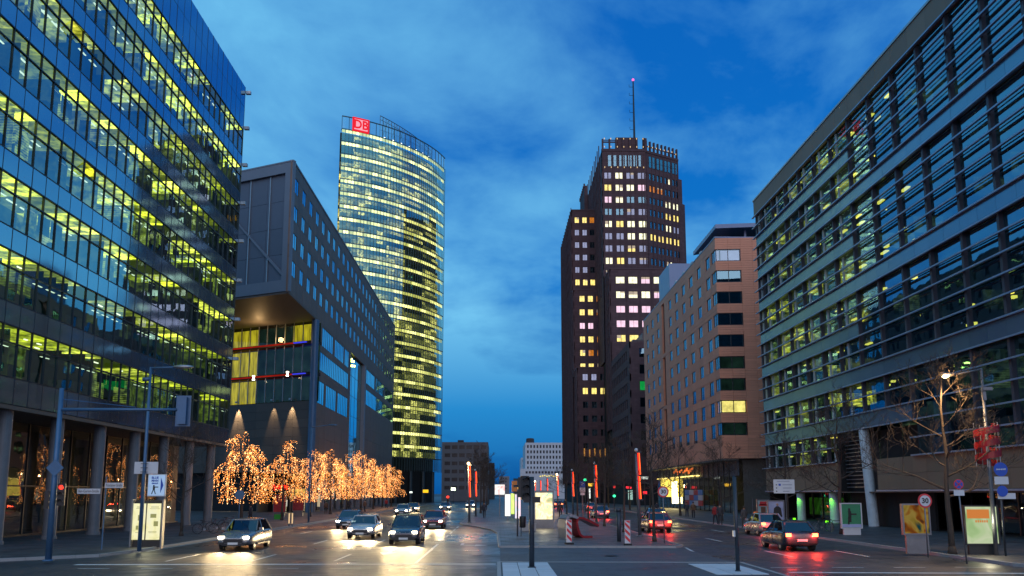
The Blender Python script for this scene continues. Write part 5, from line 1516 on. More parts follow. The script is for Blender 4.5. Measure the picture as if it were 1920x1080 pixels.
def car(label, x, y, col, towards, tall=1.0, wide=.9, kind='car', cname='car', power=1.0, L=4.3, metal=.3, group=None):
    CARN[0] += 1
    t = thing(cname, label, cname.replace('_', ' ') if cname != 'car' else 'car', (x, y, 0.004), PI if towards else 0, group)
    paint = m_plain('car_paint', col, .28, metal, .05, 1.0, 0.0, .6, 1.0)
    f = L / 2; van = kind == 'van'
    st = [(-f, .66, .42, .78), (-f + .06, .82, .26, .90), (-f + .35, .90, .2, .97), (-f + .9, .92, .2, .99), (-.2, .93, .2, .97), (f - 1.45, .93, .2, .95), (f - .9, .92, .2, .88), (f - .35, .88, .22, .78), (f - .06, .78, .26, .66), (f, .62, .34, .56)]
    if van: st = [(a, w_, b_, c * 1.12) for a, w_, b_, c in st]
    def ring(s):
        yy, w_, z0, z1 = s; w_ *= wide / .9; z1 *= 1 + (tall - 1) * .5
        return [(-w_ * .85, yy, z0), (w_ * .85, yy, z0), (w_, yy, z0 + .12), (w_ * 1.01, yy, z0 + (z1 - z0) * .5), (w_ * .97, yy, z1 - .09), (w_ * .86, yy, z1), (0, yy, z1 + .025), (-w_ * .86, yy, z1), (-w_ * .97, yy, z1 - .09), (-w_ * 1.01, yy, z0 + (z1 - z0) * .5), (-w_, yy, z0 + .12)]
    b = MB(); loft(b, st, ring); bo_ = b.build('body', paint, t, smooth=True); md_ = bo_.modifiers.new('round', 'SUBSURF'); md_.levels = md_.render_levels = 2
    roof = 1.46 * tall; zb = .92 * (1 + (tall - 1) * .5) * (1.08 if van else 1)
    r0, r1 = (-f + .25, -f + .55) if van else (-f + .35, -f + .95)
    w0, w1 = (f - 1.0, f - 1.55) if van else (f - 1.25, f - 2.0)
    gw, rw = .80 * wide / .9, .64 * wide / .9
    b = MB(); b.add([(-gw, r0, zb), (gw, r0, zb), (gw, w0, zb), (-gw, w0, zb), (-rw, r1, roof - .05), (rw, r1, roof - .05), (rw, w1, roof - .05), (-rw, w1, roof - .05)], [(0, 1, 5, 4), (1, 2, 6, 5), (2, 3, 7, 6), (3, 0, 4, 7)])
    b.build('windows', M['car_glass'], t)
    b = MB(); loft(b, [(r1 - .03, rw * .96, roof - .06), (r1 + .2, rw, roof - .02), (w1 - .25, rw, roof - .01), (w1 + .04, rw * .96, roof - .06)], lambda s: [(-s[1], s[0], roof - .08), (s[1], s[0], roof - .08), (s[1] * .92, s[0], s[2] + .02), (0, s[0], s[2] + .045), (-s[1] * .92, s[0], s[2] + .02)])
    for sx_ in (-1, 1):
        b.tube([(sx_ * gw, w0, zb), (sx_ * rw, w1, roof - .04)], .035, 5); b.tube([(sx_ * gw, r0, zb), (sx_ * rw, r1, roof - .04)], .06, 5)
        b.tube([(sx_ * (gw + .0), -.15, zb), (sx_ * rw, -.15, roof - .05)], .035, 5)
    b.build('roof', paint, t, smooth=False)
    b = MB(); b.add([(-gw * .95, r0 + .2, zb - .1), (gw * .95, r0 + .2, zb - .1), (gw * .95, w0 - .3, zb - .1), (-gw * .95, w0 - .3, zb - .1)], [(0, 1, 2, 3)])
    for sx_ in (-1, 1):
        b.box(sx_ * .36, .1, zb + .12, .46, .14, .45); b.box(sx_ * .36, .1, zb + .4, .2, .1, .16)
    b.build('seats', M['black'], t)
    for sx_ in (-1, 1):
        for yy in (f - .85, -f + .85):
            b = MB(); X0 = sx_ * (wide * .9 + .02)
            b.tube([(X0 - sx_ * .2, yy, .32), (X0 + sx_ * .025, yy, .32)], [.32, .32], 18); wl = b.build('wheel', M['rubber'], t, smooth=False)
            b = MB(); b.tube([(X0, yy, .32), (X0 + sx_ * .032, yy, .32)], [.2, .2], 10); b.build('rim', M['rim'], wl)
        b = MB(); b.box(sx_ * (gw + .17), w0 - .25, zb + .1, .2, .1, .13); b.build('mirror', paint, t)
        b = MB(); b.box(sx_ * .62 * wide / .9, f - .09, .62 * tall, .26, .16, .11, -sx_ * .35); b.build('headlight', M['head_on'] if towards else M['head_off'], t)
        b = MB(); b.box(sx_ * .66 * wide / .9, -f + .06, .80 * tall, .26, .12, .16, sx_ * .3); b.build('tail_light', (M['tail_bright'] if power > 1.2 else M['tail_on']) if not towards else M['tail_off'], t)
    b = MB()
    for sx_ in (-1, 1):
        for yy in (.62, -.42): b.box(sx_ * (.93 * wide / .9 + .004), yy, .62, .008, .018, .52)
        b.box(sx_ * (.93 * wide / .9 + .004), 0.1, .30, .02, 2.0, .05)
        b.box(sx_ * (.93 * wide / .9 + .012), .4 - .75, .78, .02, .14, .03); b.box(sx_ * (.93 * wide / .9 + .012), -.95, .78, .02, .14, .03)
        b.box(sx_ * .55, f + .0, .36, .2, .06, .08)
    b.box(0, f - .05, .40, 1.5, .12, .03); b.box(0, -f + .05, .42, 1.5, .12, .04)
    b.build('trim', M['black'], t)
    b = MB(); b.box(0, f - .02, .50, .95, .08, .16); b.box(0, f - .03, .30, 1.1, .08, .1); b.build('grille', M['black'], t)
    b = MB(); b.box(0, f + .03, .36, .5, .02, .11); b.build('number_plate', M['plate'], t)
    b = MB(); b.box(0, -f - .01, .55, .5, .03, .11); b.build('number_plate', M['plate'], t)
    if towards:
        for sx_ in (-.6, .6): spot(t, (0, 0, 0), (sx_, f + .12, .62 * tall), (0, 1, -.075), 1500 * power, 70, (1, .72, .36), 1.0, .06)
    else:
        for sx_ in (-.62, .62): point(t, (0, 0, 0), (sx_, -f - .14, .78 * tall), 60 * power, (1, .04, .02), .06)
        spot(t, (0, 0, 0), (0, f + .12, .6), (0, 1, -.1), 420, 80, (1, .85, .6), 1.0, .06)
    return t
GT_ = 'cars driving towards the viewer with headlights on'  # first two aside, cars added to stand in for headlight streaks
car('silver car with lit headlights in the kerb lane beside the lit trees', -12.4, 111, (.35, .40, .45), True, 1, group=GT_)
car('dark car with lit headlights following the silver one', -13.0, 130, (.04, .05, .07), True, group=GT_)
car('white car with blazing headlights, second nearest of the oncoming cars', -8.6, 55, (.55, .55, .56), True, 1.0, power=1.6, group=GT_)
car('grey estate car with blazing headlights, nearest oncoming car beside the left kerb', -13.2, 44.5, (.16, .17, .19), True, 1.05, power=1.6, group=GT_)
car('tall dark car with headlights on, beside the white turn arrows', -5.2, 49, (.03, .035, .05), True, 1.12, power=1.6, group=GT_)
car('red car with headlights on by the middle strip, level with the first lit tree', -5.2, 70, (.22, .02, .02), True, power=1.6, group=GT_)
car('blue-grey car with headlights on, left lane before the lit trees', -12.2, 70, (.10, .15, .22), True, power=1.6, group=GT_)
car('far oncoming car with headlights on beyond the silver car', -8.6, 140, (.3, .3, .3), True, group=GT_)
car('farthest oncoming car with headlights on by the middle strip', -5.2, 165, (.3, .3, .3), True, group=GT_)
GA_ = 'cars driving away with red tail lights'  # cars added to carry the red light of tail light streaks
car('dark car with bright brake lights, nearest of those driving away', 15.1, 43.5, (.03, .03, .04), False, power=1.6, group=GA_)
car('silver estate car with tail lights on, in the kerb lane on the right', 18.5, 58, (.25, .27, .3), False, 1.03, power=1.3, group=GA_)
car('red-brown car with brake lights beside the slim trees', 11.9, 63, (.14, .03, .03), False, power=1.6, group=GA_)
car('black car with tail lights, in the middle lane behind the right 30 sign', 15.1, 80, (.02, .02, .03), False, group=GA_)
car('blue car with tail lights beside the second red column', 11.9, 97, (.03, .06, .16), False, power=1.3, group=GA_)
car('far car with tail lights beyond the third red column', 15.1, 134, (.1, .1, .11), False, power=1.3, group=GA_)
car('farthest car with tail lights before the dark tower', 12.0, 165, (.1, .1, .11), False, power=1.3, group=GA_)

# ------------------------------------------------------------ lamps, signal poles
def place(px_, py_, z=0.0): return onZ(px_, py_, z)
# signal mast with a long arm, left
mx_, my_ = -18.4, 35.0
t = thing('signal_mast', 'blue-grey mast on the far left with a long arm carrying a traffic signal', 'traffic signal', (mx_, my_, .1))
zt_ = onX(80, 730, mx_).z
zt_ = 7.15; za = onY(200, 768, my_).z; xa = onY(348, 770, my_).x - mx_
b = MB(); b.tube([(0, 0, 0), (0, 0, 3.0), (0, 0, zt_)], [.13, .12, .09], 12); b.lathe([(.22, 0), (.22, .05), (.14, .07)], 12); b.build('pole', M['blue_steel'], t, smooth=True)
b = MB(); b.tube([(0, 0, za - .1), (xa, 0, za - .1)], [.075, .06], 8); b.build('arm', M['blue_steel'], t, smooth=True)
b = MB(); b.tube([(0, 0, za + .35), (xa * .6, 0, za + .0)], .015, 5); b.build('stay_wire', M['blue_steel'], t)
def signal_head(t, x, y, z, s=1.0, rz=0.0, lit=None, face=-1, board=None):
    """three lenses under hoods; face=-1 looks towards the viewer"""
    g = thing_part = bpy.data.objects.new('signal_head', None)
    b = MB(); b.box(0, 0, 0, .30 * s, .22 * s, .95 * s)
    o = b.build('signal_head', board or M['black'], t, (x, y, z), rz)
    for i, c in enumerate(('red', 'amber', 'green')):
        zz_ = (.31 - .31 * i) * s
        b = MB(); b.tube([(0, face * .11 * s, zz_), (0, face * .13 * s, zz_)], .1 * s, 12)
        on = lit == c
        m_ = (m_emit('signal_' + c, {'red': (1, .05, .03), 'amber': (1, .5, .05), 'green': (.05, 1, .4)}[c], 2.0)) if on else M['sign_black']
        b.build('lens', m_, o)
        b = MB()
        for q in range(8):
            a0_, a1_ = PI * q / 8, PI * (q + 1) / 8
            b.quad((math.cos(a0_) * .115 * s, face * .11 * s, zz_ + math.sin(a0_) * .115 * s), (math.cos(a1_) * .115 * s, face * .11 * s, zz_ + math.sin(a1_) * .115 * s), (math.cos(a1_) * .115 * s, face * .34 * s, zz_ + math.sin(a1_) * .115 * s), (math.cos(a0_) * .115 * s, face * .34 * s, zz_ + math.sin(a0_) * .115 * s))
        b.build('hood', board or M['black'], o)
    bpy.data.objects.remove(g)
    return o
signal_head(t, xa - .1, -.05, za - .15, 1.2, 0, None, 1, M['blue_steel'])
b = MB(); b.box(xa - .1, .02, za - .15, .62, .04, 1.3); b.build('backing_board', M['blue_steel'], t)
signal_head(t, .32, 0, 2.7, .95, .3, 'red', -1)
signal_head(t, -.3, .1, 2.5, .8, 1.9, None, -1)
b = MB(); b.box(.2, .02, zt_ - 4.0, .02, .02, .02)
s_ = .36; zc_ = onY(75, 882, my_).z
b = MB(); b.add([(x_, y_, z_) for y_ in (-.16, -.13) for x_, z_ in ((-s_ + .05, zc_), (.05, zc_ + s_), (s_ + .05, zc_), (.05, zc_ - s_))], [(0, 1, 2, 3), (7, 6, 5, 4), (0, 4, 5, 1), (1, 5, 6, 2), (2, 6, 7, 3), (3, 7, 4, 0)]); b.build('diamond_sign', M['blue_steel'], t)
# unlit lamp mast with an arm
lx, ly = -17.25, 41.0
t = thing('street_lamp', 'unlit blue-grey street lamp whose arm reaches over the road, holding two signs', 'street lamp', (lx, ly, .1))
zt_ = onY(285, 692, ly).z; xa = onY(330, 690, ly).x - lx; xb = onY(362, 686, ly).x - lx
b = MB(); b.tube([(0, 0, 0), (0, 0, 4), (0, 0, zt_)], [.10, .085, .06], 10); b.build('pole', M['blue_steel'], t, smooth=True)
b = MB(); b.tube([(0, 0, zt_ - .05), (xa * .6, 0, zt_ - .02), (xa, 0, zt_)], [.05, .045, .04], 8); b.tube([(0, 0, zt_ - .6), (-.35, 0, zt_ - .62)], .1, 8); b.build('arm', M['blue_steel'], t, smooth=True)
b = MB(); loft(b, [(xa - .1, .07, .05), (xa + .25, .15, .10), (xb - .25, .16, .09), (xb, .05, .04)], lambda s: [(s[0], s[1] * math.cos(a), zt_ + .02 + s[2] * math.sin(a)) for a in [2 * PI * j / 10 for j in range(10)]]); b.build('lamp_head', M['steel'], t, smooth=True)
b = MB(); zc_ = onY(280, 881, ly).z; b.box(-.22, -.03, zc_, .5, .03, .58); b.box(.33, .05, zc_, .62, .03, .58); b.build('plate', M['sign_white'], t)
b = MB()
for dz in (-.2, 0, .2): b.box(.02, -.06, zc_ + dz, .34, .06, .025)
b.build('bracket', M['dark_pole'], t, kind='stuff')
# show poster board hung on the lamp mast
q = onY(296, 910, ly - .1)
t = thing('show_sign', 'white sign with blue lettering, striding figure and arrow, hung on the lamp mast', 'sign', (q.x, ly - .2, q.z))
pb_ = m_emit('backlit_panel', (.42, .62, .95), .75, .2, 2)
b = MB(); b.box(0, 0, 0, .86, .1, 1.06); b.build('frame', M['sign_white'], t)
b = MB(); b.box(0, -.06, 0, .78, .02, .98); b.build('panel', pb_, t)
for i, (s, z) in enumerate((('BLUE', .36), ('MAN', .22), ('GROUP', .09))): put_text(s, .15 if i < 2 else .09, M['sign_blue'], t, (-.08, -.075, z), 0, .004, .006)
b = MB(); b.add([(.2, -.074, .38), (.34, -.074, 0), (.2, -.074, -.38)], [(0, 1, 2)]); b.build('arrow', M['sign_blue'], t)
b = MB()
yy = -.078
b.box(-.12, yy, -.03, .07, .006, .08); b.box(-.11, yy, -.14, .1, .006, .16); b.box(.0, yy, -.085, .2, .006, .045)
b.tube([(-.13, yy, -.2), (-.21, yy, -.42)], .022, 4); b.tube([(-.1, yy, -.2), (-.02, yy, -.42)], .022, 4)
b.build('figure', M['sign_black'], t)
# second arm lamp further down (left), lamp on the right
def arm_lamp(label, x, y, px_top, py_top, px_end, py_end, mat, lit=False, shade=None):
    zt = onY(px_top, py_top, y).z; xe = onY(px_end, py_end, y).x - x; ze = onY(px_end, py_end, y).z
    t = thing('street_lamp', label, 'street lamp', (x, y, .1))
    b = MB(); b.tube([(0, 0, 0), (0, 0, 3), (0, 0, zt - .1)], [.1, .085, .055], 10); b.build('pole', mat, t, smooth=True)
    d = 1 if xe > 0 else -1
    b = MB(); b.tube([(0, 0, zt - .15), (xe - d * .6, 0, ze - .1)], [.05, .04], 8); b.build('arm', mat, t, smooth=True)
    b = MB(); z0 = ze - .1
    loft(b, [(xe - d * .65, .06, .05), (xe - d * .3, .15, .10), (xe + d * .1, .15, .09), (xe + d * .25, .05, .04)] if d > 0 else [(xe + d * .25, .05, .04), (xe + d * .1, .15, .09), (xe - d * .3, .15, .10), (xe - d * .65, .06, .05)], lambda s: [(s[0], s[1] * math.cos(a), z0 + s[2] * math.sin(a)) for a in [2 * PI * j / 10 for j in range(10)]]); b.build('lamp_head', mat, t, smooth=True)
    if lit:
        b = MB(); b.lathe([(.05, -.17), (.14, -.12), (.17, -.03)], 12, (xe - d * .1, 0, z0)); b.build('lamp_glass', M['lamp_warm'], t, smooth=True)
        spot(t, (0, 0, 0), (xe - d * .1, -.03, z0 - .25), (0, 0, -1), 1500, 150, (1, .6, .25), .8, .1)
        point(t, (0, 0, 0), (xe - d * .1, -.25, z0 - .2), 120, (1, .55, .2), .1)
    return t
arm_lamp('unlit street lamp in front of the corner column, its arm reaching right', -18.0, 80.5, 588, 800, 628, 797, M['blue_steel'])
xr_, yr_ = 22.0, 37.0
t = arm_lamp('glowing street lamp on the right whose arm reaches left across the facade', 22.3, 37.3, 1845, 690, 1768, 702, M['pole'], True)
b = MB(); z_ = onY(1845, 733, 37.3).z; b.box(.18, 0, z_, .45, .2, .16); b.box(-.05, -.12, z_ - .35, .15, .15, .4); b.build('bracket', M['pole'], t)
# spiral of red bands round that pole
t = thing('spiral_sign', 'red metal ribbon spiral wound on thin rods round the right lamp pole', 'sculpture', (22.3, 37.3, .1))
zl, zh = onY(1855, 880, 37.3).z, onY(1855, 797, 37.3).z
b = MB(); N_ = 84; turns = 3.1; R_ = .54
for i in range(N_):
    a0_, a1_ = 2 * PI * turns * i / N_, 2 * PI * turns * (i + 1) / N_; z0, z1 = zl + (zh - zl - .3) * i / N_, zl + (zh - zl - .3) * (i + 1) / N_
    for r_ in (R_, R_ - .02): b.quad((r_ * math.cos(a0_), r_ * math.sin(a0_), z0), (r_ * math.cos(a1_), r_ * math.sin(a1_), z1), (r_ * math.cos(a1_), r_ * math.sin(a1_), z1 + .30), (r_ * math.cos(a0_), r_ * math.sin(a0_), z0 + .30))
b.build('ribbon', m_plain('red_enamel', (.24, .01, .014), .3, .2, .1), t)
for j in range(5):
    b = MB(); a = 2 * PI * j / 5 + .3; b.tube([((R_ - .04) * math.cos(a), (R_ - .04) * math.sin(a), zl), ((R_ - .04) * math.cos(a), (R_ - .04) * math.sin(a), zh)], .018, 6); b.build('rod', M['steel'], t)
# median signal poles
def median_pole(label, x, y, h, r=.085, heads=True):
    t = thing('signal_pole', label, 'traffic signal', (x, y, .06))
    b = MB(); b.tube([(0, 0, 0), (0, 0, h)], [r, r * .92], 14); b.lathe([(r * 1.5, 0), (r * 1.5, .04), (r * 1.05, .06)], 14); b.build('pole', M['dark_pole'], t, smooth=True)
    return t
t = median_pole('dark signal pole at the front of the middle strip, with its signal heads', 1.32, 31.95, 3.42, .105)
signal_head(t, -.26, .02, 3.0, .95, .25, None, -1)
signal_head(t, -.42, .05, 3.02, .8, 1.45, 'amber', 1)
b = MB(); b.box(.18, 0, 2.55, .3, .2, .22); b.box(-.2, 0, 2.55, .24, .2, .22); b.box(.02, -.16, 1.55, .1, .08, .16); b.build('push_button', M['black'], t)
t = median_pole('plain dark pole at the right front of the middle strip with a white button box', 8.67, 30.3, 3.38, .075)
b = MB(); b.box(-.10, 0, 1.35, .07, .14, .22); b.build('push_button', M['sign_white'], t)
# slim pole with bin and amber lamp
t = thing('slim_pole', 'slim grey pole left of the near signal pole with an orange warning box', 'pole', (1.33, 54.5, .1))
b = MB(); b.tube([(0, 0, 0), (0, 0, 3.6)], .055, 8); b.build('pole', M['pole'], t, smooth=True)
b = MB(); b.box(-.2, 0, 3.2, .34, .3, .7); b.build('warning_box', m_plain('orange_box', (.6, .18, .02), .4), t)
t = thing('litter_bin', 'black litter bin fixed beside the slim grey pole', 'bin', (1.66, 54.4, .1))
b = MB(); b.lathe([(.16, .55), (.2, .6), (.22, 1.2), (.2, 1.28)], 12); b.build('bin_body', M['black'], t, smooth=True)
b = MB(); b.tube([(-.1, 0, 0), (-.1, 0, .7)], .03, 6); b.build('bin_post', M['black'], t)
q = place(992, 999)
t = thing('stone_seat', 'low grey stone block seat behind the near signal pole', 'seat', (q.x, q.y, .1))
b = MB(); b.box(0, 0, .27, 1.0, .55, .5); b.box(0, 0, .54, 1.06, .6, .05); b.build('block', M['kerb'], t)
# lit poster box on the median
def art_panel(name, cols, scale=2.2, k=1.2, seed=0.0):
    m, t_ = mat_(name)
    v = t_.vmath('ADD', t_.vmath('MULTIPLY', t_.coord(), (1, 0, 1)), (seed, 0, seed * .7))
    n = t_.noise(v, scale, 2, .5, .8)
    c = t_.ramp(n, [(.30 + .4 * i / (len(cols) - 1), c) for i, c in enumerate(cols)])
    e = t_.node('ShaderNodeEmission'); t_.put(e.inputs[0], c); e.inputs[1].default_value = k; out(t_, e.outputs[0]); m.cycles.emission_sampling = 'NONE'; return m
t = thing('poster_box', 'large lit poster box standing on the middle strip behind the near signal pole', 'poster box', (3.75, 67, .1))
b = MB(); b.box(0, 0, .12, 1.55, .35, .24); 
for (x0, x1, z0, z1) in ((-.8, .8, 2.8, 2.98), (-.8, -.68, .24, 2.8), (.68, .8, .24, 2.8), (-.68, .68, .24, .7)): b.box((x0 + x1) / 2, 0, (z0 + z1) / 2, x1 - x0, .28, z1 - z0)
b.build('frame', M['pole'], t)
b = MB(); b.box(0, -.02, 1.75, 1.36, .2, 2.1); b.build('poster', art_panel('poster_cream', [(.25, .55, .5), (.9, .75, .35), (1, .9, .6), (.8, .6, .3), (.35, .4, .2)], 1.6, 1.5, 2.0), t)
point(t, (0, 0, 0), (0, -.5, 1.6), 60, (1, .85, .55), .2)
for i, (px_, py_, w_, h_, c, lb) in enumerate([(971, 975, .5, 2.2, [(.5, .75, 1), (1, .7, .8), (.8, .9, 1)], 'narrow lit panel pale blue and pink, left of the slim pole'), (952, 968, .55, 2.2, [(.8, .9, .9), (1, 1, .9)], 'small white lit panel on the middle strip'), (961, 970, .4, 2.3, [(.5, .8, .1), (.8, .9, .3)], 'yellow-green lit panel between white panels'), (937, 962, 1.2, 1.2, [(.9, .3, .3), (.9, .9, .85), (.9, .85, .8)], 'white lit kiosk sign on a post far up the middle strip')]):
    Y_ = 78 + i * 8; q = onY(px_, py_, Y_)
    t = thing('advertising_pillar', lb, 'lit panel', (q.x, Y_, .1))
    z0 = .45 if i != 3 else 2.6
    b = MB(); b.box(0, 0, z0 + h_ / 2, w_, .16, h_); b.build('panel', art_panel('lit_panel', c, 1.2, 1.3, i * 3.0), t)
    b = MB(); b.box(0, .1, z0 + h_ / 2, w_ + .12, .1, h_ + .12); b.box(0, .1, z0 / 2, .12, .1, z0); b.build('frame', M['pole'], t)
# red and white beacons
def beacon(label, x, y, rz):
    t = thing('warning_beacon', label, 'warning beacon', (x, y, .1), rz, 'red and white striped warning beacons')
    b = MB(); b.box(0, 0, .04, .42, .5, .08); b.build('base', M['rubber'], t)
    h = 1.22; wd = .27; b = MB()
    b.box(0, 0, .1 + h / 2, wd + .03, .04, h); b.build('board', M['sign_white'], t)
    b = MB(); z = -.1
    yv = -.026
    for i in range(4):
        z0 = .12 + i * .34
        p = [(-wd / 2, z0 + .27), (wd / 2, z0), (wd / 2, z0 + .17), (-wd / 2, z0 + .44)]
        p = [(x_, max(.11, min(h + .08, z_))) for x_, z_ in p]
        b.add([(x_, yv, z_) for x_, z_ in p], [(0, 1, 2, 3)])
    b.build('stripes', M['sign_red'], t); return t
beacon('red and white striped beacon in front of the curved red barrier', 3.95, 46, .12)
beacon('red and white striped beacon under the bare tree, beside the bollard', 7.0, 45, -.1)
t = thing('bollard', 'dark chest-high bollard between the two striped beacons', 'bollard', (7.05, 48.5, .1))
b = MB(); b.tube([(0, 0, 0), (0, 0, .9), (0, 0, 1.75)], [.115, .12, .135], 14); b.lathe([(.15, 1.7), (.15, 1.86), (.1, 1.9)], 14); b.build('post', M['dark_pole'], t, smooth=True)
# curved red barrier with a silver cap
t = thing('curved_barrier', 'curved red and silver metal ribbon sculpture on the middle strip behind a beacon', 'sculpture', (4.2, 52.5, .1), .35)
def ribbon(pts, w, th, mat, nm):
    b = MB(); P = [Vector(p) for p in pts]
    for p, q in zip(P, P[1:]):
        d = (q - p).normalized(); s = Vector((0, 1, 0)); nrm = d.cross(s).normalized() * th / 2; s = s * w / 2
        b.add([p - s - nrm, p + s - nrm, q + s - nrm, q - s - nrm, p - s + nrm, p + s + nrm, q + s + nrm, q - s + nrm], [(3, 2, 1, 0), (4, 5, 6, 7), (0, 1, 5, 4), (1, 2, 6, 5), (2, 3, 7, 6), (3, 0, 4, 7)])
    return b.build(nm, mat, t)
ribbon([(-.05, 0, 0), (-.1, 0, .6), (-.08, 0, 1.15), (.1, 0, 1.36), (.35, 0, 1.36), (.75, 0, 1.22)], 1.1, .16, M['steel'], 'silver_band')
rd = m_plain('barrier_red', (.30, .015, .02), .35, .2, .15)
ribbon([(.75, 0, 1.25), (1.1, 0, 1.2), (1.6, 0, 1.0), (2.15, 0, .72)], 1.1, .14, rd, 'red_band')
ribbon([(.75, 0, 1.2), (.62, 0, 1.0), (.7, 0, .6), (.85, 0, .2), (1.1, 0, .03), (1.7, 0, .05)], 1.1, .14, rd, 'red_band')
# ------------------------------------------------------------ signs
def disc(t, z, r, mat, nm, y=-.05, x=0.0, th=.015):
    b = MB(); b.tube([(x, y, z), (x, y - th, z)], r, 28); return b.build(nm, mat, t)
def sign30(label, x, y, z):
    t = thing('speed_limit_sign', label, 'speed limit sign', (x, y, .1), 0, 'round 30 speed limit signs')
    b = MB(); b.tube([(0, 0, 0), (0, 0, z + .28)], .03, 8); b.build('pole', M['pole'], t, smooth=True)
    disc(t, z, .31, M['sign_red'], 'rim'); disc(t, z, .235, M['sign_white'], 'face', -.067, 0, .006)
    put_text('30', .30, M['sign_black'], t, (0, -.08, z - .005), 0, .004, .008)
sign30('round 30 speed limit sign before the bright shop entrance', 9.33, 46.8, onY(1244, 922, 46.8).z - .1)
sign30('round 30 speed limit sign near the right edge, before the orange-lit tree', 18.65, 36.2, onY(1731, 939, 36.2).z - .1)
q = (18.4, 33.0)
t = thing('no_stopping_sign', 'round blue and red no stopping sign with a small white plate below', 'traffic sign', (q[0], q[1], .1))
z_ = onY(1801, 908, 33).z - .1
b = MB(); b.tube([(.12, 0, 0), (0, 0, z_ + .2)], .03, 8); b.build('pole', M['pole'], t, smooth=True)
disc(t, z_, .2, M['sign_red'], 'rim'); disc(t, z_, .165, M['sign_blue'], 'face', -.067, 0, .006)
for a in (.78, -.78):
    b = MB(); b.box(0, -.08, 0, .33, .006, .035); o = b.build('bar', M['sign_red'], t, (0, 0, z_)); o.rotation_euler = (0, a, 0)
b = MB(); b.box(0, -.05, z_ - .34, .42, .015, .22); b.build('plate', M['sign_white'], t)
t = thing('round_blue_signs', 'two round blue signs with a white plate between them below the red spiral', 'traffic sign', (22.35, 36.6, .1))
b = MB(); b.tube([(0, .1, 0), (0, .1, 3.4)], .045, 8); b.build('pole', M['dark_pole'], t, smooth=True)
z1_, z2_, z3_ = [onY(1860, v, 36.6).z - .1 for v in (880, 900, 920)]
disc(t, z1_, .31, M['sign_blue'], 'face'); disc(t, z3_ - .02, .24, M['sign_blue'], 'face')
b = MB(); b.box(0, -.05, z2_ - .02, .62, .015, .34); b.build('plate', M['sign_white'], t)
b = MB()
for dx in (-.17, -.08, .02, .1, .18): b.box(dx, -.075, z1_ + .0, .05, .004, .06)
b.tube([(-.22, -.07, z1_ - .03), (.22, -.07, z1_ + .03)], .01, 4)
b.build('marking', M['sign_white'], t)
def name_sign(label, text, x0, x1, zc, y, tx, ty, post=None, cat='street name sign'):
    t = thing('street_name_sign', label, cat, ((x0 + x1) / 2, y, zc))
    w_ = abs(x1 - x0); b = MB(); b.box(0, 0, 0, w_, .03, .28); b.build('plate', M['sign_white'], t)
    b = MB()
    for (a, c, e, f_) in ((0, .135, w_, .012), (0, -.135, w_, .012)): b.box(a, -.017, c, e, .004, f_)
    b.build('border', M['sign_black'], t)
    if text:
        o = put_text(text, .2, M['sign_black'], t, (0, -.018, 0), 0, .003)
        sw = o.data.vertices; wd = max(v.co.x for v in sw) - min(v.co.x for v in sw); o.scale = (min(1, (w_ - .12) / wd), 1, 1)
    return t
y_ = 41.9
zz1, zz2 = onY(166, 921, y_).z, onY(214, 910, y_).z
name_sign('white street sign reading Ben-Gurion-Straße on the slim blue pole', 'Ben-Gurion-Straße', onY(145, 921, y_).x, onY(188, 921, y_).x, zz1, y_, 0, 0)
name_sign('white street sign reading Potsdamer Straße, higher on the slim blue pole', 'Potsdamer Straße', onY(197, 910, y_).x, onY(231, 910, y_).x, zz2, y_, 0, 0)
t = thing('sign_pole', 'slim blue pole carrying the two white street name signs', 'pole', (onY(192, 1000, y_).x, y_ + .03, .1))
b = MB(); b.tube([(0, 0, 0), (0, 0, onY(193, 897, y_).z)], .035, 8); b.build('pole', M['blue_steel'], t)
name_sign('blue-white street name sign at the right edge beside the dark pole', '', onY(1871, 930, 36.6).x, onY(1904, 930, 36.6).x, onY(1888, 930, 36.6).z, 36.6, 0, 0)
# white direction sign with arrows
q = onY(1470, 912, 52)
t = thing('direction_sign', 'white direction board with three arrows and a blue square, right pavement', 'direction sign', (q.x, 52, .1))
b = MB(); b.box(0, 0, q.z - .1, 1.32, .05, .86); b.build('board', M['sign_white'], t)
b = MB(); b.tube([(.1, .06, 0), (.1, .06, q.z - .4)], .045, 8); b.build('pole', M['dark_pole'], t)
b = MB(); z0 = q.z - .1
for i in range(3):
    zq = z0 + .1 - i * .2; b.add([(-.52, -.03, zq - .05), (-.52, -.03, zq + .05), (-.42, -.03, zq)], [(0, 2, 1)])
b.build('arrow', M['sign_black'], t)
b = MB(); b.box(-.28, -.03, z0 + .1, .14, .006, .13); b.build('square', M['sign_blue'], t)
b = MB(); b.box(-.05, -.03, z0 + .32, .8, .004, .035); b.box(.2, -.03, z0 + .1, .6, .004, .04); b.box(.2, -.03, z0 - .1, .55, .004, .04); b.box(.12, -.03, z0 - .3, .4, .004, .04); b.build('text_line', m_plain('sign_grey', (.2, .22, .3), .6), t)
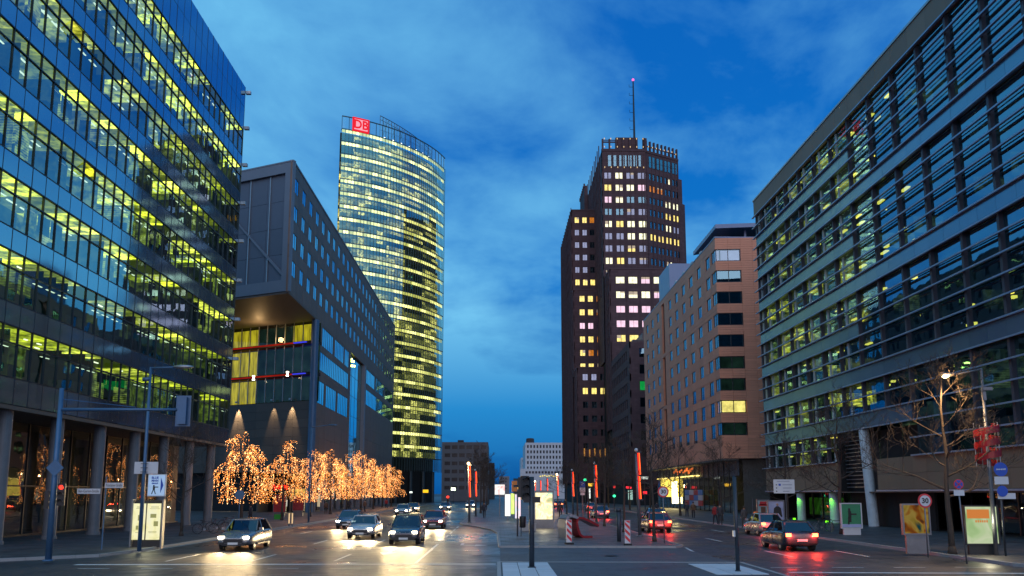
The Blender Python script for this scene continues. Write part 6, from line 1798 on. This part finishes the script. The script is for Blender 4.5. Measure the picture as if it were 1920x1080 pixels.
# round sign seen from behind (left) and blue square signs
q = place(425, 1000)
t = thing('round_sign', 'round blue-grey sign on a pole before the first lit tree', 'traffic sign', (-17.9, 58.5, .1))
b = MB(); b.tube([(0, 0, 0), (0, 0, 2.9)], .035, 8); b.build('pole', M['blue_steel'], t); disc(t, 2.65, .34, M['blue_steel'], 'face')
q = onY(1092, 915, 96)
t = thing('parking_sign', 'blue and white parking sign between the second and third red columns', 'traffic sign', (q.x, 96, .1))
b = MB(); b.tube([(0, 0, 0), (0, 0, 4.1)], .05, 8); b.build('pole', M['pole'], t)
b = MB(); b.box(0, -.08, 3.8, .62, .03, .7); b.build('face', M['sign_blue'], t)
b = MB(); b.box(0, -.08, 3.15, .62, .03, .5); b.box(0, -.08, 2.7, .5, .03, .3); b.build('plate', M['sign_white'], t)
put_text('P', .5, M['sign_white'], t, (0, -.1, 3.8), 0, .004)
# far traffic signals
for (px_, Y_, z_, c, lb) in ((1097, 120, 4.9, 'green', 'far traffic signal showing green beside the second red column'), (1151, 128, 2.6, 'green', 'small green traffic signal before the red shop signs'), (840, 128, 1.9, 'red', 'far red traffic signal below the rounded tower')):
    q = onY(px_, 915, Y_)
    t = thing('traffic_signal', lb, 'traffic signal', (q.x, Y_, .1))
    b = MB(); b.tube([(0, 0, 0), (0, 0, z_ + .3)], .06, 8); b.build('pole', M['dark_pole'], t)
    signal_head(t, 0, -.1, z_, 1.0, 0, c, -1)
    b = MB(); b.lathe([(.05, 0), (.22, .1), (.22, .3), (.05, .4)], 8, (0, -.28, z_ + {'green': -.45, 'red': .1}[c])); b.build('lens', MATS['signal_' + c], t)
# ------------------------------------------------------------ poster boards
def board(label, px0, px1, py0, py1, Y, mat_p, frame=None, cat='poster board', lit=0, extra=None, z_leg=None, name='poster_board'):
    a, c = onY(px0, py1, Y), onY(px1, py0, Y); w_ = c.x - a.x; z0, z1 = a.z - .1, c.z - .1
    t = thing(name, label, cat, ((a.x + c.x) / 2, Y, .1))
    f_ = .07; fr = frame or M['pole']
    b = MB()
    for (x0, x1, za_, zb_) in ((-w_ / 2 - f_, w_ / 2 + f_, z1, z1 + f_), (-w_ / 2 - f_, w_ / 2 + f_, z0 - f_, z0), (-w_ / 2 - f_, -w_ / 2, z0, z1), (w_ / 2, w_ / 2 + f_, z0, z1)): b.box((x0 + x1) / 2, 0, (za_ + zb_) / 2, x1 - x0, .2, zb_ - za_)
    b.build('frame', fr, t)
    b = MB(); b.box(0, .01, (z0 + z1) / 2, w_, .12, z1 - z0); p = b.build('poster', mat_p, t)
    b = MB()
    if z0 > .3: b.box(0, 0, (z0 - f_) / 2, w_ * .9, .14, z0 - f_)
    else: b.box(0, 0, .03, w_, .3, .06)
    b.build('plinth', fr, t)
    if lit: point(t, (0, 0, 0), (0, -.45, (z0 + z1) / 2), lit, (1, .9, .6), .15)
    return t, w_, z0, z1
# double panel left
Yb = 43.7
a, c = onY(245, 1028, Yb), onY(308, 938, Yb)
t = thing('lit_map_case', 'dark case with two tall cream lit panels below the show sign', 'poster case', ((a.x + c.x) / 2, Yb, .1))
W_ = c.x - a.x; H_ = c.z - .1
b = MB(); b.box(0, .08, H_ / 2, W_ - .1, .08, H_); b.build('back', M['black'], t)
for s in (-1, 1):
    b = MB(); b.box(s * W_ / 2, 0, H_ / 2, .07, .3, H_ + .1); b.build('side_post', M['pole'], t)
for (p0_, p1_) in ((249, 271.5), (275.5, 300)):
    u0, u1 = onY(p0_, 980, Yb).x - t.location.x, onY(p1_, 980, Yb).x - t.location.x; z0, z1 = onY(270, 1012, Yb).z - .1, onY(270, 944, Yb).z - .1
    b = MB(); b.box((u0 + u1) / 2, 0, (z0 + z1) / 2, u1 - u0, .12, z1 - z0); b.build('panel', art_panel('cream_panel', [(.75, .72, .30), (.95, .90, .52), (.9, .88, .6)], 1.4, 1.0, p0_ * .1), t)
b = MB()
for (xx, zz_, w_, h_) in ((-.42, 2.05, .3, .03), (-.42, 1.98, .36, .02), (-.38, 1.5, .2, .28), (-.5, 1.0, .12, .2), (.35, 2.05, .4, .03), (.35, 1.96, .5, .02), (.3, 1.6, .3, .2), (.45, 1.2, .22, .25), (.3, .8, .42, .02), (.3, .74, .4, .02), (-.4, .75, .35, .02)): b.box(xx, -.07, zz_, w_, .01, h_)
b.build('print', m_emit('print_olive', (.55, .55, .22), .55), t)
point(t, (0, 0, 0), (0, -.6, 1.6), 45, (1, .92, .55), .2)
board('lit pale green poster case at the right edge with an orange heading', 1812, 1866, 950, 1019, 37.6, art_panel('pale_green_poster', [(.35, .60, .22), (.62, .85, .42), (.85, .95, .62), (.7, .9, .5)], 1.1, .62, 4.0), M['black'], lit=50)
pmat = m_emit('poster_orange', (.75, .25, .06), .8)
a, c = onY(1812, 972, 37.4), onY(1852, 955, 37.4)
t_ = [o for o in S.objects if o.name.startswith('poster_board')][-1]
b = MB(); b.box((a.x + c.x) / 2 - t_.location.x, -.27, (a.z + c.z) / 2 - .1, c.x - a.x, .02, c.z - a.z); b.build('heading', pmat, t_)
b = MB()
for q_ in range(6): b.box(-.25 + q_ * .1, -.08, 1.5, .06, .02, .1)
b.build('print', pmat, t_)
board('glass poster panel glowing yellow and orange behind the near 30 sign', 1695, 1738, 947, 1000, 38.6, art_panel('sunset_poster', [(.02, .12, .14), (.55, .38, .06), (.8, .55, .12), (.55, .16, .02), (.05, .05, .04)], 1.3, .28, 8.0), M['pole'])
t, w_, z0, z1 = board('green poster with a dark figure between the bare tree and the leaning column', 1579, 1612, 945, 989, 55.5, m_plain('green_poster', (.02, .22, .10), .4, 0, .1), M['sign_white'])
zc_ = (z0 + z1) / 2
b = MB(); b.box(-.12, -.06, zc_ + .4, .14, .02, .18); b.box(-.1, -.06, zc_ + .1, .2, .02, .42); b.box(.15, -.06, zc_ + .1, .4, .02, .1); b.box(-.12, -.06, zc_ - .25, .22, .02, .34); b.box(-.2, -.06, zc_ - .48, .1, .02, .2); b.build('figure', M['sign_black'], t)
b = MB(); b.box(0, -.06, z0 + .12, w_ * .98, .02, .2); b.build('footer', m_plain('poster_foot', (.35, .4, .65), .5), t)
t, w_, z0, z1 = board('pale blue poster with a figure in a dark coat', 1442, 1468, 940, 984, 62, m_plain('blue_grey_poster', (.30, .34, .52), .5, 0, .2), M['pole'])
zc_ = (z0 + z1) / 2
b = MB(); b.lathe([(.02, -.12), (.09, -.05), (.1, .05), (.02, .13)], 8, (.1, -.02, zc_ + .62)); b.build('portrait_face', m_plain('poster_skin', (.4, .25, .18), .6), t)
b = MB(); b.add([(x_ + .1, -.07, zc_ + z_) for x_, z_ in ((-.08, .5), (.08, .5), (.26, .36), (.34, -.25), (.22, -.3), (.2, -.85), (.04, -.85), (0, -.4), (-.06, -.85), (-.2, -.85), (-.22, -.25), (-.36, -.3), (-.26, .36))], [tuple(range(13))]); b.build('portrait_coat', M['sign_black'], t)
t, w_, z0, z1 = board('pale poster with a red cap shape and a glass, left of the coat poster', 1421, 1440, 938, 965, 70, m_plain('teal_poster', (.28, .42, .45), .5, 0, .2), M['pole'])
zc_ = (z0 + z1) / 2
b = MB(); b.box(0, -.08, zc_ + .35, .55, .02, .3); b.box(0, -.08, zc_ + .2, .7, .02, .16); b.build('print', M['sign_red'], t)
b = MB(); b.box(0, -.08, zc_ - .2, .4, .02, .5); b.build('print', m_plain('print_brown', (.12, .05, .03), .5), t)
t = thing('orange_bin', 'orange litter bin on a dark post at the right kerb', 'bin', (onY(1417, 962, 62).x, 62, .1))
b = MB(); b.lathe([(.16, .7), (.21, .75), (.22, 1.3), (.15, 1.42)], 12); b.build('bin_body', m_plain('bin_orange', (.75, .16, .01), .4), t, smooth=True)
b = MB(); b.tube([(-.2, 0, 0), (-.2, 0, 2.4)], .05, 8); b.build('bin_post', M['dark_pole'], t)
# left shops: red poster, menu board, neon script
board('red poster with blue and white shapes below the red neon script', 513, 536, 928, 960, 97, m_plain('red_poster', (.38, .02, .03), .5, 0, .3), M['pole'])
board('dark red menu board in the yellow lit doorway', 549, 570, 930, 957, 101, m_plain('menu_red', (.22, .02, .03), .5, 0, .4, 4), M['pole'])
Yn = 123.5
q0, q1 = onY(509, 914, Yn), onY(540, 914, Yn)
t = thing('neon_sign', 'red neon script glowing under the first lit trees', 'neon sign', ((q0.x + q1.x) / 2, Yn, q0.z))
W_ = q1.x - q0.x
b = MB(); b.box(0, .15, -.05, W_ + .3, .08, 1.3); b.build('backing', M['black'], t)
b = MB(); P = []
for i in range(90):
    u_ = i / 89; P.append((-W_ / 2 + W_ * u_ + .10 * math.sin(u_ * 50), 0, .26 * math.sin(u_ * 50 + 1.2) + .22 * math.sin(u_ * 19) * (1 if u_ < .35 or .5 < u_ < .62 else .3)))
b.tube(P, .085, 5, cap=True); b.build('script_tube', M['neon'], t)
t = thing('doorway_light', 'yellow lit shop doorway behind the menu board', 'shop doorway', (onY(560, 930, 122.2).x, 122.2, .12))
x0, x1 = onY(545, 930, 122.2).x - t.location.x, onY(573, 930, 122.2).x - t.location.x
b = MB(); b.box((x0 + x1) / 2, .3, 2.6, x1 - x0, .1, 1.5); b.build('transom_glow', MATS['shop_glow'], t)
b = MB(); b.box(x0, .2, 1.7, .25, .3, 3.3); b.box(x1, .2, 1.7, .25, .3, 3.3); b.box((x0 + x1) / 2, .2, 3.45, x1 - x0, .3, .2); b.build('door_frame', M['far_brown'], t)
point(t, (0, 0, 0), ((x0 + x1) / 2, -1.0, 2.6), 160, (1, .65, .2), .2)
t = thing('green_crate', 'green plastic crate below the red poster', 'crate', (onY(522, 968, 90).x, 90, .12))
b = MB(); b.box(0, 0, .45, .75, .6, .08); b.box(0, -.28, .25, .75, .05, .5); b.box(0, .28, .25, .75, .05, .5); b.box(-.36, 0, .25, .05, .5, .5); b.box(.36, 0, .25, .05, .5, .5); b.build('crate_shell', m_plain('green_plastic', (.02, .3, .03), .5), t)
for i, px_ in enumerate((541.5, 547.5)):
    q = place(px_, 990)
    t = thing('light_bollard', ('left' if i == 0 else 'right') + ' one of two slim lit bollards at the left kerb', 'light bollard', (q.x, q.y, .12), 0, 'slim lit bollards')
    b = MB(); b.tube([(0, 0, 0), (0, 0, .25)], .06, 8); b.tube([(0, 0, 1.1), (0, 0, 1.16)], .07, 8); b.build('post', M['pole'], t)
    b = MB(); b.tube([(0, 0, .25), (0, 0, 1.1)], .05, 8); b.build('light_tube', m_emit('bollard_glow', (1, .68, .35), .9), t)
# further shop lights: small lit signs under the trees
for i, (px0, px1, py_, c, k, lb) in enumerate([(600, 606, 938, (1, .8, .5), 1.2, 'narrow upright lamp by the shops, right of the corner column'), (585, 590, 935, (1, .9, .4), 2.0, 'small yellow-white shop lamp'), (629, 634, 937, (1, .95, .8), 3.0, 'round white shop lamp between tree trunks'), (668, 674, 933, (.1, .9, .6), .9, 'small green shop light'), (705, 712, 926, (1, .12, .05), 2.2, 'small red lit sign on a post under the trees'), (768, 773, 923, (.9, 1, .9), 2.0, 'pair of white ceiling lamps beyond the last trees'), (793, 803, 921, (1, .55, .02), 1.4, 'small yellow sign before the rounded tower base'), (846, 854, 917, (.8, 1, .6), 8.0, 'bright white-green lamp at the foot of the tower')]):
    Y_ = 140 + i * 12; a, c_ = onY(px0, py_, Y_), onY(px1, py_, Y_); w_ = c_.x - a.x
    t = thing('shop_light', lb, 'shop light', ((a.x + c_.x) / 2, Y_, a.z))
    b = MB(); hh_ = w_ * (.55 if i not in (0,) else 4); b.box(0, 0, 0, w_, .2, hh_); b.build('light', m_emit('shop_light', c, k), t)
    b = MB(); b.box(0, .16, 0, w_ + .2, .1, hh_ + .2); b.tube([(0, .16, -a.z + .1), (0, .16, -hh_ / 2)], .05, 6); b.build('housing', M['dark_pole'], t)
# right-hand distant shop signs
for i, (px0, px1, py_, Y_, c, k, lb) in enumerate([(1206, 1213, 924, 140, (1, .03, .05), 1.8, 'red lit sign left of the near red column'), (1174, 1184, 914, 168, (1, .03, .05), 1.8, 'red lit sign below the dark annex'), (1150, 1154, 913, 180, (1, .05, .05), 1.4, 'small round red light below the annex'), (1202, 1215, 896, 150, (.9, 1, .9), 1.5, 'white letters glowing right of the near red column'), (1178, 1186, 928, 160, (.5, .8, .7), 1.0, 'pale green lit shop window below the annex'), (1102, 1112, 909, 170, (1, .55, .05), 2.5, 'yellow lit sign beside the second red column'), (1103, 1107, 925, 150, (.9, .95, .9), 1.6, 'white lit panel below the yellow sign')]):
    a, c_ = onY(px0, py_, Y_), onY(px1, py_, Y_); w_ = c_.x - a.x
    t = thing('shop_sign', lb, 'shop sign', ((a.x + c_.x) / 2, Y_, a.z))
    hh_ = {0: .5, 1: .45, 2: w_ , 3: .45, 4: 1.8, 5: .6, 6: 1.8}[i]
    b = MB(); b.box(0, 0, 0, w_, .2, hh_); b.build('light', m_emit('shop_sign', c, k, .5, 2), t)
    b = MB(); b.box(0, .16, 0, w_ + .15, .1, hh_ + .15); b.tube([(0, .16, -a.z + .1), (0, .16, -hh_ / 2)], .06, 6); b.build('housing', M['dark_pole'], t)
# ------------------------------------------------------------ bicycles
def bicycle(label, x, y, rz, col, group='bicycles parked at the kerb'):
    t = thing('bicycle', label, 'bicycle', (x, y, .12), rz, group)
    fr = m_plain('bike_paint', col, .35, .3)
    for xx in (-.53, .53):
        b = MB(); n_ = 20
        ring_ = [(xx + .33 * math.cos(2 * PI * i / n_), 0, .34 + .33 * math.sin(2 * PI * i / n_)) for i in range(n_ + 1)]
        b.tube(ring_, .02, 5, cap=False); wl = b.build('wheel', M['rubber'], t)
        b = MB()
        for i in range(8): a_ = PI * i / 8; b.tube([(xx - .31 * math.cos(a_), 0, .34 - .31 * math.sin(a_)), (xx + .31 * math.cos(a_), 0, .34 + .31 * math.sin(a_))], .004, 3)
        b.build('spokes', M['steel'], wl)
    b = MB(); bbk = (-.08, 0, .30); st = (-.22, 0, .82); hd = (.36, 0, .84); 
    for p_, q_ in ((bbk, st), (bbk, (.40, 0, .70)), (st, hd), (bbk, (-.53, 0, .34)), (st, (-.53, 0, .34)), ((.34, 0, .92), (.53, 0, .34))): b.tube([p_, q_], .018, 6)
    b.build('frame', fr, t)
    b = MB(); b.box(-.24, 0, .9, .26, .14, .06); b.tube([st, (-.24, 0, .9)], .014, 5); b.build('saddle', M['black'], t)
    b = MB(); b.tube([(.28, -.28, 1.0), (.36, 0, .98), (.28, .28, 1.0)], .014, 5); b.tube([(.34, 0, .9), (.36, 0, .98)], .014, 5); b.build('handlebar', M['black'], t)
    b = MB(); b.lathe([(.09, -.01), (.09, .01)], 12, (0, 0, 0)); o = b.build('chainring', M['steel'], t, (-.08, 0, .3)); o.rotation_euler = (PI / 2, 0, 0)
    return t
q = place(1548, 1000)
bicycle('bicycle leaning before the green lit column on the right', q.x, q.y + .5, .1, (.05, .06, .08))
for i, (px_, lb) in enumerate(((385, 'nearest bicycle of those parked before the colonnade corner'), (408, 'second bicycle parked before the colonnade corner'), (428, 'third bicycle, parked just left of the round blue-grey sign'))):
    q = place(px_, 1004 - i * 4); bicycle(lb, q.x, q.y, .5 - .3 * i, (.04 + .05 * i, .04, .05))
for i, (x, y) in enumerate(((-19.6, 62.5), (-19.6, 65.0), (24.0, 59), (24.4, 61.5))):
    t = thing('bike_stand', ['near bent tube bike stand at the left kerb', 'far bent tube bike stand at the left kerb', 'near tube stand behind the green poster', 'far tube stand behind the green poster'][i], 'bike stand', (x, y, .12), .3)
    b = MB(); b.tube([(-.4, 0, 0), (-.4, 0, .7), (-.3, 0, .82), (.3, 0, .82), (.4, 0, .7), (.4, 0, 0)], .024, 7); b.build('tube', M['pole'], t)
# ------------------------------------------------------------ people
def person(label, x, y, rz, coat, trousers, h=1.75, stride=.25, seed=1):
    t = thing('person', label, 'person', (x, y, .12), rz)
    s = h / 1.75
    J = {'pel': (0, 0, .95), 'belly': (0, 0, 1.10), 'chest': (0, .01, 1.32), 'neck': (0, .0, 1.48), 'head': (0, .02, 1.58), 'top': (0, .01, 1.70),
         'hl': (-.10, 0, .90), 'kl': (-.11, stride * .45, .50), 'al': (-.11, stride * .55, .10), 'tl': (-.12, stride * .55 + .16, .05),
         'hr': (.10, 0, .90), 'kr': (.11, -stride * .2, .50), 'ar': (.11, -stride * .8, .12), 'tr': (.12, -stride * .8 + .15, .05),
         'sl': (-.19, 0, 1.40), 'el': (-.25, -.06, 1.12), 'wl': (-.25, .08, .90), 'fl': (-.25, .12, .81),
         'sr': (.19, 0, 1.40), 'er': (.25, .02, 1.12), 'wr': (.25, .14, .92), 'fr': (.25, .19, .84)}
    R = {'pel': .155, 'belly': .15, 'chest': .17, 'neck': .065, 'head': .105, 'top': .075, 'hl': .105, 'kl': .07, 'al': .05, 'tl': .045, 'hr': .105, 'kr': .07, 'ar': .05, 'tr': .045, 'sl': .08, 'el': .06, 'wl': .042, 'fl': .035, 'sr': .08, 'er': .06, 'wr': .042, 'fr': .035}
    E_ = [('pel', 'belly'), ('belly', 'chest'), ('chest', 'neck'), ('neck', 'head'), ('head', 'top'), ('pel', 'hl'), ('hl', 'kl'), ('kl', 'al'), ('al', 'tl'), ('pel', 'hr'), ('hr', 'kr'), ('kr', 'ar'), ('ar', 'tr'), ('chest', 'sl'), ('sl', 'el'), ('el', 'wl'), ('wl', 'fl'), ('chest', 'sr'), ('sr', 'er'), ('er', 'wr'), ('wr', 'fr')]
    ks = list(J); me = bpy.data.meshes.new('skeleton'); me.from_pydata([tuple(c * s for c in J[k]) for k in ks], [(ks.index(a), ks.index(c)) for a, c in E_], [])
    o = bpy.data.objects.new('body_tmp', me); COL.objects.link(o)
    m1 = o.modifiers.new('skin', 'SKIN'); m2 = o.modifiers.new('sub', 'SUBSURF'); m2.levels = 1; m2.render_levels = 1
    for i, k in enumerate(ks):
        v = me.skin_vertices[0].data[i]; v.radius = (R[k] * s, R[k] * s); v.use_root = k == 'pel'
    dg = bpy.context.evaluated_depsgraph_get(); m_ = bpy.data.meshes.new_from_object(o.evaluated_get(dg)); bpy.data.objects.remove(o)
    m_.materials.clear()
    for mm in (coat, trousers, skin_m, M['black']): m_.materials.append(mm)
    for p in m_.polygons:
        z = p.center.z / s; sx_ = abs(p.center.x) / s
        p.material_index = 3 if z < .1 else (2 if z > 1.5 or (sx_ > .19 and z < .88) else (1 if z < .86 and sx_ < .2 else 0)); p.use_smooth = True
    link('body', m_, t)
    b = MB(); b.lathe([(.06, -.05), (.115, .0), (.118, .07), (.09, .13), (.03, .155)], 10, (0, -.015 * s, 1.60 * s)); b.build('hair', hair_m, t, smooth=True)
    b = MB(); b.box(0, .125 * s, 1.60 * s, .03, .04, .035); b.build('nose', skin_m, t)
skin_m = m_plain('skin', (.42, .26, .19), .6); hair_m = m_plain('hair', (.03, .02, .015), .8)
cn = m_plain('dark_coat', (.03, .032, .045), .8); cr = m_plain('red_coat', (.35, .03, .03), .8); cb = m_plain('brown_coat', (.14, .07, .04), .8); tz = m_plain('trousers', (.02, .022, .03), .8)
for (px_, Y_, rz, c, lb) in ((655, 133, .2, cn, 'person in a dark coat beyond the brown-coated one by the lit trees'), (1060, 150, 3.0, cn, 'far person in dark clothes beside the fifth red column'), (1232, 105, .1, cn, 'person in dark clothes left of the bright shop entrance'), (1288, 98, 3.0, cn, 'person in dark clothes right of the bright shop entrance'), (470, 78, 1.2, cn, 'person in dark clothes beneath the nearest lit tree'), (611, 112, .3, cb, 'person in a brown coat by the shop fronts right of the corner column'), (1395, 66, .1, cn, 'person in dark clothes just left of the orange litter bin'), (1300, 92, 2.8, cb, 'person in a brown coat near the red and blue poster wall'), (1051, 96, 0, cn, 'person in a dark coat walking away along the middle strip'), (684, 121, 2.6, cb, 'person in a brown coat on the left pavement under the trees'), (724, 150, .4, cr, 'person in a red coat on the left pavement beyond the silver car'), (1350, 72, 2.9, cn, 'person in dark clothes on the right pavement before the posters'), (908, 93, 3.0, cn, 'person in dark clothes at the left edge of the middle strip'), (1341, 74, .2, cr, 'person with a reddish jacket beside the one in dark clothes')):
    q = onY(px_, 960, Y_); person(lb, q.x, Y_, rz, c, tz, 1.7 + (px_ % 7) * .02, .2 + (px_ % 5) * .05)
